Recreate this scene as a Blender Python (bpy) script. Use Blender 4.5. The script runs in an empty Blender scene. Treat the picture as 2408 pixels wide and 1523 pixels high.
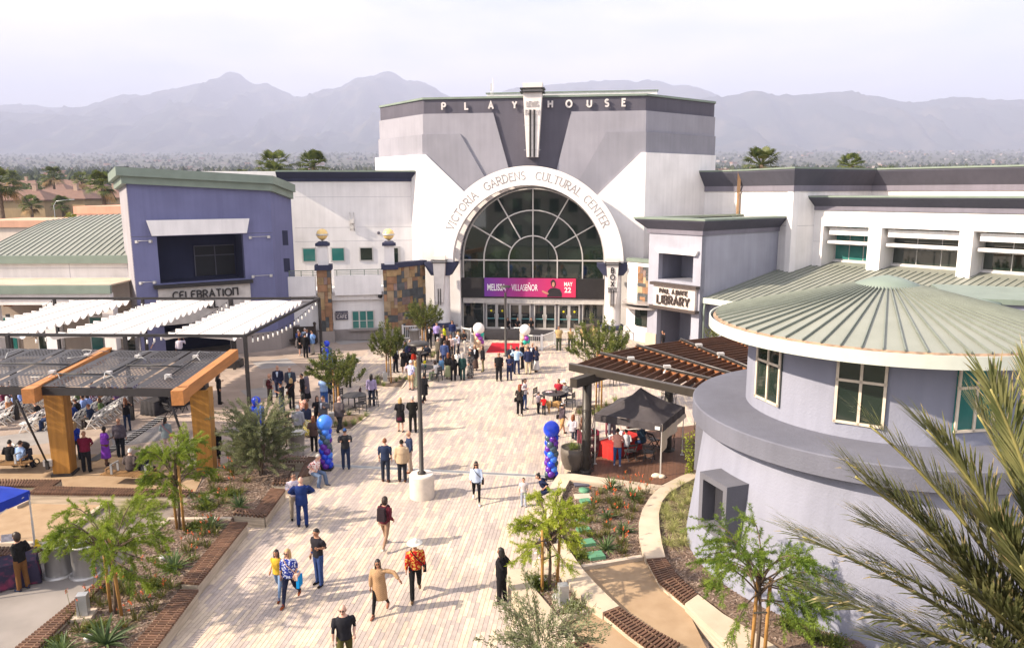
import bpy, bmesh, math, random
import numpy as np
from mathutils import Vector, Matrix, noise
from mathutils.kdtree import KDTree
random.seed(7)
SC = bpy.context.scene
COL = SC.collection
R_ = math.radians
# ------------------------------------------------------------------ camera
CX, CY, FPX, HCAM = 1204.0,761.5,1760.0,11.4     # photograph measured on a 2408 x 1523 grid
PIT, ROL = R_(10.0), R_(0.2)
_c, _s = math.cos(PIT), math.sin(PIT)
FW = Vector((0, _c,-_s)); UP0 = Vector((0, _s, _c)); RT0 = Vector((1,0,0))
RT = RT0 * math.cos(ROL) - UP0 * math.sin(ROL)
UPV = UP0 * math.cos(ROL) + RT0 * math.sin(ROL)
CAMO = Vector((0,0, HCAM))
cam_d = bpy.data.cameras.new('camera'); cam = bpy.data.objects.new('camera', cam_d); COL.objects.link(cam)
cam_d.sensor_width = 36; cam_d.lens = FPX / 2408 * 36
cam_d.clip_start = .1; cam_d.clip_end = 60000
cam.matrix_world = Matrix(((RT.x, UPV.x,-FW.x,0),(RT.y, UPV.y,-FW.y,0),(RT.z, UPV.z,-FW.z, HCAM),(0,0,0,1)))
SC.camera = cam
SC.render.resolution_x, SC.render.resolution_y = 1024,647
# ------------------------------------------------------------------ light
SUN_EL, SUN_AZ = 35.0,17.0      # elevation, degrees in front of the -X direction
sd = Vector((-math.cos(R_(SUN_EL)) * math.cos(R_(SUN_AZ)),-math.cos(R_(SUN_EL)) * math.sin(R_(SUN_AZ)), math.sin(R_(SUN_EL))))
sun_d = bpy.data.lights.new('sun', 'SUN'); sun_d.energy = 4.4; sun_d.angle = R_(1.0); sun_d.color = (1.0,.85,.66)
sun = bpy.data.objects.new('sun', sun_d); COL.objects.link(sun)
sun.rotation_euler = (-sd).to_track_quat('-Z', 'Y').to_euler(); sun.location = (-30,-20,60)
W = bpy.data.worlds.new('World'); SC.world = W; W.use_nodes = True
nt = W.node_tree; nt.nodes.clear()
wo = nt.nodes.new('ShaderNodeOutputWorld'); bg = nt.nodes.new('ShaderNodeBackground')
sky = nt.nodes.new('ShaderNodeTexSky'); sky.sky_type = 'NISHITA'; sky.sun_disc = False
sky.sun_elevation = R_(SUN_EL); sky.sun_rotation = math.atan2(sd.x, sd.y); sky.dust_density = 3.0; sky.air_density = 1.0; sky.altitude = 300
# thin bright cloud veil over the whole sky
tc = nt.nodes.new('ShaderNodeTexCoord'); mp = nt.nodes.new('ShaderNodeMapping'); mp.inputs['Scale'].default_value = (1.2,1.2,5.0)
no = nt.nodes.new('ShaderNodeTexNoise'); no.inputs['Scale'].default_value = 2.2; no.inputs['Detail'].default_value = 6; no.inputs['Roughness'].default_value = .55
rp = nt.nodes.new('ShaderNodeValToRGB'); rp.color_ramp.elements[0].position = .36; rp.color_ramp.elements[1].position = .62
rp.color_ramp.elements[0].color = (.42,.42,.42,1); rp.color_ramp.elements[1].color = (1,1,1,1)
veil = nt.nodes.new('ShaderNodeRGB'); veil.outputs[0].default_value = (6.5,6.2,6.2,1)
mx = nt.nodes.new('ShaderNodeMix'); mx.data_type = 'RGBA'
L = nt.links.new
L(tc.outputs['Generated'], mp.inputs['Vector']); L(mp.outputs[0], no.inputs['Vector']); L(no.outputs['Fac'], rp.inputs['Fac'])
L(rp.outputs['Color'], mx.inputs['Factor']); L(sky.outputs[0], mx.inputs['A']); L(veil.outputs[0], mx.inputs['B'])
L(mx.outputs['Result'], bg.inputs['Color']); bg.inputs['Strength'].default_value = .10
L(bg.outputs[0], wo.inputs['Surface'])
SC.view_settings.view_transform = 'Standard'; SC.view_settings.look = 'None'
SC.view_settings.gamma = 1; SC.view_settings.exposure = 1.42
SC.cycles.max_bounces = 5; SC.cycles.diffuse_bounces = 2; SC.cycles.glossy_bounces = 3; SC.cycles.transmission_bounces = 4
SC.cycles.transparent_max_bounces = 6; SC.cycles.caustics_reflective = False; SC.cycles.caustics_refractive = False
SC.cycles.use_denoising = True
# ------------------------------------------------------------------ pixel helpers (direction only; the distance comes from a plane)
def ray(x, y): return FW + RT * ((x - CX) / FPX) - UPV * ((y - CY) / FPX)
def G(x, y, z=0.0):
 d = ray(x, y); return CAMO + d * ((z - HCAM) / d.z)
def AtY(x, y, Y):
 d = ray(x, y); return CAMO + d * (Y / d.y)
def OnPlane(x, y, p0, n):
 d = ray(x, y); return CAMO + d * ((Vector(p0) - CAMO).dot(n) / d.dot(n))
ZR = {'A': (900,1250,2.176), 'B': (1700,1200,2.031), 'C': (2100,1350,2.343), 'D': (0,1800,1.928), 'E': (900,1750,1.813), 'F': (1800,1850,2.058),
 'G': (2500,1800,1.928), 'H': (3000,1300,1.1807), 'L': (0,1150,1.904), 'T1': (0,600,2.1755), 'T2': (1000,600,2.1755), 'T3': (1500,280,1.4933),
 'T4': (2400,600,1.9036), 'T5': (3000,600,1.9042)}
def px(k, x, y):
 a, b, s = ZR[k]; return ((a + x / s) * .588,(b + y / s) * .588)
def Gz(k, x, y, z=0.0): return G(*px(k, x, y), z)
# ------------------------------------------------------------------ materials
MATS = {}
def hexc(h):
 h = h.lstrip('#'); v = [int(h[i:i + 2],16) / 255 for i in (0,2,4)]
 return tuple((c / 12.92 if c <= .04045 else ((c + .055) / 1.055) ** 2.4) for c in v)
def M(name, col, rough=.8, var=.12, scale=3.0, bump=0.0, bscale=40.0, metal=0.0, spec=.4, rnd=0.0, detail=4, col2=None, mixr=(.4,.6), stretch=None, trans=0.0, stain=0.0):
 if name in MATS: return MATS[name]
 m = bpy.data.materials.new(name); m.use_nodes = True; MATS[name] = m
 t = m.node_tree; b = t.nodes['Principled BSDF']; l = t.links.new
 b.inputs['Roughness'].default_value = rough; b.inputs['Metallic'].default_value = metal
 b.inputs['Specular IOR Level'].default_value = spec
 if trans: b.inputs['Subsurface Weight'].default_value = 0
 tcn = t.nodes.new('ShaderNodeTexCoord'); vec = tcn.outputs['Object']
 if stretch:
  mp = t.nodes.new('ShaderNodeMapping'); mp.inputs['Scale'].default_value = stretch; l(vec, mp.inputs['Vector']); vec = mp.outputs[0]
 n = t.nodes.new('ShaderNodeTexNoise'); n.inputs['Scale'].default_value = scale; n.inputs['Detail'].default_value = detail; l(vec, n.inputs['Vector'])
 r = t.nodes.new('ShaderNodeValToRGB'); e = r.color_ramp.elements
 e[0].position, e[1].position = mixr if col2 else (.3,.7)
 c2 = col2 if col2 else tuple(min(1, c * (1 + var)) for c in col)
 c1 = col if col2 else tuple(c * (1 - var) for c in col)
 e[0].color = (*c1,1); e[1].color = (*c2,1)
 l(n.outputs['Fac'], r.inputs['Fac']); out = r.outputs['Color']
 if rnd:
  oi = t.nodes.new('ShaderNodeObjectInfo'); mr = t.nodes.new('ShaderNodeMapRange'); l(oi.outputs['Random'], mr.inputs['Value'])
  mr.inputs['To Min'].default_value = 1 - rnd; mr.inputs['To Max'].default_value = 1 + rnd
  hs = t.nodes.new('ShaderNodeHueSaturation'); l(mr.outputs[0], hs.inputs['Value']); l(out, hs.inputs['Color']); out = hs.outputs['Color']
 if stain:
  ge = t.nodes.new('ShaderNodeNewGeometry'); n3 = t.nodes.new('ShaderNodeTexNoise'); n3.inputs['Scale'].default_value = .45; n3.inputs['Detail'].default_value = 7; n3.inputs['Roughness'].default_value = .62; l(ge.outputs['Position'], n3.inputs['Vector'])
  mr3 = t.nodes.new('ShaderNodeMapRange'); mr3.inputs['From Min'].default_value = .42; mr3.inputs['From Max'].default_value = .72; mr3.inputs['To Min'].default_value = 1; mr3.inputs['To Max'].default_value = 1 - stain; l(n3.outputs['Fac'], mr3.inputs['Value'])
  mu = t.nodes.new('ShaderNodeMix'); mu.data_type = 'RGBA'; mu.blend_type = 'MULTIPLY'; mu.inputs['Factor'].default_value = 1; l(out, mu.inputs['A']); l(mr3.outputs[0], mu.inputs['B']); out = mu.outputs['Result']
 l(out, b.inputs['Base Color'])
 if bump:
  n2 = t.nodes.new('ShaderNodeTexNoise'); n2.inputs['Scale'].default_value = bscale; n2.inputs['Detail'].default_value = 3; l(vec, n2.inputs['Vector'])
  bp = t.nodes.new('ShaderNodeBump'); bp.inputs['Strength'].default_value = bump; bp.inputs['Distance'].default_value = .02
  l(n2.outputs['Fac'], bp.inputs['Height']); l(bp.outputs[0], b.inputs['Normal'])
 return m
def stucco(name, col, streak=.05):
 """painted render: fine relief, faint broad mottling and rain streaks"""
 if name in MATS: return MATS[name]
 m = M(name, col, rough=.9, var=.08, scale=.55, bump=.45, bscale=16.0, spec=.2)
 t = m.node_tree; b = t.nodes['Principled BSDF']; l = t.links.new
 src = b.inputs['Base Color'].links[0].from_socket
 tcn = t.nodes.new('ShaderNodeTexCoord'); mp = t.nodes.new('ShaderNodeMapping'); mp.inputs['Scale'].default_value = (2.2,2.2,.12); l(tcn.outputs['Object'], mp.inputs['Vector'])
 n = t.nodes.new('ShaderNodeTexNoise'); n.inputs['Scale'].default_value = 1.6; n.inputs['Detail'].default_value = 6; l(mp.outputs[0], n.inputs['Vector'])
 r = t.nodes.new('ShaderNodeMapRange'); r.inputs['From Min'].default_value = .35; r.inputs['From Max'].default_value = .75
 r.inputs['To Min'].default_value = 1.0; r.inputs['To Max'].default_value = 1 - streak * 2; l(n.outputs['Fac'], r.inputs['Value'])
 mu = t.nodes.new('ShaderNodeMix'); mu.data_type = 'RGBA'; mu.blend_type = 'MULTIPLY'; mu.inputs['Factor'].default_value = 1
 l(src, mu.inputs['A']); l(r.outputs[0], mu.inputs['B']); l(mu.outputs['Result'], b.inputs['Base Color'])
 return m
def leafmat(name, col, col2, scale=2.5, rough=.55):
 if name in MATS: return MATS[name]
 m = M(name, col, rough=rough, col2=col2, scale=scale, mixr=(.35,.65), spec=.3, rnd=.12)
 t = m.node_tree; b = t.nodes['Principled BSDF']
 tr = t.nodes.new('ShaderNodeBsdfTranslucent'); ms = t.nodes.new('ShaderNodeMixShader'); ms.inputs[0].default_value = .35
 out = t.nodes['Material Output']; src = b.inputs['Base Color'].links[0].from_socket
 t.links.new(src, tr.inputs['Color']); t.links.new(b.outputs[0], ms.inputs[1]); t.links.new(tr.outputs[0], ms.inputs[2]); t.links.new(ms.outputs[0], out.inputs['Surface'])
 return m
# ------------------------------------------------------------------ object helpers
def tag(o, label=None, cat=None, group=None, kind=None):
 if label: o['label'] = label
 if cat: o['category'] = cat
 if group: o['group'] = group
 if kind: o['kind'] = kind
 return o
def empty(name, label=None, cat=None, loc=(0,0,0), rz=0.0, group=None):
 o = bpy.data.objects.new(name, None); COL.objects.link(o); o.location = loc; o.rotation_euler = (0,0, rz); o.empty_display_size = .3
 return tag(o, label, cat, group)
def link(name, me, parent=None, loc=None, world=False):
 o = bpy.data.objects.new(name, me); COL.objects.link(o)
 if parent is not None:
  o.parent = parent
  if world:                      # verts given in world metres: take the parent's place off again
   p = parent; off = Vector((0,0,0))
   while p is not None: off += p.location; p = p.parent
   o.location = -off
 if loc is not None: o.location = loc
 return o
def copy_tree(o, parent=None):
 c = o.copy(); COL.objects.link(c)
 c.parent = parent
 for ch in list(o.children): copy_tree(ch, c)
 return c
class MB:
 def __init__(s): s.v = []; s.f = []; s.m = []; s.sm = []
 def add(s, vs, fs, mi=0, smooth=False):
  o = len(s.v); s.v += [tuple(v) for v in vs]
  for f in fs: s.f.append(tuple(i + o for i in f)); s.m.append(mi); s.sm.append(smooth)
  return s
 def box(s, c, size, rz=0.0, mi=0, mat=None, taper=(1,1)):
  hx, hy, hz = [a / 2 for a in size]; vs = []
  for z, k in ((-hz,(1,1)),(hz, taper)):
   for x, y in ((-hx,-hy),(hx,-hy),(hx, hy),(-hx, hy)): vs.append(Vector((x * k[0], y * k[1], z)))
  R = mat if mat is not None else Matrix.Rotation(rz,3, 'Z')
  vs = [R @ v + Vector(c) for v in vs]
  return s.add(vs, [(3,2,1,0),(4,5,6,7),(0,1,5,4),(1,2,6,5),(2,3,7,6),(3,0,4,7)], mi)
 def beam(s, a, b, w, h, mi=0, up=(0,0,1)):
  a, b = Vector(a), Vector(b); d = (b - a); L_ = d.length
  if L_ < 1e-6: return s
  d /= L_; u = Vector(up)
  if abs(d.dot(u)) > .98: u = Vector((1,0,0))
  x = d.cross(u).normalized(); z = x.cross(d)
  vs = []
  for p in (a, b):
   for i, j in ((-1,-1),(1,-1),(1,1),(-1,1)): vs.append(p + x * (i * w / 2) + z * (j * h / 2))
  return s.add(vs, [(0,1,2,3),(7,6,5,4),(1,0,4,5),(2,1,5,6),(3,2,6,7),(0,3,7,4)], mi)
 def prism(s, poly, vec, mi=0, mside=None):
  """planar polygon (3D points) extruded by vec; poly's normal should oppose vec to face out"""
  n = len(poly); vec = Vector(vec); a = [Vector(p) for p in poly]; b = [p + vec for p in a]
  nrm = Vector((0,0,0))
  for i in range(n): nrm += a[i].cross(a[(i + 1) % n])
  flip = nrm.dot(vec) > 0
  f0 = tuple(range(n)); f1 = tuple(range(2 * n - 1, n - 1,-1)); sides = [(i, n + i, n + (i + 1) % n,(i + 1) % n) for i in range(n)]
  if flip: f0 = f0[::-1]; f1 = f1[::-1]; sides = [q[::-1] for q in sides]
  s.add(a + b, [f0, f1], mi); o = len(s.v) - 2 * n
  for q in sides: s.f.append(tuple(i + o for i in q)); s.m.append(mi if mside is None else mside); s.sm.append(False)
  return s
 def tube(s, pts, rad, seg=8, mi=0, cap=True, smooth=True, sq=1.0):
  pts = [Vector(p) for p in pts]; n = len(pts)
  if not hasattr(rad, '__len__'): rad = [rad] * n
  o = len(s.v); prev = None
  for i, p in enumerate(pts):
   d = (pts[min(i + 1, n - 1)] - pts[max(i - 1,0)])
   d = d.normalized() if d.length > 1e-9 else Vector((0,0,1))
   if prev is None:
    u = Vector((0,0,1)) if abs(d.z) < .9 else Vector((1,0,0)); x = d.cross(u).normalized()
   else:
    x = (prev - d * prev.dot(d)); x = x.normalized() if x.length > 1e-6 else d.orthogonal().normalized()
   prev = x; y = d.cross(x); r = rad[i]; rx, ry = (r if hasattr(r, '__len__') else (r, r * sq))
   for k in range(seg):
    a = 2 * math.pi * k / seg; s.v.append(tuple(p + x * (math.cos(a) * rx) + y * (math.sin(a) * ry)))
  for i in range(n - 1):
   for k in range(seg):
    a, b = o + i * seg + k, o + i * seg + (k + 1) % seg
    s.f.append((a, b, b + seg, a + seg)); s.m.append(mi); s.sm.append(smooth)
  if cap:
   s.f.append(tuple(range(o + seg - 1, o - 1,-1))); s.m.append(mi); s.sm.append(False)
   s.f.append(tuple(range(o + (n - 1) * seg, o + n * seg))); s.m.append(mi); s.sm.append(False)
  return s
 def lathe(s, prof, c=(0,0,0), seg=24, mi=0, a0=0.0, a1=2 * math.pi, smooth=True, sx=1.0, sy=1.0):
  full = abs(a1 - a0 - 2 * math.pi) < 1e-6; n = seg if full else seg + 1; o = len(s.v); c = Vector(c)
  for r, z in prof:
   for k in range(n):
    a = a0 + (a1 - a0) * k / seg; s.v.append((c.x + r * math.cos(a) * sx, c.y + r * math.sin(a) * sy, c.z + z))
  for i in range(len(prof) - 1):
   for k in range(seg):
    a, b = o + i * n + k, o + i * n + (k + 1) % n
    s.f.append((a, b, b + n, a + n)); s.m.append(mi); s.sm.append(smooth)
  return s
 def turned(s, prof, c=(0,0,0), seg=24, mi=0):
  for a, b in zip(prof, prof[1:]): s.lathe([a, b], c, seg, mi)          # crisp edges: every band has its own vertices
  return s
 def sphere(s, c, r, seg=12, rings=8, mi=0):
  rx, ry, rz = r if hasattr(r, '__len__') else (r, r, r)
  o = len(s.v)
  for i in range(rings + 1):
   t = math.pi * i / rings
   for k in range(seg):
    a = 2 * math.pi * k / seg
    s.v.append((c[0] + rx * math.sin(t) * math.cos(a), c[1] + ry * math.sin(t) * math.sin(a), c[2] - rz * math.cos(t)))
  for i in range(rings):
   for k in range(seg):
    a, b = o + i * seg + k, o + i * seg + (k + 1) % seg
    s.f.append((a, b, b + seg, a + seg)); s.m.append(mi); s.sm.append(True)
  return s
 def mesh(s, name, mats):
  me = bpy.data.meshes.new(name); me.from_pydata(s.v, [], s.f)
  for m in (mats if isinstance(mats,(list, tuple)) else [mats]): me.materials.append(m)
  me.polygons.foreach_set('material_index', s.m); me.polygons.foreach_set('use_smooth', s.sm); me.update()
  return me
 def build(s, name, mats, parent=None, world=False): return link(name, s.mesh(name, mats), parent, None, world)
def wpart(name, mb, mats, parent): return mb.build(name, mats, parent, world=True)
# ------------------------------------------------------------------ stroke lettering
def arc(cx, cy, rx, ry, a0, a1, n=10): return [(cx + rx * math.cos(R_(a0 + (a1 - a0) * i / n)), cy + ry * math.sin(R_(a0 + (a1 - a0) * i / n))) for i in range(n + 1)]
GL = {
 'A': (.70, [[(0,0),(.35,1),(.70,0)], [(.13,.36),(.57,.36)]]),
 'B': (.55, [[(0,0),(0,1)], [(0,1)] + arc(.25,.76,.25,.24,90,-90) + [(0,.52)], arc(.27,.26,.28,.26,90,-90) + [(0,0)]]),
 'C': (.68, [arc(.40,.5,.40,.5,45,315,18)]),
 'D': (.65, [[(0,0),(0,1)], [(0,1),(.2,1)] + arc(.2,.5,.45,.5,90,-90,14) + [(0,0)]]),
 'E': (.5, [[(.5,1),(0,1),(0,0),(.5,0)], [(0,.55),(.42,.55)]]),
 'F': (.5, [[(.5,1),(0,1),(0,0)], [(0,.55),(.42,.55)]]),
 'G': (.72, [arc(.40,.5,.40,.5,45,330,18) + [(.74,.45),(.48,.45)]]),
 'H': (.6, [[(0,0),(0,1)], [(.6,0),(.6,1)], [(0,.55),(.6,.55)]]),
 'I': (.08, [[(.04,0),(.04,1)]]),
 'L': (.48, [[(0,1),(0,0),(.48,0)]]),
 'M': (.8, [[(0,0),(.08,1),(.4,.2),(.72,1),(.8,0)]]),
 'N': (.62, [[(0,0),(0,1),(.62,0),(.62,1)]]),
 'O': (.85, [arc(.42,.5,.42,.5,90,450,24)]),
 'P': (.52, [[(0,0),(0,1)], [(0,1)] + arc(.25,.74,.27,.26,90,-90) + [(0,.48)]]),
 'R': (.56, [[(0,0),(0,1)], [(0,1)] + arc(.25,.74,.27,.26,90,-90) + [(0,.48)], [(.22,.48),(.56,0)]]),
 'S': (.5, [arc(.25,.75,.23,.25,30,270,10) + arc(.25,.25,.25,.25,90,-150,10)[1:]]),
 'T': (.6, [[(0,1),(.6,1)], [(.3,1),(.3,0)]]),
 'U': (.6, [[(0,1),(0,.3)] + arc(.3,.3,.3,.3,180,360,10) + [(.6,1)]]),
 'V': (.68, [[(0,1),(.34,0),(.68,1)]]),
 'W': (.9, [[(0,1),(.22,0),(.45,.8),(.68,0),(.9,1)]]),
 'X': (.62, [[(0,0),(.62,1)], [(0,1),(.62,0)]]),
 'Y': (.64, [[(0,1),(.32,.5),(.64,1)], [(.32,.5),(.32,0)]]),
 '2': (.55, [arc(.27,.72,.26,.28,170,-40,10) + [(0,0),(.55,0)]]),
 '.': (.1, [[(.05,0),(.05,.1)]]), ' ': (.35, []), 'n': (.62, [[(0,0),(0,1),(.62,1),(.62,0)]]), 'c': (.62, [[(.62,.95)] + arc(.36,.5,.36,.48,65,295,16)]),
 'e': (.52, [[(.52,1),(.15,1),(0,.8),(0,.2),(.15,0),(.52,0)], [(0,.55),(.42,.55)]]),
}
def ribbon(mb, pts, t, org, U, V, N, d, h, mi=0):
 """flat polyline of width t in the (U,V) plane, thickness d along N"""
 P = [Vector((p[0] * h, p[1] * h)) for p in pts]; closed = (P[0] - P[-1]).length < 1e-4 and len(P) > 3
 if closed: P = P[:-1]
 n = len(P); Lf, Rt = [], []
 for i in range(n):
  a = P[i - 1] if (i or closed) else None; b = P[(i + 1) % n] if (i < n - 1 or closed) else None
  d1 = (P[i] - a).normalized() if a is not None else None; d2 = (b - P[i]).normalized() if b is not None else None
  if d1 is None: d1 = d2
  if d2 is None: d2 = d1
  n1 = Vector((-d1.y, d1.x)); n2 = Vector((-d2.y, d2.x)); mvec = (n1 + n2)
  mvec = mvec.normalized() if mvec.length > 1e-3 else n1
  k = min(2.2,1 / max(.35, mvec.dot(n1))); Lf.append(P[i] + mvec * (t / 2 * k)); Rt.append(P[i] - mvec * (t / 2 * k))
 vs = []
 for q in (Lf, Rt):
  for p in q: vs.append(org + U * p.x + V * p.y)
 vs2 = [v + N * d for v in vs]; m = n if closed else n - 1; fs = []
 for i in range(m):
  j = (i + 1) % n
  fs += [(2 * n + i,3 * n + i,3 * n + j,2 * n + j)[::-1][::-1],(i, j,2 * n + j,2 * n + i),(n + j, n + i,3 * n + i,3 * n + j)]
 if not closed: fs += [(0,2 * n,3 * n, n),(n - 1,2 * n - 1,4 * n - 1,3 * n - 1)]
 mb.add(vs + vs2, fs, mi)
def glyph(ch, org, U, V, N, h, t, d, mi=0, wx=1.0, serif=False):
 mb = MB(); w, st = GL.get(ch, GL[' '])
 for k, s in enumerate(st):
  s = [(p[0] * wx, p[1]) for p in s]
  ribbon(mb, s, t, org, U, V, N, d + k * .002, h, mi)
  if serif:
   for e in (s[0], s[-1]):
    if len(s) < 20 and abs(e[1] - round(e[1])) < .02: ribbon(mb, [(e[0] - .09, e[1]),(e[0] + .09, e[1])], t, org, U, V, N, d + .003 + k * .002, h, mi)
 return mb
def word(txt, org, U, V, N, h, t, d, mat, parent, gap=.25, wx=1.0, name='letter', center=True, serif=False):
 tw = sum(GL.get(c, GL[' '])[0] * wx + gap for c in txt) * h - gap * h
 x = -tw / 2 if center else 0
 for c in txt:
  w = GL.get(c, GL[' '])[0] * wx
  if c != ' ' and GL.get(c, GL[' '])[1]:
   wpart(name, glyph(c, org + U * x, U, V, N, h, t, d,0, wx, serif), mat, parent)
  x += (w + gap) * h
def fontword(txt, org, U, V, N, h, mat, parent, sx=1.0, bold=0.0, depth=.01, name='lettering'):
 cu = bpy.data.curves.new(name, 'FONT'); cu.body = txt; cu.size = 1; cu.extrude = .01; cu.offset = bold; cu.resolution_u = 3
 o = bpy.data.objects.new(name, cu); me = bpy.data.meshes.new_from_object(o); bpy.data.objects.remove(o)
 xs = [v.co.x for v in me.vertices]; ys = [v.co.y for v in me.vertices]; k = h / .73
 for v in me.vertices: v.co = org + U * (v.co.x * k * sx) + V * (v.co.y * k) + N * (depth * (1 if v.co.z > 0 else 0))
 me.materials.clear(); me.materials.append(mat)
 return link(name, me, parent, None, True)
HAZE = 1.7e-4
# ================================================================== land, mountains, far town
def zland(Y): return max(0.0,(Y - 100) * .037) + max(0.0,(Y - 2200) * .026)
ys = [-120,0,100,250,600,1200,2400,4000,6600,8000]
xs = [-9000,-4000,-1500,-500,-120,-40,0,40,120,500,1500,4000,9000]
mb = MB(); nX = len(xs)
for Y in ys:
 for X in xs: mb.v.append((X, Y, zland(Y) - .06))
for j in range(len(ys) - 1):
 for i in range(nX - 1): a = j * nX + i; mb.f.append((a, a + 1, a + nX + 1, a + nX)); mb.m.append(0); mb.sm.append(False)
ground_m = M('valley_ground',(.032,.038,.025), rough=.95, scale=.012, col2=(.09,.085,.058), mixr=(.35,.65), detail=8)
tag(mb.build('ground', ground_m), kind='structure')
# mountain ranges: real relief from a ridge line, spurs and gullies
def ridge_h(az, prof):
 for (a, ya),(b, yb) in zip(prof, prof[1:]):
  if az <= b:
   t = (az - a) / (b - a); t = t * t * (3 - 2 * t); return ya + (yb - ya) * t
 return prof[-1][1]
def mountain(name, prof, Y0, Yr, Y1, mat, seed, amp, nx=340, ny=46):
 mb = MB(); o = len(mb.v)
 for j in range(ny + 1):
  Y = Y0 + (Y1 - Y0) * j / ny
  for i in range(nx + 1):
   xp = -300 + 3000 * i / nx
   X = (xp - CX) / FPX * Yr * (.86 + .14 * (Y - Y0) / (Y1 - Y0)) * 1.0
   yp = ridge_h(xp, prof); H = HCAM + (451 - yp) / FPX * Yr
   t = (Y - Y0) / (Yr - Y0)
   base = zland(Y0)
   v = Vector((X / 620 + seed + .35 * noise.noise(Vector((X / 1500, Y / 1500, seed))), Y / 2600, seed * 1.7))
   rdg = 1 - abs(noise.noise(v * 1.3)); r2 = 1 - abs(noise.noise(v * 3.1 + Vector((5,3,1)))); r3 = noise.noise(v * 8); r4 = 1 - abs(noise.noise(v * 6.5))
   if t <= 1:
    prf = t ** 1.45
    w = 4 * t * (1 - t) * .9 + .12 * min(1, t * 5)
    z = base + (H - base) * prf + amp * w * ((rdg - .72) * 1.5 + (r2 - .72) * .8 + r3 * .16 + (r4 - .7) * .4)
    if t > .93: z += amp * .05 * r3
   else: z = H * (1 - .5 * (t - 1) / ((Y1 - Y0) / (Yr - Y0) - 1)) + amp * .05 * r3
   mb.v.append((X, Y, max(z, zland(min(Y,8000)) - 12)))
 n = nx + 1
 for j in range(ny):
  for i in range(nx): a = o + j * n + i; mb.f.append((a, a + 1, a + n + 1, a + n)); mb.m.append(0); mb.sm.append(True)
 return tag(mb.build(name, mat), kind='structure')
scrub = M('mountain_scrub',(.030,.040,.028), rough=1, scale=.0035, col2=(.11,.095,.065), mixr=(.48,.74), detail=10, spec=.05)
mountain('mountains', [(-300,300),(0,255),(150,262),(300,236),(460,212),(535,184),(600,206),(690,240),(760,222),(860,196),(905,186),(960,202),(1100,250),(1250,215),(1390,206),(1545,206),(1640,220),(1740,244),(1900,262),(2100,268),(2408,270),(2700,290)],6600,10500,13500, scrub,3.0,330)
mountain('foothills', [(-300,262),(0,268),(150,276),(300,292),(420,280),(520,322),(640,345),(760,322),(900,305),(1100,330),(1400,330),(1600,262),(1690,240),(1790,231),(1890,236),(2000,228),(2080,236),(2180,252),(2290,240),(2408,248),(2700,230)],6300,8300,10200, scrub,11.0,220)
# far wood and far town: uncountable at this distance
fol_far = M('far_foliage',(.022,.032,.020), rough=1, scale=.02, col2=(.06,.07,.035), spec=.05)
rnd = random.Random(5); mb = MB()
for i in range(5200):
 Y = 330 * math.exp(rnd.random() ** .8 * 2.85); X = (rnd.random() * 2500 - 50 - CX) / FPX * Y
 s = rnd.uniform(2.5,6.0) * (1 + Y / 5000); z = zland(Y); o = len(mb.v)
 for k in range(6):
  a = k * 1.047 + rnd.random(); q = s * rnd.uniform(.7,1.25); mb.v.append((X + q * math.cos(a), Y + q * math.sin(a), z + s * rnd.uniform(.25,.6)))
 mb.v.append((X, Y, z + s * rnd.uniform(1.2,2.0)))
 for k in range(6): mb.f.append((o + k, o + (k + 1) % 6, o + 6)); mb.m.append(0); mb.sm.append(False)
tag(mb.build('far_trees', fol_far), 'far-off dark belt of trees across the valley floor below the mountains', 'trees', kind='stuff')
mb = MB()
for i in range(480):
 Y = 700 * math.exp(rnd.random() * 2.1); X = (rnd.random() * 2500 - 50 - CX) / FPX * Y
 w = rnd.uniform(8,18) * (1 + Y / 6000); mb.box((X, Y, zland(Y) + 2.5),(w, w * .8,6 + rnd.random() * 4), rnd.random() * .5, rnd.choice((0,0,1)))
tag(mb.build('far_town', [M('far_render',(.30,.27,.25), var=.2), M('far_roof',(.30,.17,.12), var=.2)]), 'pale specks of a distant town spread over the valley slope', 'town', kind='stuff')
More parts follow.
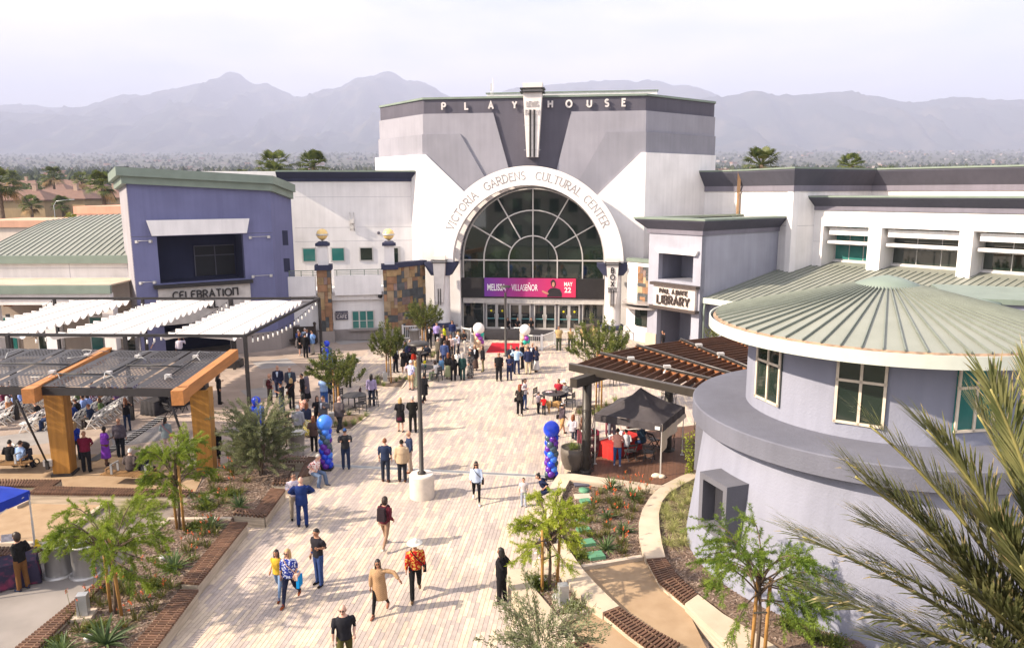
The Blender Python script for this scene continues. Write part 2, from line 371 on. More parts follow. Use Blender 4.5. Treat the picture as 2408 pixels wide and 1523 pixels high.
# ---- the housing estate behind the celebration hall
tile_m = M('roof_tile_brown',(.17,.10,.078), rough=.9, var=.25, scale=1.5, bump=.6, bscale=6, stretch=(.6,3,3))
wallh_m = stucco('house_render_tan',(.36,.26,.15)); wallp_m = stucco('house_render_sand',(.45,.33,.22))
dkglass = M('house_pane',(.03,.035,.04), rough=.15, var=.1, spec=.5)
trim_m = M('house_trim',(.55,.47,.40), var=.08)
chim_m = M('chimney_render',(.42,.30,.23), var=.1)
def house(xpx, Y, w, d, eave, ridge, rz, label, wins, wm):
 base = zland(Y); X = (xpx - CX) / FPX * Y; h = empty('house', label, 'house',(X, Y, base - .5), rz, 'tan houses beyond the hall')
 MB().box((0,0, eave / 2 + .25),(w, d, eave + .5),0).build('wall', wm, h)
 o = .6; a = w / 2 + o; b = d / 2 + o; z0 = eave + .5; z1 = ridge + .5; r = w / 2 - d * .35
 m = MB(); m.add([(-a,-b, z0),(a,-b, z0),(a, b, z0),(-a, b, z0),(-r,0, z1),(r,0, z1),(-a,-b, z0 - .25),(a,-b, z0 - .25),(a, b, z0 - .25),(-a, b, z0 - .25)],
     [(0,1,5,4),(1,2,5),(2,3,4,5),(3,0,4),(6,7,1,0),(7,8,2,1),(8,9,3,2),(9,6,0,3),(9,8,7,6)])
 rf = m.build('roof', tile_m, h)
 MB().box((w * .22,-.6, z1 + .35),(1.0,.9,2.0)).box((w * .22,-.6, z1 + 1.42),(1.2,1.1,.16)).build('chimney', chim_m, rf)
 for wx, wz, ww, wh in wins:
  f = MB().box((wx,-d / 2 - .03, wz),(ww + .3,.1, wh + .3)).build('window', trim_m, h)
  MB().box((wx,-d / 2 - .1, wz),(ww,.05, wh)).build('pane', dkglass, f)
 return h
house(70,196,17,12,6.3,8.9,.06, 'tan two-storey house with brown hipped roof and one upstairs window', [(-3.0,4.3,1.5,2.0)], wallh_m)
house(165,205,19,12,6.2,8.6,-.04, 'tan house with long brown roof and garage bay beside big palm', [(-6,4.2,2.2,1.8),(3,4.2,1.5,1.6)], wallh_m)
house(262,214,14,11,6.0,8.4,.05, 'sand house with brown roof half hidden by blue tower edge', [(-2,4.2,1.6,1.6)], wallp_m)
house(10,240,16,11,6.4,9.0,.0, 'sand house roof at the picture border behind palms', [(1,4.2,1.6,1.6)], wallp_m)
house(120,268,22,11,6.2,8.6,.02, 'second-row house with reddish roof behind tan houses', [], wallp_m)
house(215,282,20,11,6.2,8.8,-.05, 'second-row house roof between two palms', [], wallp_m)
house(55,330,26,12,6.0,8.6,.03, 'far reddish house roof in front of tree belt', [], wallp_m)
house(175,350,26,12,6.0,8.4,.03, 'far pinkish house roof in front of pylons', [], wallp_m)
peach = stucco('peach_render',(.62,.36,.26)); cream_w = stucco('cream_render',(.62,.53,.47))
def peach_block(x0, x1, Y, ytop, yb, label):
 a = AtY(x0, ytop, Y); b = AtY(x1, ytop, Y); e = empty('peach_building', label, 'building',((a.x + b.x) / 2, Y + 6,0))
 zb = AtY(x0, yb, Y).z; m = MB(); w = b.x - a.x
 m.box(((a.x + b.x) / 2, Y + 6, zb / 2 - .1),(w,12, zb + .2)); wpart('wall', m, cream_w, e)
 wpart('parapet', MB().box(((a.x + b.x) / 2, Y + 6,(a.z + zb) / 2),(w + .5,12.5, a.z - zb)), peach, e)
peach_block(178,300,104,485,503, 'low building with peach parapet band against the blue tower')
peach_block(-80,196,96,519,535, 'long low building with peach parapet behind the curved green roof')
# ---- palms
palm_trunk = M('palm_trunk',(.14,.10,.07), rough=.95, var=.3, scale=4, bump=.8, bscale=9)
fan_leaf = leafmat('fan_palm_leaf',(.045,.075,.018),(.15,.17,.045)); dry_leaf = M('dry_palm_leaf',(.32,.20,.09), var=.2)
def fan_crown(seed, r=1.9):
 rn = random.Random(seed); m = MB()
 for i in range(44):
  az = rn.random() * 6.283; el = rn.uniform(-.85,1.25); d = Vector((math.cos(az) * math.cos(el), math.sin(az) * math.cos(el), math.sin(el)))
  st = rn.uniform(.9,1.25) * r * .55; c = d * st; side = d.cross(Vector((0,0,1))); side = side.normalized() if side.length > .01 else Vector((1,0,0))
  upv = side.cross(d); dry = el < -.45 and rn.random() < .8
  m.tube([(0,0,0), c],.03,4,1 if dry else 0, cap=False)
  for k in range(11):
   a = (k - 5) / 5 * 1.25; dd = d * math.cos(a) + side * math.sin(a); L_ = r * .62 * (1 - .25 * abs(a) / 1.25)
   p1 = c + dd * L_ * .55 + upv * .06; p2 = c + dd * L_ + Vector((0,0,-.28 * L_ - (0.25 if dry else 0)))
   w = side * math.cos(a) - d * math.sin(a); q = .075
   m.add([c, p1 + w * q, p1 - w * q, p2], [(0,2,1),(1,2,3)],1 if dry else 0)
 return m.mesh('crown', [fan_leaf, dry_leaf])
FAN = [fan_crown(1), fan_crown(2,2.1), fan_crown(3,1.8)]
def fan_palm(xp, yp, Y, k, s, label):
 c = AtY(xp, yp, Y); z0 = zland(Y) if Y > 100 else 0; e = empty('fan_palm', label, 'palm tree',(c.x, c.y, z0),0, 'fan palms behind the buildings')
 h = c.z - z0; MB().tube([(0,0,-.3),(.1,0, h * .5),(0,0, h)], [.32 * s,.24 * s,.2 * s],8).build('trunk', palm_trunk, e)
 o = link('crown', FAN[k], e,(0,0, h)); o.scale = (s, s, s); o.rotation_euler = (0,0, xp)
fan_palm(240,437,118,0,1.35, 'large fan palm with dense crown touching the blue tower')
fan_palm(-4,436,110,1,1.45, 'large fan palm cut by the picture border')
fan_palm(72,482,150,2,1.2, 'fan palm in front of tan house window')
fan_palm(146,482,152,0,1.1, 'slim fan palm with dry skirt in front of garage bay')
fan_palm(30,420,210,2,1.4, 'small far fan palm behind house roof')
fan_palm(124,416,230,1,1.7, 'leafy fan palm standing between two brown roofs')
fan_palm(192,424,225,2,1.5, 'fan palm with drooping crown behind chimneys')
fan_palm(648,394,96,1,1.15, 'green fan palm crown over the navy cornice end')
fan_palm(737,393,97,0,1.2, 'green fan palm crown over the middle of navy cornice')
fan_palm(641,416,92,2,1.0, 'brownish fan palm crown behind the green tower roof corner')
fan_palm(1790,388,92,0,1.25, 'fan palm crown above the tall white wing near downpipe')
fan_palm(2000,391,110,2,1.1, 'fan palm crown above far end of tall white wing')
fan_palm(570,418,170,1,1.0, 'tiny fan palm tip above green tower fascia')
# leafy street trees among the houses
def blob_tree(name, label, cat, loc, h, r, mat, n=500, group=None, ls=.35):
 e = empty(name, label, cat, loc,0, group); rn = random.Random(hash(label) % 999)
 MB().tube([(0,0,-.2),(.05,0, h * .4),(0,.05, h * .75)], [.16,.12,.05],6).build('trunk', palm_trunk, e)
 m = MB(); cl = [(Vector((rn.gauss(0,.45), rn.gauss(0,.45), rn.uniform(-.5,.6))) * r, rn.uniform(.35,.6) * r) for _ in range(9)]
 for i in range(n):
  c, q = rn.choice(cl); d = Vector((rn.gauss(0,1), rn.gauss(0,1), rn.gauss(0,1))).normalized() * q * rn.random() ** .4
  p = c + d + Vector((0,0, h - r * .6)); a = Vector((rn.gauss(0,1), rn.gauss(0,1), rn.gauss(0,1))).normalized(); b = a.orthogonal().normalized(); s = ls * rn.uniform(.6,1.3)
  m.add([p - a * s, p + b * s * .6, p + a * s, p - b * s * .6], [(0,1,2,3)])
 m.build('crown', mat, e); return e
yel = leafmat('yellow_green_leaf',(.10,.12,.012),(.26,.24,.03)); grn = leafmat('mid_green_leaf',(.04,.07,.015),(.10,.13,.03))
for xp, Y, h, r, mt, lb in [(215,150,6.0,3.6, yel, 'round yellow-green tree between peach building and palm'),(150,140,5.0,2.6, yel, 'low yellow-green shrub tree in front of garage bay'),(90,260,9,4, grn, 'tall green tree behind tan house ridge'),
      (2070,130,13.2,2.4, grn, 'round brown-green treetop above far white wing'),(2098,132,13.4,2.2, grn, 'second round treetop beside palm above white wing'),(20,110,5.2,3.0, yel, 'bright leafy tree behind curved green roof')]:
 blob_tree('street_tree', lb, 'tree',((xp - CX) / FPX * Y, Y, zland(Y)), h, r, mt,700, None,.5)
# transmission pylons and street lamps far off
steel_far = M('pylon_steel',(.20,.19,.20), var=.1)
for xp, yt, Y, k, lb in [(196,376,1500,0, 'wide lattice power pylon on the valley floor'),(236,374,1500,1, 'slim lattice power pylon with three arms'),(567,388,1700,1, 'faint lattice pylon above the green tower roof')]:
 t = AtY(xp, yt, Y); z0 = zland(Y); h = t.z - z0; w = 7 if k == 0 else 4; m = MB()
 for sx in (-1,1):
  m.beam((sx * w,0,0),(sx * (w * .25 if k else w * 1.0),0, h),.7,.7)
 for i in range(7):
  a, b = h * i / 7, h * (i + 1) / 7; q = lambda zz: w * (1 - .75 * zz / h) if k else w * (1 - .6 * math.sin(math.pi * zz / h * .9))
  m.beam((-q(a),0, a),(q(b),0, b),.45,.45).beam((q(a),0, a),(-q(b),0, b),.45,.45)
 for zz in ((.86,) if k == 0 else (.7,.82,.94)): m.beam((-12 if k == 0 else -7,0, h * zz),(12 if k == 0 else 7,0, h * zz),.7,.7)
 o = m.build('power_pylon', steel_far); o.location = (t.x, Y, z0); tag(o, lb, 'pylon')
lampg = M('galvanised',(.45,.46,.48), rough=.45, metal=.6)
c = AtY(126,476,130); m = MB().tube([(c.x,130,0),(c.x,130, c.z - .5),(c.x + .5,130, c.z + .2),(c.x + 3,130, c.z + .5)], [.09,.07,.05,.04],6).box((c.x + 3.2,130, c.z + .48),(.8,.25,.12))
tag(m.build('street_lamp', lampg), 'tall grey street lamp with curved arm beside fan palm', 'street lamp')
# ================================================================== buildings
white_m = stucco('white_stucco',(.78,.755,.76));
gpale = stucco('pale_grey_stucco',(.285,.28,.325)); gmid = stucco('mid_grey_stucco',(.25,.248,.29)); gdark = stucco('dark_slate_stucco',(.10,.095,.122))
blue_m = stucco('slate_blue_stucco',(.155,.162,.295)); lav_m = stucco('lavender_grey_stucco',(.34,.345,.415)); drum_m = stucco('tower_grey_stucco',(.255,.265,.335)); ledge_m = stucco('ledge_grey_stucco',(.14,.144,.182))
navy_m = stucco('navy_trim',(.042,.046,.085)); slate_trim = stucco('slate_cornice',(.085,.085,.115)); slate_lo = stucco('slate_cornice_lower',(.19,.18,.225))
wains = stucco('taupe_wainscot',(.30,.265,.255)); cream_base = stucco('cream_base',(.52,.45,.36))
copper = M('green_metal',(.19,.235,.20), rough=.5, var=.10, scale=1.2, spec=.35, metal=.15, bump=.05, bscale=3)
roofg = M('green_metal_roof',(.225,.238,.205), rough=.5, var=.10, scale=.9, spec=.35, metal=.1, col2=(.275,.285,.25), mixr=(.3,.8), bump=.06, bscale=2)
seamg = M('green_metal_seam',(.17,.19,.165), rough=.55, var=.1)
gutter_m = M('pale_gutter',(.50,.53,.48), rough=.45, var=.05, spec=.4); rust_m = M('rust_edge',(.28,.19,.13), rough=.9, var=.35, scale=6)
conc_m = M('cast_concrete',(.50,.47,.45), rough=.8, var=.14, scale=2.5, bump=.15, bscale=18); black_m = M('black_metal',(.018,.016,.017), rough=.45, var=.2, spec=.4)
alum = M('pale_aluminium',(.56,.54,.53), rough=.4, metal=.35, var=.05)
glass_d = M('dark_green_glass',(.006,.014,.012), rough=.03, col2=(.022,.034,.026), scale=.35, mixr=(.3,.7), spec=1.0)
glass_t = M('teal_glass',(.02,.13,.12), rough=.08, col2=(.04,.19,.17), scale=1.2, mixr=(.3,.7), spec=.5)
glass_i = M('indoor_dark',(.012,.012,.016), rough=.7)
joint_m = M('wall_joint',(.42,.41,.44), var=.05)
# ---- playhouse -------------------------------------------------------
PM = Vector((1.7,61.54,0)); PU = Vector((.9932,-.1166,0)); PN = Vector((-.1166,-.9932,0)); ZV = Vector((0,0,1))
def PW(u, z, w=0.0): return PM + PU * u + PN * w + ZV * z
def uz(x, y, w=0.0, k='T3'):
 p = OnPlane(*px(k, x, y), PM + PN * w, PN); d = p - PM; return (d.dot(PU), p.z)
ph = empty('playhouse', 'white and grey playhouse with sunburst front and great arched window', 'building',(PM.x, PM.y - 0.0,0))
WB = {'a': .1, 'b': .3, 'c': .5, 'w': .7}
uLw = {k: uz(x, y, WB[k])[0] for k, x, y in (('a',290,220),('b',286,320),('c',282,440),('w',266,700))}
uRw = {k: uz(x, y, WB[k])[0] for k, x, y in (('a',1617,200),('b',1618,300),('c',1618,430),('w',1613,700))}
zT = uz(292,178,.1)[1]; zAB = (uz(288,265,.3)[1] + uz(1617,240,.3)[1]) / 2; zBC = (uz(283,385,.5)[1] + uz(1617,367,.5)[1]) / 2; zCW = (uz(280,505,.7)[1] + uz(1617,490,.7)[1]) / 2
uc, zc = uz(943,1136,0); Rg = (uz(1367,1136,0)[0] - uz(520,1136,0)[0]) / 2
sq = math.sqrt(.5)
nCL = (-PU + PN).normalized(); nCR = (PU + PN).normalized()
def chamfer_len(side, w, x, y):
 u0 = uLw['b'] if side < 0 else uRw['b']; p0 = PW(u0,0,.3); n = nCL if side < 0 else nCR
 p = OnPlane(*px('T3', x, y), p0, n); d = p - PM; return abs(d.dot(PU) - u0)
cl = chamfer_len(-1,.3,28,350); cr = chamfer_len(1,.3,2027,330)
bands = [('attic', 'a', zAB, zT, gdark),('upper_band', 'b', zBC, zAB, gpale),('middle_band', 'c', zCW, zBC, gmid),('base_wall', 'w',0, zCW, white_m)]
for nm, k, z0, z1, mt in bands:
 w = WB[k]; uL, uR = uLw[k], uRw[k]; wf = -.3 if k != 'a' else .1; e = w - wf; ex = {'a': 0, 'b': .14, 'c': .28, 'w': .42}[k]
 L1 = cl + ex * .3; R1 = cr + ex * .3
 pl = [(uL - e, wf),(uR + e, wf),(uR + R1 + .0, w - R1),(uR + R1 + ex * .0,-26),(uL - L1,-26),(uL - L1, w - L1)]
 wpart(nm, MB().prism([PW(u, z0, ww) for u, ww in pl],(0,0, z1 - z0 - .01)), mt, ph)
 if e > 0:
  cfl = MB(); cfr = MB(); cfl.prism([PW(u, z0, ww) for u, ww in ((uL, w),(uL, wf),(uL - e, wf))],(0,0, z1 - z0 - .012)); cfr.prism([PW(u, z0, ww) for u, ww in ((uR, w),(uR + e, wf),(uR, wf))],(0,0, z1 - z0 - .012))
  wpart('corner_return', cfl, mt, ph); wpart('corner_return', cfr, mt, ph)
def arcpts(R, a0, a1, n=24): return [(uc + R * math.cos(R_(a0 + (a1 - a0) * i / n)), zc + R * math.sin(R_(a0 + (a1 - a0) * i / n))) for i in range(n + 1)]
Ro = Rg + .12
def panel(nm, pts, w, mt, d): wpart(nm, MB().prism([PW(u, z, w) for u, z in pts], PN * -d), mt, ph)
def ang_of(u, z): return math.degrees(math.atan2(z - zc, u - uc))
# the two lighter shoulders, the two below them and the white walls, stepping forward
for side, xs_b, xs_c, xs_w in ((-1,(705,260,800,598),(508,383,655,640),(300,505,530,725)),(1,(1172,248,1080,612),(1382,372,1212,668),(1590,490,1322,752))):
 for nm, k,(xa, ya, xb, yb), z1, mt in (('shoulder_panel', 'b', xs_b, zAB, gpale),('lower_shoulder_panel', 'c', xs_c, zBC, gmid),('front_wall', 'w', xs_w, zCW, white_m)):
  w = WB[k]; t = uz(xa, ya, w); b = uz(xb, yb, w); uE = uLw[k] if side < 0 else uRw[k]; t = (t[0], z1)
  dx, dz = b[0] - t[0], b[1] - t[1]
  s = 1.0
  while math.hypot(t[0] + dx * s - uc, t[1] + dz * s - zc) > Ro and s < 4: s += .01
  hit = (t[0] + dx * s, t[1] + dz * s); a = ang_of(*hit); aend = 180 if side < 0 else 0
  low = 0 if k == 'w' else zc + .02
  pts = [(uE, low),(uE, z1), t] + arcpts(Ro, a, aend,20) + [(uc + (-Ro if side < 0 else Ro), low)]
  panel(nm, pts, w, mt, w + .29)
wpart('sunburst_field', MB().prism([PW(u, z,.1) for u, z in [(uc + 6.6, zAB + .01),(uc - 6.6, zAB + .01)] + arcpts(Ro,150,30,24)], PN * -.38), gdark, ph)
# coping along the roof edge
cop = MB(); w = .1; eC = .12
pl = [(uLw['a'] - .05, w + eC),(uRw['a'] + .05, w + eC),(uRw['a'] + cr + eC, w - cr),(uRw['a'] + cr + eC,-26),(uLw['a'] - cl - eC,-26),(uLw['a'] - cl - eC, w - cl)]
wpart('coping', cop.prism([PW(u, zT, ww) for u, ww in pl],(0,0,.16)), copper, ph)
p0 = uz(668,140,-7); p1 = uz(1685,118,-7)
wpart('rooftop_box', MB().prism([PW(p0[0], zT,-7), PW(p1[0], zT,-7), PW(p1[0], zT,-16), PW(p0[0], zT,-16)],(0,0, p1[1] - zT - .08)), white_m, ph)
wpart('rooftop_coping', MB().prism([PW(p0[0] - .1, p1[1] - .08,-6.9), PW(p1[0] + .1, p1[1] - .08,-6.9), PW(p1[0] + .1, p1[1] - .08,-16), PW(p0[0] - .1, p1[1] - .08,-16)],(0,0,.08)), copper, ph)
an = MB(); q = uz(704,50,-6); an.tube([PW(q[0], zT,-6), PW(q[0], q[1],-6)],.035,5); q2 = uz(693,82,-6); an.tube([PW(q2[0], zT,-6), PW(q2[0], q2[1],-6)],.03,5).box(PW(q2[0], q2[1] - .3,-6),(.12,.12,.6))
wpart('antenna', an, alum, ph)
# great window
wpart('arched_glazing', MB().prism([PW(u, z,.0) for u, z in arcpts(Rg,0,180,40) + [(uc - Rg, uz(520,1240)[1]),(uc + Rg, uz(520,1240)[1])]], PN * -.05), glass_d, ph)
ft = .10
def bar(nm, pts, t=ft, w0=.0, d=.12, mt=alum):
 m = MB(); ribbon(m, pts, t, PW(0,0, w0), PU, ZV, PN, d,1.0); wpart(nm, m, mt, ph)
zb = uz(520,1240)[1]
for r, nn in ((.343,16),(.695,24),(.99,36)): bar('curved_mullion', arcpts(Rg * r,0,180, nn), d=.12 + r * .004)
for a in (30,60,90,120,150):
 r0 = .343 if a != 90 else .0
 bar('mullion', [(uc + Rg * r0 * math.cos(R_(a)), zc + Rg * r0 * math.sin(R_(a))),(uc + Rg * math.cos(R_(a)), zc + Rg * math.sin(R_(a)))], d=.13)
bar('transom', [(uc - Rg, zc),(uc + Rg, zc)], d=.14)
for r in (-.99,-.695,-.343,0,.343,.695,.99): bar('mullion', [(uc + Rg * r, zc),(uc + Rg * r, zb)], d=.128)
# screen band over the doors
zs1, zs0 = uz(520,1238)[1], uz(520,1355)[1]
wpart('screen_housing', MB().prism([PW(u, z,.32) for u, z in ((uc - Rg - .12, zs1),(uc + Rg + .02, zs1),(uc + Rg + .02, zs0),(uc - Rg - .12, zs0))], PN * -.34), black_m, ph)
bA = uz(652,1240,.36); bB = uz(1198,1358,.36)
scr = bpy.data.materials.new('led_screen'); scr.use_nodes = True; t_ = scr.node_tree; b_ = t_.nodes['Principled BSDF']
tcn = t_.nodes.new('ShaderNodeTexCoord'); gr = t_.nodes.new('ShaderNodeValToRGB'); sp = t_.nodes.new('ShaderNodeSeparateXYZ'); mr = t_.nodes.new('ShaderNodeMapRange')
t_.links.new(tcn.outputs['Generated'], sp.inputs[0]); t_.links.new(sp.outputs['X'], mr.inputs['Value']); t_.links.new(mr.outputs[0], gr.inputs['Fac'])
gr.color_ramp.elements[0].color = (.10,.02,.20,1); gr.color_ramp.elements[1].color = (.46,.012,.06,1); e_ = gr.color_ramp.elements.new(.45); e_.color = (.26,.012,.11,1)
t_.links.new(gr.outputs[0], b_.inputs['Base Color']); t_.links.new(gr.outputs[0], b_.inputs['Emission Color']); b_.inputs['Emission Strength'].default_value = .18; b_.inputs['Roughness'].default_value = .6
board = MB(); board.prism([PW(u, z,.36) for u, z in ((bA[0], bA[1]),(bB[0], bA[1]),(bB[0], bB[1]),(bA[0], bB[1]))], PN * -.04)
scro = wpart('display_screen', board, scr, ph)
wt = M('screen_white',(.85,.85,.85), var=.02); skin_s = M('screen_skin',(.45,.22,.15)); blk_s = M('screen_black',(.02,.015,.02))
sw = bB[0] - bA[0]; sh = bA[1] - bB[1]
def S(fx, fz): return PW(bA[0] + sw * fx, bB[1] + sh * fz,.362)
fontword('MELISSA', S(.03,.33), PU, ZV, PN, sh * .36, wt, scro, sx=.56, bold=.02, depth=.012)
fontword('VILLASEÑOR', S(.30,.33), PU, ZV, PN, sh * .36, wt, scro, sx=.50, bold=0, depth=.012)
fontword('MAY', S(.872,.60), PU, ZV, PN, sh * .22, wt, scro, sx=.72, bold=.02, depth=.012)
fontword('22', S(.876,.26), PU, ZV, PN, sh * .28, wt, scro, sx=.95, bold=.02, depth=.012)
def flat(nm, pts, mt, d): wpart(nm, MB().prism([S(*p) + PN * d for p in pts], PN * -.006), mt, scro)
flat('printed_figure_shirt', [(.69,.02),(.70,.35),(.73,.48),(.78,.50),(.83,.42),(.85,.22),(.85,.02)], blk_s,.010)
flat('printed_figure_hair', [(.735,.62),(.728,.80),(.745,.93),(.765,.93),(.782,.80),(.785,.66),(.77,.52),(.748,.52)], blk_s,.014)
flat('printed_figure_face', [(.744,.60),(.742,.74),(.752,.82),(.768,.80),(.772,.66),(.764,.56),(.752,.55)], skin_s,.020)
flat('printed_figure_arm', [(.63,.30),(.66,.20),(.70,.14),(.71,.20),(.67,.30),(.64,.36)], skin_s,.018)
# frieze and doors
zf0 = uz(520,1387)[1]
wpart('frieze', MB().prism([PW(u, z,.24) for u, z in ((uc - Rg, zs0),(uc + Rg, zs0),(uc + Rg, zf0),(uc - Rg, zf0))], PN * -.26), conc_m, ph)
word('LEWIS FAMILY PLAYHOUSE', PW(uc + .6, zf0 + .13,.25), PU, ZV, PN,.16,.022,.012, joint_m, ph, gap=.9)
door_glass = M('door_glass',(.008,.012,.012), rough=.03, col2=(.03,.035,.035), scale=.9, mixr=(.35,.75), spec=1.0)
def du(x): return uz(x,1450)[0]
for xa, xb in ((527,650),(1240,1363)):
 wpart('side_light', MB().prism([PW(u, z,.0) for u, z in ((du(xa),0.0),(du(xb),0.0),(du(xb), zf0),(du(xa), zf0))], PN * -.06), door_glass, ph)
 for xx in (xa, xb): bar('mullion', [(du(xx),0),(du(xx), zf0)],.08,.0,.1)
 bar('sill_bar', [(du(xa),.06),(du(xb),.06)],.12,.0,.11)
yel_s = M('yellow_sticker',(.75,.65,.02)); blue_f = M('teal_push_bar',(.10,.28,.30), rough=.4)
for xa, xb, st in ((662,792,1),(803,930,0),(948,1080,0),(1093,1223,1)):
 ua, ub = du(xa), du(xb); um = (ua + ub) / 2
 for a, b, hs in ((ua, um,1),(um, ub,-1)):
  dr = wpart('door', MB().prism([PW(a + .03,.03,.02), PW(b - .03,.03,.02), PW(b - .03, zf0 - .05,.02), PW(a + .03, zf0 - .05,.02)], PN * -.05), door_glass, ph)
  fr = MB()
  for q in ([(a + .06,.0),(a + .06, zf0)], [(b - .06,.0),(b - .06, zf0)]): ribbon(fr, q,.10, PW(0,0,.02), PU, ZV, PN,.07,1)
  for zz, tt in ((.12,.24),(zf0 - .07,.14)): ribbon(fr, [(a + .1, zz),(b - .1, zz)], tt, PW(0,0,.02), PU, ZV, PN,.066,1)
  wpart('door_frame', fr, alum, dr)
  hb = MB(); uu = b - .16 if hs > 0 else a + .16
  hb.tube([PW(uu,.95,.08), PW(uu,.95,.16), PW(uu,1.35,.16), PW(uu,1.35,.08)],.018,6); wpart('door_handle', hb, alum, dr)
  wpart('push_bar', MB().box(PW((a + b) / 2,.98,.05),(abs(b - a) - .3,.02,.07), math.atan2(PU.y, PU.x)), blue_f, dr)
  if st: wpart('sticker', MB().prism([PW((a + b) / 2 + .09 * math.cos(i * .785),1.62 + .09 * math.sin(i * .785),.03) for i in range(8)], PN * -.005), yel_s, dr)
# free-standing arch in front of the window
wa = 2.7; ac = uz(912,1150, wa); Ra = (uz(1475,1150, wa)[0] - uz(349,1150, wa)[0]) / 2; Ri = Ra * 453 / 563
def AW(R, a, w): return PW(ac[0] + R * math.cos(R_(a)), ac[1] + R * math.sin(R_(a)), w)
m = MB(); nseg = 64; va = []
for i in range(nseg + 1):
 a = 180 * i / nseg
 va += [AW(Ri, a, wa), AW(Ra, a, wa), AW(Ra, a, wa - .9), AW(Ri, a, wa - .9)]
fs = []
for i in range(nseg):
 b = i * 4
 for k in range(4): fs.append((b + k, b + (k + 1) % 4, b + 4 + (k + 1) % 4, b + 4 + k))
fs += [(0,1,2,3),(nseg * 4 + 3, nseg * 4 + 2, nseg * 4 + 1, nseg * 4)]
m.add(va, fs); wpart('arch', m, white_m, ph)
for i in range(15):
 a = 8 + 164 * i / 14
 s_ = MB(); d = (PU * math.cos(R_(a)) + ZV * math.sin(R_(a)));
 s_.beam(AW(Ri + .55, a, wa - .9), AW(Ri + .55, a,.68),.32,.95,0, up=d); wpart('arch_strut', s_, white_m, ph)
m = MB(); va = []
for i in range(41):
 a = 180 * i / 40
 va += [PW(uc + (Rg + .10) * math.cos(R_(a)), zc + (Rg + .10) * math.sin(R_(a)),.95), PW(uc + (Rg + .5) * math.cos(R_(a)), zc + (Rg + .5) * math.sin(R_(a)),.95), PW(uc + (Rg + .5) * math.cos(R_(a)), zc + (Rg + .5) * math.sin(R_(a)),.69), PW(uc + (Rg + .10) * math.cos(R_(a)), zc + (Rg + .10) * math.sin(R_(a)),.69)]
fs = []
for i in range(40):
 b = i * 4
 for k in range(4): fs.append((b + k, b + (k + 1) % 4, b + 4 + (k + 1) % 4, b + 4 + k))
m.add(va, fs); wpart('window_surround', m, white_m, ph)
txt = 'VICTORIA  GARDENS  CULTURAL CENTER'; wid = [GL.get(c, GL[' '])[0] + .30 for c in txt]; tot = sum(wid); acc = 0; lt = M('engraved_letter',(.22,.205,.21)); hL = (Ra - Ri) * .40; Rb = Ri + (Ra - Ri) * .30
for c, wd in zip(txt, wid):
 a = 157 - (157 - 24) * (acc + wd / 2 - .15) / tot; acc += wd
 if c == ' ': continue
 t = PU * math.sin(R_(a)) - ZV * math.cos(R_(a)); r = PU * math.cos(R_(a)) + ZV * math.sin(R_(a))
 wpart('letter', glyph(c, AW(Rb, a, wa + .0) - t * (GL[c][0] / 2 * hL), t, r, PN, hL,.045,.022, serif=True), lt, ph)
# columns
clear_m = M('frosted_panel',(.66,.62,.60), rough=.35, var=.08, scale=2)
zs = ac[1]
for sd_, cxp, lab in ((-1,400, ''),(1,1421, 'BOX')):
 cu, _ = uz(cxp,1300, wa - .45); wc = wa - .45; rc = (uz(1470,1300, wc)[0] - uz(1371,1300, wc)[0]) / 2
 base = PW(cu,0, wc); zcap0 = uz(cxp,1222, wc)[1]
 col = wpart('column', MB().lathe([(rc,.95),(rc, zcap0)], base,28), white_m, ph)
 wpart('column_base', MB().lathe([(rc + .28,.62),(rc + .28,.9),(rc + .2,1.0),(rc,1.0)], base,28), navy_m, col)
 wpart('plinth', MB().box(base + Vector((0,0,.33)),(rc * 3.2, rc * 3.2,.66), math.atan2(PU.y, PU.x)), wains, col)
 cp = MB(); z0, z1 = zcap0, zs - .02; hw0, hw1 = rc * .95, rc * 2.0
 cp.prism([PW(cu - hw1, z1, wa + .12), PW(cu + hw1, z1, wa + .12), PW(cu + hw1, z1 - .22, wa + .12), PW(cu + hw0 + .15, z0, wa + .12), PW(cu - hw0 - .15, z0, wa + .12), PW(cu - hw1, z1 - .22, wa + .12)], PN * -1.15); wpart('capital', cp, navy_m, col)
 ws = wa + .5; pts = [uz(342 if sd_ < 0 else 1380,1112 if sd_ < 0 else 1125, ws), uz(420 if sd_ < 0 else 1458,1108 if sd_ < 0 else 1125, ws), uz(406 if sd_ < 0 else 1437,1388 if sd_ < 0 else 1400, ws), uz(363 if sd_ < 0 else 1395,1388 if sd_ < 0 else 1400, ws)]
 sc_ = wpart('tapered_light_box', MB().prism([PW(u, z, ws) for u, z in pts], PN * -.34), clear_m, ph)
 um = sum(p[0] for p in pts) / 4; hw = (pts[1][0] - pts[0][0]) / 2; ztop = pts[0][1]
 for dz in (.32,.50): wpart('band', MB().box(PW(um, ztop - dz, ws - .15),(hw * 2 + .22,.5,.06), math.atan2(PU.y, PU.x)), black_m, sc_)
 for dx in (-.09,.09): wpart('fin', MB().box(PW(um + dx, pts[2][1] + .45, ws + .03),(.06,.06,1.3), math.atan2(PU.y, PU.x)), black_m, sc_)
 if lab:
  for i, c in enumerate('BOX'): word(c, PW(um, ztop - 1.12 - i * .52, ws + .005), PU, ZV, PN,.38,.07,.05, black_m, sc_)
  word('OFFICE', PW(um, ztop - 2.52, ws + .005), PU, ZV, PN,.17,.025,.03, black_m, sc_, gap=.2)
  for dz in (2.28,2.60): wpart('rule', MB().box(PW(um, ztop - dz, ws + .02),(.82,.03,.03), math.atan2(PU.y, PU.x)), black_m, sc_)
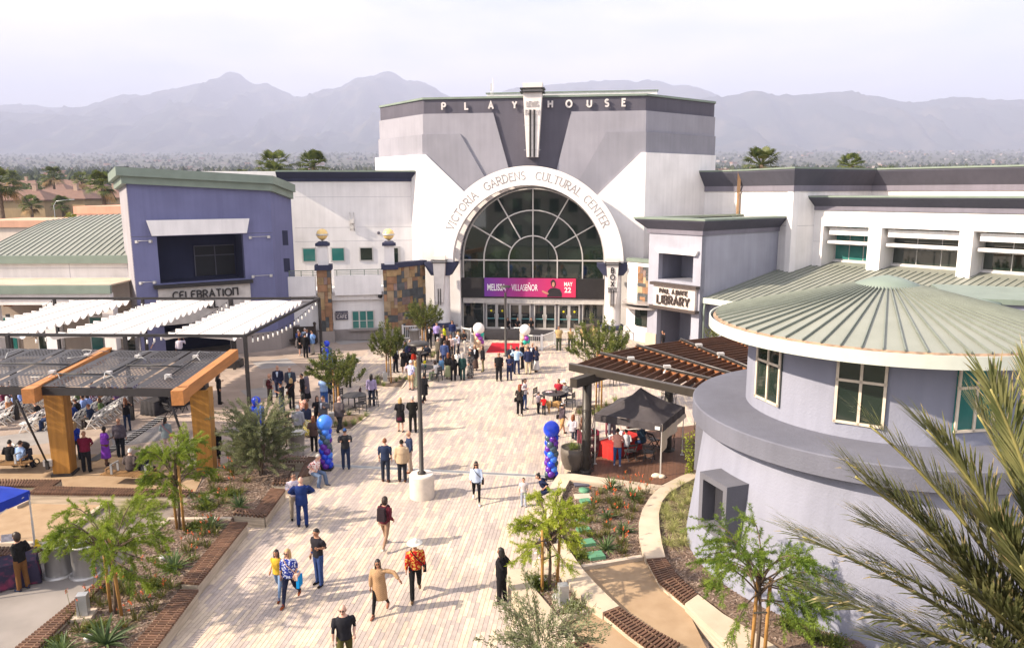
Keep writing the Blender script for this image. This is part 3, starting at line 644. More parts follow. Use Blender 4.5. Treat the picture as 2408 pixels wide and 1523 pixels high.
# blade sign
wp = 1.0; q = [uz(880,78, wp), uz(1000,75, wp), uz(972,520, wp), uz(905,520, wp)]
bl = wpart('blade_sign', MB().prism([PW(u, z, wp) for u, z in q], PN * -.92), M('pale_blade',(.66,.62,.61), rough=.8, var=.1, scale=1.5), ph); um = sum(p[0] for p in q) / 4; ztop = q[0][1]
for dz in (.42,.68): wpart('band', MB().box(PW(um, ztop - dz, wp - .4),(q[1][0] - q[0][0] + .35,1.25,.10), math.atan2(PU.y, PU.x)), black_m, bl)
zl = q[2][1]
for dx in (-.16,.16): wpart('fin', MB().prism([PW(um + dx - .07, zl, wp + .08), PW(um + dx + .07, zl, wp + .08), PW(um + dx + .07, zl + (ztop - zl) * .64, wp + .08), PW(um + dx - .07, zl + (ztop - zl) * .64, wp + .08)], PN * -.1), black_m, bl)
lgrey = M('letter_grey',(.42,.39,.39)); lpale = M('letter_pale',(.58,.54,.54), rough=.5)
word('LEWIS', PW(um, ztop - 1.75, wp), PU, ZV, PN,.36,.05,.06, lgrey, bl, gap=.14, wx=.8); word('FAMILY', PW(um, ztop - 2.40, wp), PU, ZV, PN,.36,.05,.06, lgrey, bl, gap=.12, wx=.75)
for z_ in (ztop - 3.2 - i * 1.9 for i in range(3)):
 if z_ > zl: wpart('joint', MB().box(PW(um, z_, wp + .001),((q[1][0] - q[0][0]) * .85,.01,.03), math.atan2(PU.y, PU.x)), joint_m, bl)
for c, x, y in zip('PLAYHOUSE',(403,540,680,822,1036,1142,1268,1374,1476),(240,236,234,231,226,224,222,219,216)):
 o_ = uz(x, y,.1); wpart('letter', glyph(c, PW(o_[0], o_[1],.22), PU, ZV, PN,(uz(x, y - 40,.1)[1] - o_[1]),.13,.10), lpale, ph)
# ---- left wing with cafe and terrace ---------------------------------
LO = Gz('A',945,242); LD = Vector((math.cos(R_(9.5)), math.sin(R_(9.5)),0)); LN = Vector((LD.y,-LD.x,0))
def LW(s, z, w=0.0): return LO + LD * s + LN * w + ZV * z
def lz(k, x, y, w=0.0):
 p = OnPlane(*px(k, x, y), LO + LN * w, LN); return ((p - LO).dot(LD), p.z)
lw = empty('cafe_wing', 'white two-storey wing with navy cornice, roof terrace and cafe window', 'building',(LO.x, LO.y,0))
def cornice(mbn, pts, z0, z1, out, mt_hi, mt_lo, cap, parent, low=.0):
 """flared cornice along a polyline of (point, outward normal) pairs"""
 m = MB(); n = len(pts); vs = []
 prof = [(0.02,0),(.10,0),(.12, low),(out,(z1 - z0) * .93),(out,(z1 - z0)),(0.0,(z1 - z0))]
 for p, nn in pts:
  for o_, h_ in prof: vs.append(Vector((p[0], p[1], z0 + h_)) + nn * o_)
 k = len(prof)
 for i in range(n - 1):
  for j in range(k - 1):
   a = i * k + j; mm = 1 if j < 2 else 0
   m.add([vs[a], vs[a + k], vs[a + k + 1], vs[a + 1]], [(0,1,2,3)], mm)
 for i in (0, n - 1): m.add([vs[i * k + j] for j in range(k)], [tuple(range(k))],0)
 o = wpart(mbn, m, [mt_hi, mt_lo], parent)
 c = MB(); vs = []
 for p, nn in pts:
  for o_, h_ in ((out + .06,.0),(out + .06,.12),(-.5,.14),(-.5,0)): vs.append(Vector((p[0], p[1], z1 + .002 + h_)) + nn * o_)
 for i in range(n - 1):
  for j in range(4): a, b = i * 4 + j, i * 4 + (j + 1) % 4; c.add([vs[a], vs[b], vs[b + 4], vs[a + 4]], [(0,1,2,3)])
 c.add(vs[:4], [(0,1,2,3)]); c.add(vs[-4:], [(3,2,1,0)])
 wpart('coping', c, cap, o); return o
wu = -4.5
sA, zA = lz('T2',270,275, wu); sB, zB = lz('T2',1445,275, wu); zct = lz('T2',700,186, wu)[1]; zuw = zA
wpart('upper_wall', MB().prism([LW(sA - 6,0, wu), LW(sB + 1.2,0, wu), LW(sB + 1.2,0, wu - 12), LW(sA - 6,0, wu - 12)],(0,0, zct)), white_m, lw)
cornice('cornice', [(LW(sA - .3,0, wu), LN),(LW(sB - .1,0, wu), LN)], zuw, zct - .06,.75, navy_m, navy_m, copper, lw, low=.25)
for y in (410,678,798):
 s0, z0 = lz('T2',390, y, wu); wpart('joint', MB().box(LW((s0 + sB) / 2, z0, wu),(sB - s0,.012,.025), R_(9.5)), joint_m, lw)
for x0, x1, y0, y1, mt in ((450,580,848,975, glass_t),(700,830,845,970, glass_t),(948,1075,842,965, glass_d)):
 a = lz('T2', x0, y0, wu); b = lz('T2', x1, y1, wu); wn = wpart('window', MB().prism([LW(a[0], a[1], wu + .05), LW(b[0], a[1], wu + .05), LW(b[0], b[1], wu + .05), LW(a[0], b[1], wu + .05)], LN * -.08), alum, lw)
 wpart('pane', MB().prism([LW(a[0] + .1, a[1] - .1, wu + .058), LW(b[0] - .1, a[1] - .1, wu + .058), LW(b[0] - .1, b[1] + .1, wu + .058), LW(a[0] + .1, b[1] + .1, wu + .058)], LN * -.02), mt, wn)
a = lz('T2',1222,838, wu); b = lz('T2',1312,1050, wu); dn = wpart('terrace_door', MB().prism([LW(a[0], a[1], wu + .05), LW(b[0], a[1], wu + .05), LW(b[0], b[1], wu + .05), LW(a[0], b[1], wu + .05)], LN * -.08), alum, lw)
wpart('pane', MB().prism([LW(a[0] + .15, a[1] - .15, wu + .06), LW(b[0] - .2, a[1] - .15, wu + .06), LW(b[0] - .2, b[1], wu + .06), LW(a[0] + .15, b[1], wu + .06)], LN * -.02), glass_d, dn)
s0, z0 = lz('T2',888,620, wu); wpart('antenna_box', MB().box(LW(s0, z0, wu + .12),(.32,.2,.36)).box(LW(s0, z0 - .5, wu + .12),(.26,.14,.25)).tube([LW(s0 - .15, z0 - .75, wu + .08), LW(s0 - .15, z0 + .75, wu + .08)],.025,5).tube([LW(s0 + .15, z0 - .75, wu + .08), LW(s0 + .15, z0 + .75, wu + .08)],.025,5), alum, lw)
s0, z0 = lz('T2',1118,720, wu); wpart('camera_dome', MB().sphere(LW(s0, z0, wu + .08),.13,10,6), gdark, lw)
# cafe front, terrace slab and parapets
sL, _ = lz('A',560,250); sP2, _ = lz('A',1400,150); zt = lz('T2',900,1300,0)[1]; zpt = lz('T2',900,1090,.5)[1]; zpb = lz('T2',900,1260,.5)[1]
wpart('cafe_wall', MB().prism([LW(sL - 4,.0,0), LW(sP2 + 1.0,0,0), LW(sP2 + 1,0, wu + .05), LW(sL - 4,0, wu + .05)],(0,0, zt)), white_m, lw)
zw = lz('A',1000,148,.12)[1]
wpart('wainscot', MB().prism([LW(sL - 4,0,.12), LW(sP2 + .6,0,.12), LW(sP2 + .6,0,.005), LW(sL - 4,0,.005)],(0,0, zw)), wains, lw)
wpart('terrace_edge', MB().prism([LW(sL - 4, zt + .01,.3), LW(sP2, zt + .01,.3), LW(sP2, zt + .01, wu + .06), LW(sL - 4, zt + .01, wu + .06)],(0,0,.55)), white_m, lw)
for k,(x0, x1) in enumerate(((222,572),(735,1142))):
 a = lz('T2', x0,1200,.6)[0]; b = lz('T2', x1,1200,.6)[0]
 wpart('parapet', MB().prism([LW(a, zpb,.62), LW(b, zpb,.62), LW(b, zpb,.32), LW(a, zpb,.32)],(0,0, zpt - zpb)), white_m, lw)
 rl = wpart('railing', MB().beam(LW(a, zpt + .42,.45), LW(b + .25, zpt + .42,.45),.06,.06).beam(LW(a, zpt + .25,.45), LW(b + .25, zpt + .25,.45),.04,.04).beam(LW(a, zpt + .10,.45), LW(b + .25, zpt + .10,.45),.04,.04), copper, lw)
 for i in range(4): wpart('rail_post', MB().beam(LW(a + (b - a) * (i + .2) / 3.4, zpt - .05,.45), LW(a + (b - a) * (i + .2) / 3.4, zpt + .45,.45),.05,.05), copper, rl)
for x, y in ((430,1060),(480,1065),(980,1068),(1040,1062)):
 s0, _ = lz('T2', x, y,-1.5); c = MB().box(LW(s0, zt + 1.0,-1.5),(.5,.5,.05),.3).box(LW(s0, zt + 1.3,-1.72),(.5,.05,.55),.3)
 for dx in (-.2,.2):
  for dy in (-.2,.2): c.beam(LW(s0 + dx, zt + .56,-1.5 + dy), LW(s0 + dx, zt + 1.0,-1.5 + dy),.04,.04)
 tag(c.build('terrace_chair', gdark), 'dark grey chair on the cafe roof terrace behind the rail', 'chair', 'chairs on the roof terrace')
# cafe window and sign
a = lz('A',1100,-15,.12); b = lz('A',1305,135,.12)
wn = wpart('cafe_window', MB().prism([LW(a[0], a[1],.10), LW(b[0], a[1],.10), LW(b[0], b[1],.10), LW(a[0], b[1],.10)], LN * -.12), alum, lw)
for i in range(3):
 for j,(f0, f1) in enumerate(((.46,.96),(.04,.42))):
  x0 = a[0] + .08 + (b[0] - a[0] - .1) * i / 3; x1 = a[0] + (b[0] - a[0] - .06) * (i + 1) / 3; z0 = b[1] + (a[1] - b[1]) * f0; z1 = b[1] + (a[1] - b[1]) * f1
  wpart('pane', MB().prism([LW(x0, z0,.115), LW(x1 - .04, z0,.115), LW(x1 - .04, z1,.115), LW(x0, z1,.115)], LN * -.02), glass_t, wn)
wpart('sill', MB().box(LW((a[0] + b[0]) / 2, b[1] - .06,.22),(b[0] - a[0] + .5,.4,.1), R_(9.5)), wains, wn)
a = lz('A',960,-12,.06); b = lz('A',1072,60,.06)
sg = wpart('cafe_sign', MB().prism([LW(a[0], a[1],.1), LW(b[0], a[1],.1), LW(b[0], b[1],.1), LW(a[0], b[1],.1)], LN * -.1), gdark, lw); hh = a[1] - b[1]; mm_ = (a[0] + b[0]) / 2
word('CAFE', LW(mm_, b[1] + hh * .2,.102), LD, ZV, LN, hh * .34,.045,.015, lpale, sg, gap=.28); word('CULTURAL CENTER', LW(mm_, b[1] + hh * .68,.102), LD, ZV, LN, hh * .12,.016,.012, lgrey, sg, gap=.35)
s0, z0 = lz('T2',1132,1268,.35); wpart('speaker', MB().sphere(LW(s0, z0,.38),.18,12,8), black_m, lw)
# stone piers, each stone its own piece
stone_cols = [M('stone_%s' % n, c, rough=.85, var=.25, scale=2.5, bump=.4, bscale=9, rnd=.18) for n, c in (('rust',(.25,.135,.075)),('ochre',(.30,.20,.10)),('slate',(.075,.08,.085)),('plum',(.21,.145,.13)),('buff',(.33,.24,.15)))]
mortar = M('mortar',(.10,.085,.07))
def stones(parent, org, U, N, w, h, seed, cell=.27):
 rn = random.Random(seed); nx = max(2, round(w / cell)); nz = max(2, round(h / cell)); cw, ch = w / nx, h / nz; occ = [[0] * nz for _ in range(nx)]
 for j in range(nz):
  for i in range(nx):
   if occ[i][j]: continue
   for a, b in rn.sample(((2,2),(1,2),(2,1),(2,3),(1,1),(3,2)),6) + [(1,1)]:
    if i + a <= nx and j + b <= nz and all(not occ[i + p][j + q] for p in range(a) for q in range(b)): break
   for p in range(a):
    for q in range(b): occ[i + p][j + q] = 1
   g = .012; d = rn.uniform(.03,.06)
   P = [org + U * (i * cw + g) + ZV * (j * ch + g), org + U * ((i + a) * cw - g) + ZV * (j * ch + g), org + U * ((i + a) * cw - g) + ZV * ((j + b) * ch - g), org + U * (i * cw + g) + ZV * ((j + b) * ch - g)]
   mt = stone_cols[rn.choice((0,0,1,2,2,3,4) if a * b > 1 else (0,1,2,2,4))]
   wpart('stone', MB().prism([p + N * d for p in P], N * -d), mt, parent)
globe_m = M('globe_glass',(.85,.60,.24), rough=.25, var=.05);
def pier(x0, x1, k, ybase, ytop_st, lab, seed, wd=.75, capx=(0,0)):
 a = lz('T2', x0,1200, wd)[0]; b = lz('T2', x1,1200, wd)[0]; zs = lz('T2',(x0 + x1) / 2, ytop_st, wd)[1]; e = empty('stone_pier', lab, 'pier', LW((a + b) / 2,0, wd / 2 - .3))
 wpart('core', MB().prism([LW(a + .05,0, wd - .05), LW(b - .05,0, wd - .05), LW(b - .05,0,-.4), LW(a + .05,0,-.4)],(0,0, zs)), mortar, e)
 zb_ = zw + .02; wpart('pier_base', MB().prism([LW(a - .12,0, wd + .12), LW(b + .12,0, wd + .12), LW(b + .12,0,-.3), LW(a - .12,0,-.3)],(0,0, zb_)), wains, e)
 stones(e, LW(a, zb_, wd - .05), LD, LN, b - a, zs - zb_, seed); stones(e, LW(a + .05, zb_,-.3), LN,-LD, wd + .25, zs - zb_, seed + 9); stones(e, LW(b - .05, zb_, wd - .05),-LN, LD, wd + .25, zs - zb_, seed + 5)
 wpart('cap', MB().prism([LW(a - .12, zs, wd + .1), LW(b + .12, zs, wd + .1), LW(b + .12, zs,-.5), LW(a - .12, zs,-.5)],(0,0,.38)), navy_m, e)
 c = (a + b) / 2; ww = (b - a) * .36; z2 = zs + .38; wpart('head_block', MB().box(LW(c, z2 + .72, wd * .35),(ww * 2, ww * 2,1.44), R_(9.5)), white_m, e)
 hb = MB(); hb.box(LW(c, z2 + 1.54, wd * .35),(ww * 2 + .28, ww * 2 + .28,.2), R_(9.5)).box(LW(c, z2 + 1.70, wd * .35),(ww * 2 + .2, ww * 2 + .2,.14), R_(9.5), taper=(.6,.6)); wpart('head_cap', hb, navy_m, e)
 gl = wpart('globe_lamp', MB().sphere(LW(c, z2 + 2.30, wd * .35),.43,20,12), globe_m, e); wpart('globe_band', MB().lathe([(.45,0),(.47,.0),(.47,.12),(.45,.12)], LW(c, z2 + 2.22, wd * .35),20).lathe([(.1,-.5),(.06,-.38),(.16,-.34)], LW(c, z2 + 2.22, wd * .35),8), alum, gl)
 return b
pier(583,705,0,0,1045, 'stone pier with globe lamp beside the cafe sign',11)
bx = pier(1160,1280,0,0,1040, 'stone pier with globe lamp next to angled stone wall',23)
# angled stone wall running back to the playhouse
sw_e = empty('stone_wall', 'tall angled wall of mixed rust and slate stone blocks with navy cap', 'wall', LW(bx,0,.3)); wd2 = Vector((.60,.80,0)); wn2 = Vector((wd2.y,-wd2.x,0)); st0 = LW(bx - .05,0,.68)
p1 = OnPlane(*px('T2',1527,1100), st0, wn2); wl = (p1 - st0).dot(wd2); zs_ = OnPlane(*px('T2',1400,1010), st0, wn2).z
wpart('core', MB().prism([st0 - wn2 * .06, st0 + wd2 * wl - wn2 * .06, st0 + wd2 * wl - wn2 * .5, st0 - wn2 * .5],(0,0, zs_)), mortar, sw_e)
stones(sw_e, st0 - wn2 * .06 + ZV * .02, wd2, wn2, wl, zs_ - .02,77,.30)
wpart('cap', MB().prism([st0 + wn2 * .1 - wd2 * .0, st0 + wd2 * (wl + .1) + wn2 * .1, st0 + wd2 * (wl + .1) - wn2 * .6, st0 - wn2 * .6],(0,0,.36)).__class__().prism([st0 + wn2 * .1 + ZV * zs_, st0 + wd2 * (wl + .1) + wn2 * .1 + ZV * zs_, st0 + wd2 * (wl + .1) - wn2 * .6 + ZV * zs_, st0 - wn2 * .6 + ZV * zs_],(0,0,.36)), navy_m, sw_e)
# ---- celebration hall tower ------------------------------------------
TF = Vector((-25.08,49.61,0)); TR = Vector((-17.34,54.53,0)); TD = (TR - TF).normalized(); TN = Vector((TD.y,-TD.x,0)); TW = (TR - TF).length
TRg = (Vector((.21,.978,0)));  # right-hand return
def tp(s, z, w=0.0): return TF + TD * s + TN * w + ZV * z
def tz(k, x, y, w=0.0):
 p = OnPlane(*px(k, x, y), TF + TN * w, TN); return ((p - TF).dot(TD), p.z)
ct = empty('celebration_tower', 'slate blue entrance tower with sloping green roof edge and dark upper opening', 'building',(TF + TR) / 2 + Vector((-1.5,3,0)))
zFL, zFR = 12.1,11.6; bl_ = TF - TN * 5.2; br_ = TR + TRg * 3.0; zBL, zBR = 11.75,11.0
oa = tz('T1',1362,752); ob = tz('T1',2112,728); oc_ = tz('T1',1393,1165); s0, s1 = oa[0], ob[0]; zo1 = oa[1]; zo0 = oc_[1]
d0, d1, zd = s0 + .2, s1 - .2, tz('T1',1700,1480)[1]
def front(nm, q, mt, w=0.0, d=.5): wpart(nm, MB().prism([tp(s, z, w) for s, z in q], TN * -d), mt, ct)
front('wall', [(0,0),(s0,0),(s0, zFL - (zFL - zFR) * s0 / TW),(0, zFL)], blue_m); front('wall', [(s1,0),(TW,0),(TW, zFR),(s1, zFL - (zFL - zFR) * s1 / TW)], blue_m)
front('wall_head', [(s0, zo1),(s1, zo1),(s1, zFL - (zFL - zFR) * s1 / TW),(s0, zFL - (zFL - zFR) * s0 / TW)], blue_m); front('wall_spandrel', [(s0, zd),(s1, zd),(s1, zo0),(s0, zo0)], blue_m)
lightside = stucco('pale_lavender_stucco',(.30,.285,.315))
wpart('side_wall', MB().add([TF, TF - TN * .5 - TD * .0, bl_, tp(0, zFL), bl_ + ZV * zBL, TF - TN * .5 + ZV * zFL], [(0,3,4,2)]), lightside, ct)
wpart('side_wall', MB().add([TR, br_, br_ + ZV * zBR, TR + ZV * zFR], [(0,1,2,3)]), blue_m, ct)
wpart('roof', MB().add([tp(0, zFL), tp(TW, zFR), br_ + ZV * zBR, br_ - TD * 8 + ZV * 11.2 + Vector((0,6,0)), bl_ + ZV * zBL], [(0,1,2,3,4)]), copper, ct)
# fascia in two steps round the roof edge
for off, za, zb2 in ((.32,-.08,.42),(.62,.42,.98)):
 fa = MB(); path = [(bl_ - TD * off, zBL),(tp(-off,0, off), zFL),(tp(TW + off * .2,0, off), zFR),(br_ + Vector((.79,-.61,0)) * off, zBR)]
 for (p, z),(q, z2) in zip(path, path[1:]):
  inn = (q - p).normalized(); inn = Vector((-inn.y, inn.x,0)) * .8
  fa.add([p + ZV * (z + za), q + ZV * (z2 + za), q + ZV * (z2 + zb2), p + ZV * (z + zb2), p + inn + ZV * (z + za), q + inn + ZV * (z2 + za), q + inn + ZV * (z2 + zb2), p + inn + ZV * (z + zb2)], [(0,1,2,3),(3,2,6,7),(0,4,5,1),(4,7,6,5)])
 wpart('fascia', fa, copper, ct)
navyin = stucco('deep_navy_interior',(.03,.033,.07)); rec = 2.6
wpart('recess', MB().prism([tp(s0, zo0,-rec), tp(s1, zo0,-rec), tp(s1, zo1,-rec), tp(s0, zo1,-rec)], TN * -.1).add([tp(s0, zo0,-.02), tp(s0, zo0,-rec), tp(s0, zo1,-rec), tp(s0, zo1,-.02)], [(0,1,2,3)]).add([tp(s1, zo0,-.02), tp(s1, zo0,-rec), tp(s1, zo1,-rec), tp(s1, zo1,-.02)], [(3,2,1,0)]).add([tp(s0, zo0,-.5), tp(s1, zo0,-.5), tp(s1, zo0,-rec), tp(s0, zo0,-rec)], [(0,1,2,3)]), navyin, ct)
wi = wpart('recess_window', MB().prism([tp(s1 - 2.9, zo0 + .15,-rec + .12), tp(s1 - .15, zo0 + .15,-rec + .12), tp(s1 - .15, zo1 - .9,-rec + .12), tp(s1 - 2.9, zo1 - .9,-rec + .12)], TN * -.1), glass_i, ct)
for q in ([(s1 - 1.5, zo0 + .15),(s1 - 1.5, zo1 - .9)], [(s1 - 2.9, zo0 + 1.6),(s1 - .15, zo0 + 1.6)], [(s1 - 2.9, zo1 - .9),(s1 - .15, zo1 - .9)], [(s1 - 2.9, zo0 + .15),(s1 - 2.9, zo1 - .9)]):
 m = MB(); ribbon(m, q,.07, tp(0,0,-rec + .12), TD, ZV, TN,.05,1); wpart('mullion', m, gdark, wi)
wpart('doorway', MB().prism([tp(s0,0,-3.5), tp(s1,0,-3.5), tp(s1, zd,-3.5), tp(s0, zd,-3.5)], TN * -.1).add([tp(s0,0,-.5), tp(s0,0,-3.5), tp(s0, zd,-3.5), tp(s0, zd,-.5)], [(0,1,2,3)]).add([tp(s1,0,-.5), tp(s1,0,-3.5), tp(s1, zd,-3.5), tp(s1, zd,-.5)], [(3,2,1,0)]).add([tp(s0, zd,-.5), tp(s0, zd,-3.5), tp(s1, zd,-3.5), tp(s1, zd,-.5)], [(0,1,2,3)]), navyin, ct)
q = [tz('T1', x, y,.35) for x, y in ((1275,613),(2170,596),(2148,722),(1325,748))]; wpart('lintel', MB().prism([tp(s, z,.35) for s, z in q], TN * -.345), white_m, ct)
a = tz('T1',1340,1188,.35); b = tz('T1',2200,1135,.35); wpart('ledge', MB().box(tp((a[0] + b[0]) / 2,(a[1] + b[1]) / 2 - .05,.2),(b[0] - a[0],.55,.24), math.atan2(TD.y, TD.x)), black_m, ct)
a = tz('T1',1375,1210,.2); b = tz('T1',2175,1150,.2); zs1 = (a[1] + b[1]) / 2; zs0 = zd - .15
sg = wpart('sign_panel', MB().prism([tp(a[0], zs1,.2), tp(b[0], zs1,.2), tp(b[0], zs0,.2), tp(a[0], zs0,.2)], TN * -.195), conc_m, ct)
mm_ = (a[0] + b[0]) / 2; hL = .5; word('ceLeBRATIOn', tp(mm_, zs1 - .8,.2), TD, ZV, TN, hL,.085,.10, black_m, sg, gap=.24); word('HALL', tp(mm_, zs1 - 1.55,.2), TD, ZV, TN, hL,.085,.10, black_m, sg, gap=.24)
for x0, y0, x1, y1 in ((1190,792,1310,792),(2180,755,2340,752),(1225,1152,1345,1142),(2205,1095,2360,1083)):
 a = tz('T1', x0, y0,.15); b = tz('T1', x1, y1,.15); wpart('light_track', MB().tube([tp(a[0], a[1],.15), tp(b[0], a[1],.15)],.02,5).box(tp(a[0], a[1] - .05,.1),(.16,.2,.18)).box(tp(b[0], a[1] - .05,.1),(.16,.2,.18)), alum, ct)
zj = tz('T1',1500,745)[1]; wpart('joint', MB().box(tp(s0 / 2, zj,.0),(s0,.012,.03), math.atan2(TD.y, TD.x)), gdark, ct); wpart('joint', MB().box(tp((s1 + TW) / 2, zj,.0),(TW - s1,.012,.03), math.atan2(TD.y, TD.x)), gdark, ct)
for x0, x1, y0, y1 in ((278,325,700,828),(290,342,942,1060)):   # slots in the right return
 nR = Vector((TRg.y,-TRg.x,0)); P = [OnPlane(*px('T2', x, y), TR, nR) + nR * .012 for x, y in ((x0, y0),(x1, y0),(x1 + 8, y1),(x0 + 8, y1))]; wpart('slot_window', MB().prism(P, nR * -.01), navyin, ct)
plw = MB(); pts = [TR + TD * -3.4 + TN * .35, TR + TN * .35 + TD * .1, br_ + Vector((.3,-.25,0)), br_, TR - TN * .1, TR + TD * -3.4 - TN * .1]
wpart('plinth', plw.prism(pts,(0,0,1.35)), wains, ct)
# ---- hall wing on the left with curved green roof ----------------------
hw = empty('hall_wing', 'long white hall with curved green seamed roof left of the blue tower', 'building',(-36,56,0))
Ye = 53.0; eL = AtY(-60,600, Ye); eR = AtY(300,600, Ye); ze = eR.z
Yc_ = 62.0; crest = [(-60,560),(0,545),(95,521),(190,508),(290,503),(330,503)]
def crest_at(X):
 P = [AtY(x, y, Yc_) for x, y in crest]
 for p, q in zip(P, P[1:]):
  if X <= q.x: t = (X - p.x) / (q.x - p.x); return p.z + (q.z - p.z) * max(0, min(1.0, t))
 return P[-1].z
def rf(X, t):
 z1 = crest_at(X); Y = Ye + (Yc_ - Ye) * t; return Vector((X, Y, ze + (z1 - ze) * (.75 * t + .25 * math.sin(t * math.pi / 2))))
m = MB(); nx, ny = 30,8
for i in range(nx + 1):
 for j in range(ny + 1): m.v.append(tuple(rf(eL.x + (eR.x - eL.x + 1) * i / nx, j / ny)))
for i in range(nx):
 for j in range(ny): a = i * (ny + 1) + j; m.f.append((a, a + ny + 1, a + ny + 2, a + 1)); m.m.append(0); m.sm.append(True)
rfo = wpart('roof', m, roofg, hw)
X = eL.x
while X < eR.x + .5:
 m = MB()
 for j in range(ny): m.beam(rf(X, j / ny) + ZV * .02, rf(X,(j + 1) / ny) + ZV * .02,.035,.07)
 wpart('seam', m, seamg, rfo); X += .45
wpart('eave_fascia', MB().box(((eL.x + eR.x) / 2, Ye - .1, ze - .28),(eR.x - eL.x + 1,.25,.56)), copper, hw)
zlow = AtY(150,655, Ye).z; zcan = AtY(150,672,49.0).z
wpart('wall', MB().box(((eL.x + eR.x) / 2, Ye + 4,(ze - .3) / 2),(eR.x - eL.x + 2,7.6, ze - .3)), white_m, hw)
for xx in (-31.5,-25.5): wpart('joint', MB().box((xx, Ye + .195,(ze + zlow) / 2),(.03,.012, ze - zlow)), joint_m, hw)
wpart('joint', MB().box(((eL.x + eR.x) / 2, Ye + .195,(ze + zlow) / 2 - .1),(eR.x - eL.x,.012,.03)), joint_m, hw)
tanroof = M('tan_roof_membrane',(.46,.38,.30), rough=.95, var=.12, scale=.8)
wpart('canopy_roof', MB().box(((eL.x + eR.x) / 2,51.1, zcan + .02),(eR.x - eL.x + 1.4,4.0,.1)), tanroof, hw)
wpart('canopy_fascia', MB().box(((eL.x + eR.x) / 2,48.98, zcan - .25),(eR.x - eL.x + 1.5,.22,.55)), copper, hw)
wpart('canopy_beam', MB().box(((eL.x + eR.x) / 2,49.3, zcan - .9),(eR.x - eL.x + 1.2,.4,.75)), white_m, hw)
for xx in (-38.5,-34.6,-30.7,-26.8): cq = wpart('canopy_column', MB().box((xx,49.3,(zcan - 1.2) / 2),(.75,.6, zcan - 1.3)), white_m, hw); wpart('column_base', MB().box((xx,49.3,.55),(.95,.8,1.1)), wains, cq)
tanw = stucco('tan_hall_wall',(.40,.33,.28)); wpart('lower_wall', MB().box(((eL.x + eR.x) / 2, Ye + .08,1.9),(eR.x - eL.x + 2,.2,3.8)), tanw, hw)
for i, xx in enumerate((-39.5,-36.5,-33.2,-29.4,-27.0)):
 wn = wpart('glazed_door', MB().box((xx, Ye - .05,1.4),(1.9,.1,2.8)), alum, hw)
 for dx in (-.46,.46): wpart('pane', MB().box((xx + dx, Ye - .11,1.4),(.8,.05,2.5)), glass_t if i % 2 else glass_d, wn)
# ================================================================== library side
A_ = Vector((.615,-.7885,0)); B_ = Vector((.7885,.615,0)); RZA = math.atan2(A_.y, A_.x)
L0 = G(1520,810); LWd = 4.78; L1 = L0 + A_ * LWd
def fp(s, z, w=0.0): return L0 + A_ * s - B_ * w + ZV * z            # library front plane
def fz(x, y, w=0.0, k='T4'):
 p = OnPlane(*px(k, x, y), L0 - B_ * w, B_); return ((p - L0).dot(A_), p.z)
lb = empty('library_entrance', 'lavender grey library entrance block with slate cornice and open upper loggia', 'building',(L0.x + 2, L0.y,0))
zc0 = fz(383,630)[1]; zc1 = fz(383,560)[1] + .35
ou0, ou1 = fz(447,785), fz(703,1008); o0s, o1s, oz1, oz0 = ou0[0], ou1[0],(ou0[1] + fz(703,808)[1]) / 2,(fz(442,985)[1] + ou1[1]) / 2
lo0, lo1 = fz(435,1300)[0], fz(682,1300)[0]; loz = fz(560,1222)[1]
def lf(nm, q, mt=lav_m, w=0.0, d=.45): wpart(nm, MB().prism([fp(s, z, w) for s, z in q], B_ * d), mt, lb)
lf('wall', [(0,0),(o0s,0),(o0s, zc0 + .3),(0, zc0 + .3)]); lf('wall', [(o1s,0),(LWd,0),(LWd, zc0 + .3),(o1s, zc0 + .3)])
lf('wall_head', [(o0s, oz1),(o1s, oz1),(o1s, zc0 + .3),(o0s, zc0 + .3)]); lf('wall_spandrel', [(o0s, loz),(o1s, loz),(o1s, oz0),(o0s, oz0)])
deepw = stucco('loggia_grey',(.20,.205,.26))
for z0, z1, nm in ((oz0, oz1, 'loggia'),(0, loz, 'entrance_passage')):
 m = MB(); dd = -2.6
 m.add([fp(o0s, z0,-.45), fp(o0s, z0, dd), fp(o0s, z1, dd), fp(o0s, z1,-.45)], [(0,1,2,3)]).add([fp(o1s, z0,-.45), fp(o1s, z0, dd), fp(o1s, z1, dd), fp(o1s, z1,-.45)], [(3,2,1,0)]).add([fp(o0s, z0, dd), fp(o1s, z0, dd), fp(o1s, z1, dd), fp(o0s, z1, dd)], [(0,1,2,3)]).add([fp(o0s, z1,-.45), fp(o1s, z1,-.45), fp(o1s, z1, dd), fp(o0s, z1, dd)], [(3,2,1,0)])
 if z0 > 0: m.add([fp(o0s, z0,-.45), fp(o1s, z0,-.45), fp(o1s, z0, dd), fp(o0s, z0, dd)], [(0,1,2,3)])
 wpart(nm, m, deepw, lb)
for a, b in ((-.08, o0s),(o1s, LWd + .08)): lf('base_course', [(a,0),(b,0),(b,.95),(a,.95)], cream_base,.08,.075)
sideL = 14.0
m = MB().prism([L1, L1 + B_ * sideL, L1 + B_ * sideL - A_ * .4, L1 - A_ * .4 + B_ * .46],(0,0, zc0 + .3)); wpart('side_wall', m, lav_m, lb)
m = MB().prism([L0 + B_ * .45, L0 + B_ * sideL, L0 + B_ * sideL + A_ * .4, L0 + B_ * .45 + A_ * .4],(0,0, zc0 + .3)); wpart('side_wall', m, lav_m, lb)
wpart('roof', MB().prism([L0 + ZV * (zc0 + .7), L1 + ZV * (zc0 + .7), L1 + B_ * sideL + ZV * (zc0 + .7), L0 + B_ * sideL + ZV * (zc0 + .7)],(0,0,.1)), tanroof, lb)
cl_ = (A_ * -1 - B_).normalized() * 1.414; cr_ = (A_ - B_)
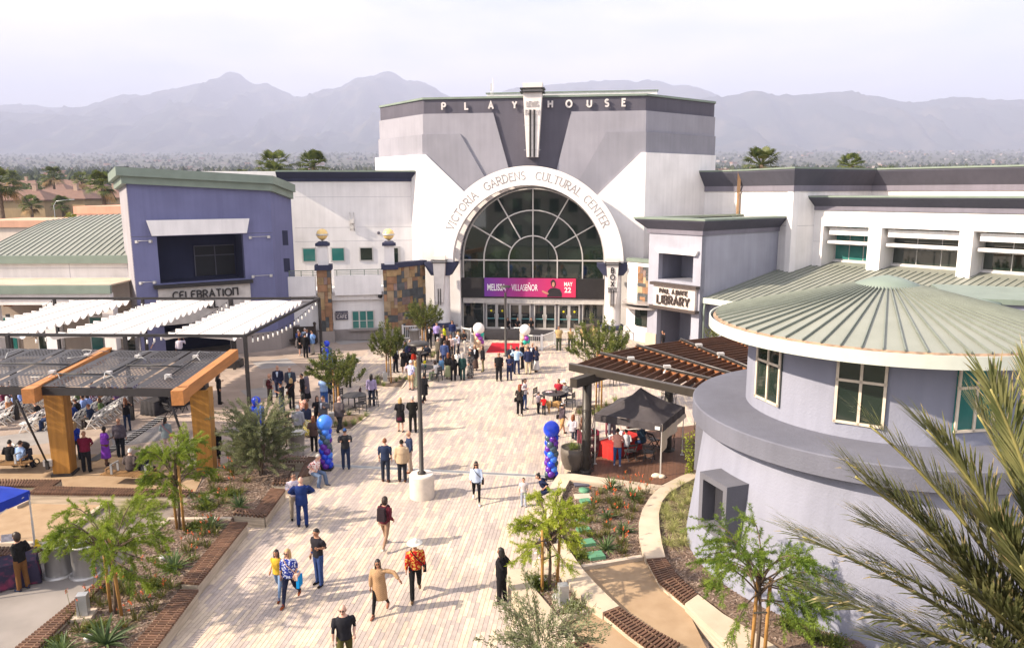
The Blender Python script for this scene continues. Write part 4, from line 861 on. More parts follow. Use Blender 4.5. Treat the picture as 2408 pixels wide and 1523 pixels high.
cornice('cornice', [(L0 + B_ * sideL,-A_),(L0,-A_ - B_),(L1, A_ - B_),(L1 + B_ * (sideL - 3), A_)], zc0, zc1,.78, slate_trim, slate_lo, copper, lb, low=.3)
q = [fz(x, y,.25) for x, y in ((415,747),(738,772),(722,806),(437,780))]; wpart('lintel', MB().prism([fp(s, z,.25) for s, z in q], B_ * .245), white_m, lb)
sa, sb = fz(405,1100,.25)[0], fz(722,1100,.25)[0]; sz1, sz0 = fz(560,1035,.25)[1], fz(560,1205,.25)[1]
sg = wpart('sign_panel', MB().prism([fp(sa, sz0,.25), fp(sb, sz0,.25), fp(sb, sz1,.25), fp(sa, sz1,.25)], B_ * .245), M('pale_stone_sign',(.60,.53,.50), var=.1, scale=3, bump=.15), lb)
brn = M('dark_bronze',(.06,.045,.042), rough=.55)
for zz in (sz1 + .06, sz0 - .06): wpart('sign_rail', MB().box(fp((sa + sb) / 2, zz,.18),(sb - sa + .42,.55,.2), RZA), brn, sg)
mid = (sa + sb) / 2; word('LIBRARY', fp(mid, sz0 + (sz1 - sz0) * .17,.25), A_, ZV,-B_,(sz1 - sz0) * .36,.10,.13, brn, sg, gap=.24); word('PAUL A.BIAnE', fp(mid, sz0 + (sz1 - sz0) * .64,.25), A_, ZV,-B_,(sz1 - sz0) * .19,.05,.10, brn, sg, gap=.22)
# box-office corner: stone strip, curved steel canopy and window left of the entrance
bo = empty('box_office_bay', 'recessed box office bay with stone strip and curved steel canopy', 'building', L0 + Vector((-.9,.6,0)))
c0 = L0 + Vector((-1.35,1.6,0)); wpart('wall', MB().prism([L0 + B_ * .5 - A_ * .05, L0 + B_ * .5 - A_ * 2.6, L0 + B_ * 5 - A_ * 2.6, L0 + B_ * 5 - A_ * .05],(0,0,6.1)), white_m, bo)
stones(bo, L0 + B_ * .5 - A_ * 1.5 + ZV * 1.2, A_,-B_,1.4,4.6,51,.26)
wpart('cap', MB().prism([L0 + B_ * .4 - A_ * 2.65 + ZV * 6.1, L0 + B_ * .4 - A_ * .1 + ZV * 6.1, L0 + B_ * 1.2 - A_ * .1 + ZV * 6.1, L0 + B_ * 1.2 - A_ * 2.65 + ZV * 6.1],(0,0,.25)), copper, bo)
wpart('ticket_window', MB().box(L0 + B_ * .42 - A_ * 1.0 + ZV * 1.9,(1.2,.06,1.3), RZA), glass_d, bo)
cc = L0 + B_ * .45 - A_ * .9; steel_m = M('brushed_steel',(.50,.46,.45), rough=.35, metal=.5)
cn = MB(); n = 20
for zz, th, rr in ((3.05,.12,2.15),(2.72,.14,2.2)):
 pts = [cc + (A_ * math.cos(math.pi * i / n) * rr * .8 - B_ * math.sin(math.pi * i / n) * rr * .62) + ZV * zz for i in range(n + 1)]
 cn.prism(pts,(0,0, th))
 wpart('canopy', cn, steel_m, bo); cn = MB()
# ---- seamed roof between library and round tower -----------------------
P1 = OnPlane(*px('T4',785,1122), L1, A_); P2 = OnPlane(*px('T4',1455,866), L1, A_)
RL = P2 - P1; rwid = 30.0
rr = empty('library_reading_wing', 'white library wing with slate cornice, deep window bays and green seamed roof', 'building',(P2.x + 4, P2.y,0))
def rp_(s, t): return P1 + A_ * s + RL * t
ro = wpart('roof', MB().prism([rp_(0.02,0), rp_(rwid,0), rp_(rwid,1.25), rp_(.02,1.25)],(0,0,-.12)), roofg, rr)
nrm = A_.cross(RL).normalized(); nrm = nrm if nrm.z > 0 else -nrm
s = .3
while s < rwid: wpart('seam', MB().beam(rp_(s,0) + nrm * .03, rp_(s,1.05) + nrm * .03,.028,.06, up=nrm), seamg, ro); s += .47
wpart('eave_gutter', MB().prism([rp_(-.1,0) - B_ * .12 + ZV * .0, rp_(rwid,0) - B_ * .12, rp_(rwid,0) + B_ * .1, rp_(-.1,0) + B_ * .1],(0,0,-.38)), gutter_m, rr)
wpart('under_wall', MB().prism([rp_(.0,0) + B_ * .5 - ZV * .38, rp_(rwid,0) + B_ * .5 - ZV * .38, rp_(rwid,0) + B_ * .9 - ZV * .38, rp_(0,0) + B_ * .9 - ZV * .38],(0,0,-(P1.z - .38))), drum_m, rr)
wpart('downpipe', MB().tube([rp_(.15,0) - ZV * .4, rp_(.15,0) - ZV * .9 - B_ * .05, Vector((rp_(.15,0).x, rp_(.15,0).y,0))],.08,8), copper, rr)
# wall with piers standing over the roof
PF = P2
def wz(x, y, w=0.0, k='T5'):
 p = OnPlane(*px(k, x, y), PF + B_ * w, B_); return ((p - PF).dot(A_), p.z)
def wp_(s, z, w=0.0): return PF + A_ * s + B_ * w + ZV * z - ZV * PF.z if False else Vector(((PF + A_ * s + B_ * w).x,(PF + A_ * s + B_ * w).y, z))
zcb = wz(375,455)[1]; zct = zcb + .95; zh = wz(550,578)[1]; Wd = 27.0; zr = PF.z - .6
def wb(nm, s0, s1, z0, z1, w0, w1, mt=white_m, par=None): return wpart(nm, MB().prism([wp_(s0, z0, w0), wp_(s1, z0, w0), wp_(s1, z0, w1), wp_(s0, z0, w1)],(0,0, z1 - z0)), mt, par or rr)
wb('wall_head',0, Wd, zh, zcb + .2,0,.6)
wb('back_wall',0, Wd, zr - .3, zcb,2.0,2.4)
e0 = wz(550,700)[0]; p2a, p2b = wz(895,700)[0], wz(995,700)[0]; p3a, p3b = wz(1583,750)[0], wz(1690,750)[0]; step = p3a - p2a
piers = [(-.05, e0),(p2a, p2b),(p3a, p3b),(p3a + step, p3b + step),(p3a + 2 * step, p3b + 2 * step)]
for a, b in piers: wb('pier', a, b, zr - 1.2, zh - .003,0,2.0)
zsh = wz(1035,722,.4)[1]; zbA, zbB = wz(1040,662,.45)[1], wz(1040,606,.45)[1]; zw1 = zbB; zw0 = wz(1095,858,1.85)[1]
for i,(a, b) in enumerate(zip([p[1] for p in piers], [p[0] for p in piers[1:]])):
 wb('soffit_beam', a + .25, b - .02, zbA, zbB,.45,.75)
 sh_ = wb('sun_shelf', a + .22, b - .02, zsh - .10, zsh + .10,.35,1.3)
 gl = glass_t if i == 0 else glass_d
 wn = wb('window', a + .02, b - .02, zw0 - .1, zw1 + .25,1.86,1.99, alum)
 n = 3
 for k in range(n):
  x0 = a + .1 + (b - a - .15) * k / n; x1 = a + .02 + (b - a - .15) * (k + 1) / n
  wb('pane', x0, x1, zw0, zsh - .3,1.82,1.859, gl, wn); wb('pane', x0, x1, zsh - .22, zw1 + .2,1.82,1.859, gl, wn)
 wb('sill_wall', a, b, zr - .3, zw0 - .1,1.75,1.995)
cornice('cornice', [(wp_(0,0,8),-A_),(wp_(0,0),(-A_ - B_)),(wp_(Wd,0),-B_)], zcb, zct,.8, slate_trim, slate_lo, copper, rr, low=.3)
wpart('flat_roof', MB().prism([wp_(0, zct - .3,.1), wp_(Wd, zct - .3,.1), wp_(Wd, zct - .3,8), wp_(0, zct - .3,8)],(0,0,.1)), tanroof, rr)
wpart('end_wall', MB().prism([wp_(0, zr - .5,.003), wp_(0, zr - .5,8), wp_(.3, zr - .5,8), wp_(.3, zr - .5,.003)],(0,0, zcb - zr + .5)), white_m, rr)
zj_ = wz(450,692)[1]; wpart('joint', MB().box(wp_(e0 / 2, zj_,-.001),(e0,.012,.025), RZA), joint_m, rr)
for a, b in piers[1:3]: wpart('joint', MB().box(wp_((a + b) / 2, zj_,-.001),(b - a,.012,.025), RZA), joint_m, rr)
# ---- tall back wing -----------------------------------------------------
tw = empty('tall_wing', 'tall white wing with faceted walls and slate cornice behind the library', 'building',(24,62,0))
def faraway(x, above): d = 1.72 * FPX / above; y = 451 - (x - CX) * math.tan(ROL) - above; r = ray(x, y); return CAMO + r * (d)
fpts = [faraway(1655,47.8), faraway(1741,49.5), faraway(1870,55.2), faraway(1969,53.0), faraway(2053,51.6), faraway(2420,59.3), faraway(2700,66)]
fpts = [Vector((p.x, p.y,0)) for p in fpts]; ztw = HCAM + 1.72; back = [Vector((fpts[-1].x + 2,95,0)), Vector((fpts[0].x,95,0))]
for p, q in zip(fpts, fpts[1:]):
 d = (q - p).normalized(); nn = Vector((d.y,-d.x,0)); wpart('wall_facet', MB().prism([p, q, q - nn * .5, p - nn * .5],(0,0, ztw - .4)), white_m, tw)
 wpart('joint', MB().beam(p + nn * .004 + ZV * (ztw - 4.3), q + nn * .004 + ZV * (ztw - 4.3),.012,.03), joint_m, tw)
nrs = []
for i, p in enumerate(fpts):
 ds = []
 if i: d = (p - fpts[i - 1]).normalized(); ds.append(Vector((d.y,-d.x,0)))
 if i < len(fpts) - 1: d = (fpts[i + 1] - p).normalized(); ds.append(Vector((d.y,-d.x,0)))
 s_ = sum(ds, Vector((0,0,0))) / len(ds); nrs.append(s_ / max(.3, s_.length_squared))
cornice('cornice', list(zip(fpts, nrs)), ztw - 1.75, ztw - .15,.85, slate_trim, slate_lo, copper, tw, low=.42)
wpart('roof', MB().add([p + ZV * (ztw - .3) for p in fpts + back], [tuple(range(len(fpts) + 2))]), tanroof, tw)
dpm = M('copper_downpipe',(.34,.21,.12), rough=.6, var=.15); pA = fpts[1] + Vector((-.15,-.05,0)); wpart('downpipe', MB().beam(pA + Vector((-.25,-1.1, ztw - .15)), pA + Vector((0,-.22, ztw - 1.85)),.26,.14).beam(pA + Vector((0,-.2, ztw - 1.8)), pA + Vector((0,-.2,0)),.26,.14), dpm, tw)
# ---- the shop buildings across the street behind the viewpoint, seen only in the glass
mall = empty('shop_building', 'tan shop building opposite, mirrored in the arched window', 'building',(2,-38,0))
wpart('wall', MB().box((-12,-42,6.5),(34,12,13)), cream_w, mall); wpart('wall', MB().box((20,-40,4.5),(28,12,9)), wallp_m, mall); wpart('cornice', MB().box((-12,-35.9,12.6),(35,.6,.9)), peach, mall)
for i in range(8):
 for z_ in (3.0,8.6): wpart('window', MB().box((-26 + i * 4.0,-35.95, z_),(2.0,.2,2.8)), dkglass, mall)
for i in range(6): wpart('window', MB().box((8.5 + i * 4.4,-33.95,3.4),(2.8,.2,3.4)), dkglass, mall)
# ---- round tower ---------------------------------------------------------
RC = Vector((11.1,22.0,0)); rt = empty('round_tower', 'round grey stucco tower with conical green metal roof and wide ledge', 'building', RC)
rB, rTp, rL, zL, rD, rE, zE, zAp = 5.55,5.02,5.45,4.95,3.82,4.95,7.55,8.95
m = MB(); rnR = 96; prof = [(rB,0.0),(rB - .08,.6),(rB - .2,1.5),(rB - .33,2.6),(rTp,4.3),(rTp,4.42)]; m.lathe(prof, RC, rnR); wpart('battered_wall', m, drum_m, rt)
m = MB().turned([(rTp - .05,4.40),(rL - .03,4.36),(rL,4.39),(rL, zL - .03),(rL - .03, zL),(rD - .1, zL + .03)], RC, rnR)
wpart('ledge', m, ledge_m, rt)
wpart('drum_wall', MB().lathe([(rD, zL - .02),(rD, zE + .3)], RC, rnR), drum_m, rt)
# windows cut as recesses in the drum
def cyl(a, r, z): return RC + Vector((math.cos(a) * r, math.sin(a) * r, z))
def ang_at(xp, yp, r=rD):
 o = Vector((0,0)); d = ray(xp, yp); dx = Vector((d.x, d.y)); c = Vector((RC.x, RC.y)); k = dx.dot(c) / dx.length_squared; q = c - dx * k; h = math.sqrt(max(0, r * r - q.length_squared)) / dx.length
 p = dx * (k - h) - c; return math.atan2(p.y, p.x)
for (xa, ya),(xb, yb) in (((1782,880),(1838,900)),((1965,915),(2085,925)),((2248,920),(2338,925))):
 a0, a1 = ang_at(xa, ya), ang_at(xb, yb); z0, z1 = zL + .42, zE - .05; pts = lambda a, z, r: cyl(a, r, z)
 am = (a0 + a1) / 2; n_ = Vector((math.cos(am), math.sin(am),0)); c0_, c1_ = cyl(a0, rD + .05,0), cyl(a1, rD + .05,0); U = (c1_ - c0_); Lw = U.length; U.normalize()
 wn = wpart('window', MB().prism([c0_ + ZV * z0, c1_ + ZV * z0, c1_ + ZV * z1, c0_ + ZV * z1], n_ * -.2), glass_d if xa < 2200 else glass_t, rt)
 for q in ([(.04, z0),(.04, z1)], [(Lw - .04, z0),(Lw - .04, z1)], [(Lw / 2, z0),(Lw / 2, z1)], [(0, z0 + .04),(Lw, z0 + .04)], [(0,(z0 + z1) / 2 + .1),(Lw,(z0 + z1) / 2 + .1)]):
  mm = MB(); ribbon(mm, q,.07, c0_, U, ZV, n_,.04,1); wpart('mullion', mm, M('cream_frame',(.62,.54,.44), rough=.6), wn)
# conical roof, seams, cap, gutter
wpart('soffit', MB().lathe([(rE - .02, zE - .02),(rD - .05, zE + .05)], RC, rnR), drum_m, rt)
co = wpart('cone_roof', MB().lathe([(rE - .12, zE + .07),(.80, zAp - .30)], RC,120), roofg, rt)
for i in range(64):
 a = 2 * math.pi * i / 64 + .03; wpart('seam', MB().beam(cyl(a, rE - .08, zE + .10), cyl(a,.85, zAp - .28),.026,.06), seamg, co)
wpart('cap', MB().lathe([(.90, zAp - .32),(.88, zAp - .26),(.45, zAp - .09),(.02, zAp)], RC,40), copper, co)
gu = wpart('gutter', MB().turned([(rE - .02, zE - .30),(rE + .10, zE - .28),(rE + .10, zE + .05),(rE + .06, zE + .05),(rE + .06, zE - .2),(rE - .16, zE - .15),(rE - .14, zE + .06)], RC, rnR), gutter_m, rt)
wpart('rust_edge', MB().lathe([(rE - .13, zE + .075),(rE - .02, zE + .02)], RC, rnR), rust_m, gu)
# square window box on the battered wall
def rwall(z): return rB + (rTp - rB) * z / 4.3
for (xc_, yc_, nm_) in ((1712,1165,0),):
 a0, a1 = ang_at(1678,1150,5.3), ang_at(1752,1190,5.3); a_ = (a0 + a1) / 2; n_ = Vector((math.cos(a_), math.sin(a_),0)); U = Vector((-n_.y, n_.x,0)); hwid = .64; zc_ = 2.6; hh = .82; r0 = rwall(zc_)
 o_ = cyl(a_, r0 + .58, zc_); fm = stucco('window_box_slate',(.13,.13,.155))
 mm = MB()
 for (u0, u1, z0, z1) in ((-hwid, hwid, hh - .17, hh),(-hwid, hwid,-hh,-hh + .17),(-hwid,-hwid + .17,-hh + .17, hh - .17),(hwid - .17, hwid,-hh + .17, hh - .17)):
  mm.prism([o_ + U * u0 + ZV * z0, o_ + U * u1 + ZV * z0, o_ + U * u1 + ZV * z1, o_ + U * u0 + ZV * z1], n_ * -.8)
 wbx = wpart('window_box', mm, fm, rt); tag(wbx, kind=None)
 wpart('window_niche', MB().prism([o_ - n_ * .42 + U * (-(hwid - .03)) + ZV * (-(hh - .03)), o_ - n_ * .42 + U * (hwid - .03) + ZV * (-(hh - .03)), o_ - n_ * .42 + U * (hwid - .03) + ZV * (hh - .03), o_ - n_ * .42 + U * (-(hwid - .03)) + ZV * (hh - .03)], n_ * -.05), stucco('niche_shade',(.035,.035,.045)), wbx)  # niche backing coloured near black to stand for the shade inside
a_ = ang_at(1668,1010,5.3) - .95; n_ = Vector((math.cos(a_), math.sin(a_),0)); wpart('window_box', MB().box(cyl(a_,5.35,2.5),(.8,1.8,1.9), a_), fm, rt)
# low block right of the roof
bb = empty('roof_end_block', 'low grey parapet block with curved metal cap beside the cone roof', 'building',(24,30,0)); q0 = G(2340,720,6.4); wpart('wall', MB().box((q0.x + 4, q0.y + 2.0,3.2),(9,5,6.4),-.35), drum_m, bb)
wpart('cap', MB().box((q0.x + 4, q0.y + 2.0,6.52),(9.3,5.3,.24),-.35), copper, bb); wpart('curved_cap', MB().lathe([(.9,-.5),(.9,.2),(.05,.35)],(q0.x - .3, q0.y + .8,6.3),20), copper, bb)
# ================================================================== plaza floor, planters, benches, deck
def pip(p, poly):
 c = False; j = len(poly) - 1
 for i in range(len(poly)):
  a, b = poly[i], poly[j]
  if (a[1] > p[1]) != (b[1] > p[1]) and p[0] < (b[0] - a[0]) * (p[1] - a[1]) / (b[1] - a[1]) + a[0]: c = not c
  j = i
 return c
def clip(poly, n, d):
 """keep the part of a 2D polygon where p.n >= d"""
 out = []
 for i in range(len(poly)):
  a, b = poly[i - 1], poly[i]; da, db = a.dot(n) - d, b.dot(n) - d
  if (da >= 0) != (db >= 0): out.append(a + (b - a) * (da / (da - db)))
  if db >= 0: out.append(b)
 return out
def p2(v): return Vector((v.x, v.y))
def GP(k, pts, z=0.0): return [Gz(k, x, y, z) for x, y in pts]
def sheet(name, pts, z, mat, kind='structure', th=.05):
 o = MB().prism([Vector((p.x, p.y, z)) for p in pts],(0,0,-th)).build(name, mat)
 return tag(o, kind=kind)
PV = -PN; V2 = Vector((PV.x, PV.y)); U2 = Vector((PU.x, PU.y))
# concrete underlay reaching past the frame
conc_f = M('plaza_concrete',(.36,.285,.24), rough=.9, var=.14, scale=.5, bump=.2, bscale=30, rnd=.10, stain=.25); conc_g = M('grey_concrete',(.30,.28,.275), rough=.9, var=.12, scale=.8, bump=.2, bscale=30, rnd=.08, stain=.25); joint_f = M('paving_joint',(.20,.165,.145))
sheet('plaza_bed', [Vector((-70,4,0)), Vector((60,4,0)), Vector((60,72,0)), Vector((-70,72,0))],-.025, joint_f)
# paver field
pave_px = [(300,1600),(640,1110),(655,1060),(680,1005),(760,925),(891,800),(985,790),(1010,775),(1500,778),(1525,815),(1640,838),(1700,900),(1900,980),(1700,1120),(1560,1260),(1700,1600)]
pave_poly = [p2(G(*q)) for q in pave_px]
pm = [M('paver_%s' % n, c, rough=.88, var=.10, scale=5, bump=.15, bscale=60, rnd=.06, stain=.22) for n, c in (('sand',(.50,.41,.325)),('pinkgrey',(.43,.355,.31)),('grey',(.365,.31,.285)),('cream',(.57,.47,.36)))]
pv = tag(empty('plaza_paving', None, None,(0,30,0)), kind='structure')
rn = random.Random(3); PWd, PLn = .125,.78; cand = []
for i in range(-170,130):
 off = rn.random() * PLn
 for j in range(14,92):
  c = U2 * (i * PWd) + V2 * (j * PLn + off + 2)
  if pip(c, pave_poly): cand.append((c.x * c.x + (c.y) ** 2, c, rn.choice((0,0,1,1,1,2,2,3)), rn.uniform(-.0015,.0015)))
cand.sort(key=lambda t: t[0])
paver_me = []
for m_ in pm:
 hx, hy = PWd / 2 - .003, PLn / 2 - .003; b = .004; ang = math.atan2(PU.y, PU.x)
 mb = MB(); vs = [Matrix.Rotation(ang,3, 'Z') @ Vector(v) for v in [(-hx,-hy,-.03),(hx,-hy,-.03),(hx, hy,-.03),(-hx, hy,-.03),(-hx,-hy,-.004),(hx,-hy,-.004),(hx, hy,-.004),(-hx, hy,-.004),(-hx + b,-hy + b,0),(hx - b,-hy + b,0),(hx - b, hy - b,0),(-hx + b, hy - b,0)]]
 mb.add(vs, [(8,9,10,11)] + [(4 + k,4 + (k + 1) % 4,8 + (k + 1) % 4,8 + k) for k in range(4)] + [(k,(k + 1) % 4,4 + (k + 1) % 4,4 + k) for k in range(4)])
 paver_me.append((mb, mb.mesh('paver', m_)))
def vis(c):
 v = Vector((c.x, c.y,0)) - CAMO; d = v.dot(FW); x = CX + FPX * v.dot(RT) / d; y = CY - FPX * v.dot(UPV) / d
 return -20 < x < 2430 and y < 1560
seen = 0; rest = [MB() for _ in pm]
for d2, c, k, dz in cand:
 if not vis(c): continue
 if seen < 300 and Vector((c.x - .0, c.y)).length > 0 and c.x > -8.5 and c.x < 1.5: link('paver', paver_me[k][1], pv,(c.x, c.y - 30, dz)); seen += 1
 else:
  b = paver_me[k][0]; o = len(rest[k].v); rest[k].v += [(v[0] + c.x, v[1] + c.y, v[2] + dz) for v in b.v[4:]]
  rest[k].f += [tuple(i - 4 + o for i in f) for f in b.f[:5]]; rest[k].m += [0] * 5; rest[k].sm += [False] * 5
allp = MB()
for k, r in enumerate(rest): allp.add(r.v, r.f, k)
tag(wpart('pavers', allp, pm, pv), kind='stuff')
# concrete slabs under the shade sails and pergola, laid square to the hall tower
slab_poly = [p2(G(*q)) for q in [(-400,1130),(640,1110),(655,1060),(680,1005),(760,925),(891,800),(700,800),(300,870),(-500,870)]]
sl = tag(empty('plaza_slabs', None, None,(-20,40,0)), kind='structure'); TD2 = Vector((TD.x, TD.y)); TN2 = Vector((-TD.y, TD.x))
for i in range(-14,20):
 for j in range(-14,20):
  o = Vector((-20,40)) + TD2 * (i * 2.4) + TN2 * (j * 2.4); q = slab_poly
  for n, d in ((TD2, o.dot(TD2) + .006),(-TD2,-o.dot(TD2) - 2.394),(TN2, o.dot(TN2) + .006),(-TN2,-o.dot(TN2) - 2.394)):
   q = clip(q, n, d) if len(q) > 2 else []
  if len(q) > 2:
   area = abs(sum(q[k - 1].x * q[k].y - q[k].x * q[k - 1].y for k in range(len(q)))) / 2
   if area > .15: wpart('slab', MB().prism([Vector((p.x, p.y,-.004)) for p in q],(0,0,-.03)), conc_g if (i + 2 * j) % 7 == 0 else conc_f, sl)
# grated trench drain across the plaza
dr = empty('trench_drain', 'narrow grey grated drain channel crossing the paving', 'drain', G(1030,1107)); a, b = G(742,1092), G(1310,1121); dv = (b - a); Ld = dv.length; dv.normalize()
wpart('channel', MB().beam(a + ZV * .0, b + ZV * .0,.30,.012), M('drain_edge',(.45,.43,.40)), dr)
gm = MB()
for i in range(int(Ld / .05)): gm.beam(a + dv * (i * .05) + ZV * .012 - Vector((-dv.y, dv.x,0)) * .1, a + dv * (i * .05) + ZV * .012 + Vector((-dv.y, dv.x,0)) * .1,.028,.012)
tag(wpart('grate_bars', gm, M('galv_grate',(.34,.35,.37), rough=.45, metal=.5), dr), kind='stuff')
# granite and path areas at left
dg_m = M('decomposed_granite',(.30,.205,.125), rough=.97, var=.16, scale=2.0, bump=.5, bscale=90, col2=(.37,.265,.17), mixr=(.3,.7)); path_m = M('path_concrete',(.24,.215,.20), rough=.92, stain=.2, var=.10, scale=.8, bump=.15, bscale=50)
sheet('granite_bed', GP('D', [(-400,30),(1650,30),(1500,330),(230,330),(-400,330)]),.004, dg_m)
sheet('granite_court', GP('D', [(-300,395),(850,400),(370,735),(-300,735)]),.008, dg_m)
sheet('garden_path', GP('D', [(-400,790),(560,830),(900,900),(260,1560),(-400,1700)]),.006, path_m)
kerb_m = M('pale_kerb',(.47,.39,.315), rough=.9, var=.10, scale=2, bump=.2, bscale=30)
def kerb(k, p, q, w=.16, h=.12): return tag(MB().beam(Gz(k, *p) + ZV * h / 2, Gz(k, *q) + ZV * h / 2, w, h).build('kerb', kerb_m), kind='structure')
for p, q in (((850,400),(370,735)),((370,735),(-300,730)),((230,398),(120,450)),((560,900),(372,905))): kerb('D', p, q)
# board-formed walls and slatted benches
board_m = M('board_formed_concrete',(.44,.37,.29), rough=.92, var=.22, scale=1.2, bump=.6, bscale=6, stretch=(1,1,14)); cap_m = M('planter_cap',(.50,.41,.315), rough=.9, stain=.18, var=.09, scale=1.4, bump=.12, bscale=30)
slat_m = M('bench_slat',(.115,.060,.038), rough=.7, var=.25, scale=5, bump=.25, bscale=25, rnd=.2); batten_m = M('bench_batten',(.26,.165,.10), rough=.75, var=.15, scale=4)
ZB = .46
def bench(k, pts, lab, wall=True, zt=ZB, cell=.108, grp='slatted benches round the planters'):
 """pts: pairs (inner, outer) along the run"""
 I = [Gz(k, *p[0], zt) for p in pts]; O = [Gz(k, *p[1], zt) for p in pts]; c0 = sum(I + O, Vector((0,0,0))) / (2 * len(I)); e = empty('slatted_bench', lab, 'bench',(c0.x, c0.y,0),0, grp)
 if wall:
  poly = I + O[::-1]; wm = MB(); wm.prism([Vector((p.x, p.y, zt - .09)) for p in [i.lerp(o,.03) for i, o in zip(I, O)] + [o.lerp(i,.06) for i, o in zip(I, O)][::-1]],(0,0,-zt + .09)); wpart('board_formed_wall', wm, board_m, e)
 for (i0, o0),(i1, o1) in zip(zip(I, O), zip(I[1:], O[1:])):
  L_ = ((i1 - i0).length + (o1 - o0).length) / 2; n = max(2, int(L_ / cell))
  for q in range(n):
   t = (q + .5) / n; a = i0.lerp(i1, t); b = o0.lerp(o1, t); wpart('slat', MB().beam(a - ZV * .04, b - ZV * .04,.062,.08), slat_m, e)
  for f in (.27,.73): wpart('batten', MB().beam(i0.lerp(o0, f) - ZV * .03, i1.lerp(o1, f) - ZV * .045,.03,.05), batten_m, e)
 return e
bench('D', [((1390,1012),(1530,1022)),((1780,548),(1912,548))], 'long slatted bench on planter wall between the corner bench and the plaza end bench')
bench('D', [((920,1620),(1120,1620)),((1392,1062),(1532,1066))], 'slatted bench on planter wall beside aloes with orange flowers, lowest of the run')
bench('E', [((218,520),(296,562)),((332,362),(442,365))], 'corner slatted bench behind the man in blue suit')
bench('E', [((90,503),(50,548)),((212,518),(288,566))], 'short return of the corner slatted bench beside the agave')
bench('A', [((630,1425),(742,1402)),((722,1245),(832,1252))], 'slatted bench under the man in red floral shirt')
bench('A', [((505,1240),(495,1288)),((715,1242),(722,1292))], 'slatted bench behind the olive shrub below the steel bin')
bench('A', [((432,1435),(402,1486)),((622,1436),(640,1488))], 'short slatted bench beside the man with glasses')
bench('D', [((225,1580),(30,1580)),((862,962),(795,966))], 'long slatted bench between garden path and mulched planter')
bench('D', [((-60,218),(-60,272)),((478,222),(402,273))], 'slatted bench facing the granite court beside the stroller')
bench('D', [((290,270),(212,326)),((1490,300),(1440,346))], 'very long slatted bench backing the granite court')
bench('D', [((-80,738),(-100,800)),((362,738),(236,806))], 'slatted bench behind the vendor under blue canopy')
bench('G', [((310,820),(165,832)),((400,955),(262,1010)),((560,1106),(460,1176))], 'curved slatted bench set in planter wall beside the grasses')
bench('F', [((1390,1176),(1256,1226)),((1620,1330),(1480,1410)),((1900,1480),(1760,1610))], 'curved slatted bench between two sandy beds')
bench('F', [((1085,1440),(935,1490)),((1250,1580),(1100,1640))], 'slatted bench half hidden by olive branches')
def walltop(name, lab, k, pts, zt=ZB):
 P = GP(k, pts, zt); c0 = sum(P, Vector((0,0,0))) / len(P); e = empty(name, lab, 'planter wall',(c0.x, c0.y,0))
 wpart('wall', MB().prism([Vector((p.x, p.y, zt - .06)) for p in P],(0,0,-zt + .06)), board_m, e)
 wpart('cap', MB().prism([p + (p - c0) * .0 for p in P],(0,0,-.062)), cap_m, e); return e
walltop('planter_wall', 'curved pale planter wall with seat-high cap beside the child', 'F', [(890,92),(850,150),(810,220),(765,330),(742,420),(735,520),(760,590),(800,660),(850,790),(915,905),(1000,1010),(1090,1100),(1170,1170),(1256,1226),(1390,1174),(1290,1080),(1190,980),(1100,880),(1040,800),(985,720),(945,650),(910,570),(890,480),(882,400),(895,330),(925,250),(985,140)])
walltop('planter_wall', 'straight pale planter wall along the wooden deck edge', 'F', [(892,90),(1020,88),(1740,183),(1690,224),(990,138)])
walltop('planter_wall', 'wide curved pale wall between aloe bed and pale grasses', 'G', [(430,195),(275,272),(190,360),(130,460),(105,560),(108,660),(130,760),(165,831),(310,819),(285,720),(265,600),(260,480),(285,390),(340,320),(440,265),(550,205),(550,155)])
walltop('planter_wall', 'pale curved wall below the window box of the round tower', 'G', [(462,1178),(580,1295),(700,1405),(860,1540),(1240,1560),(1000,1400),(760,1260),(562,1108)])
walltop('planter_wall', 'low pale corner wall beside the woman in black', 'F', [(470,880),(463,1000),(530,1080),(600,1160),(720,1300),(930,1600),(1150,1600),(1000,1400),(880,1250),(745,1090),(605,935),(850,912),(830,845)],.40)
# beds
mulch = M('bark_mulch',(.085,.055,.040), rough=.98, col2=(.20,.14,.105), scale=14, mixr=(.35,.65), bump=.8, bscale=40)
bedL = [(82,1523),(30,1600),(300,1600),(425,1372),(550,1216),(603,1200),(640,1148),(672,1122),(702,1078),(660,1055),(560,1062),(545,1080),(494,1110),(457,1159),(393,1223),(340,1270),(262,1348)]
bedLp = [G(*q,.3) for q in bedL]; sheet('planter_soil', bedLp,.30, mulch, th=.28)
sheet('granite_terrace', GP('F', [(1000,700),(1560,480),(1700,700),(2100,1500),(2300,1900),(1300,1700),(900,1260)],.24),.24, dg_m, th=.2)
bedR = GP('F', [(975,150),(1690,224),(1575,400),(1560,560),(1570,770),(1085,858),(985,720),(890,480),(900,300)],.30); sheet('aloe_bed_soil', bedR,.30, mulch, th=.2)
bedT = GP('G', [(540,200),(430,270),(285,390),(262,560),(310,815),(400,950),(560,1100),(900,1340),(1300,1560),(1900,1560),(1735,1400),(900,1000),(620,300),(640,200)],.32); sheet('tower_bed_soil', bedT,.32, mulch, th=.3)
bedC = GP('F', [(605,935),(850,912),(930,1000),(1100,1190),(1110,1225),(905,1285),(745,1090)],.28); sheet('corner_bed_soil', bedC,.28, mulch, th=.2)
tag(MB().beam(Gz('F',1085,862,.3), Gz('F',1580,778,.3),.16,.12).build('kerb', kerb_m), kind='structure'); tag(MB().beam(Gz('F',905,1285,.28), Gz('F',1115,1222,.28),.16,.12).build('kerb', kerb_m), kind='structure')
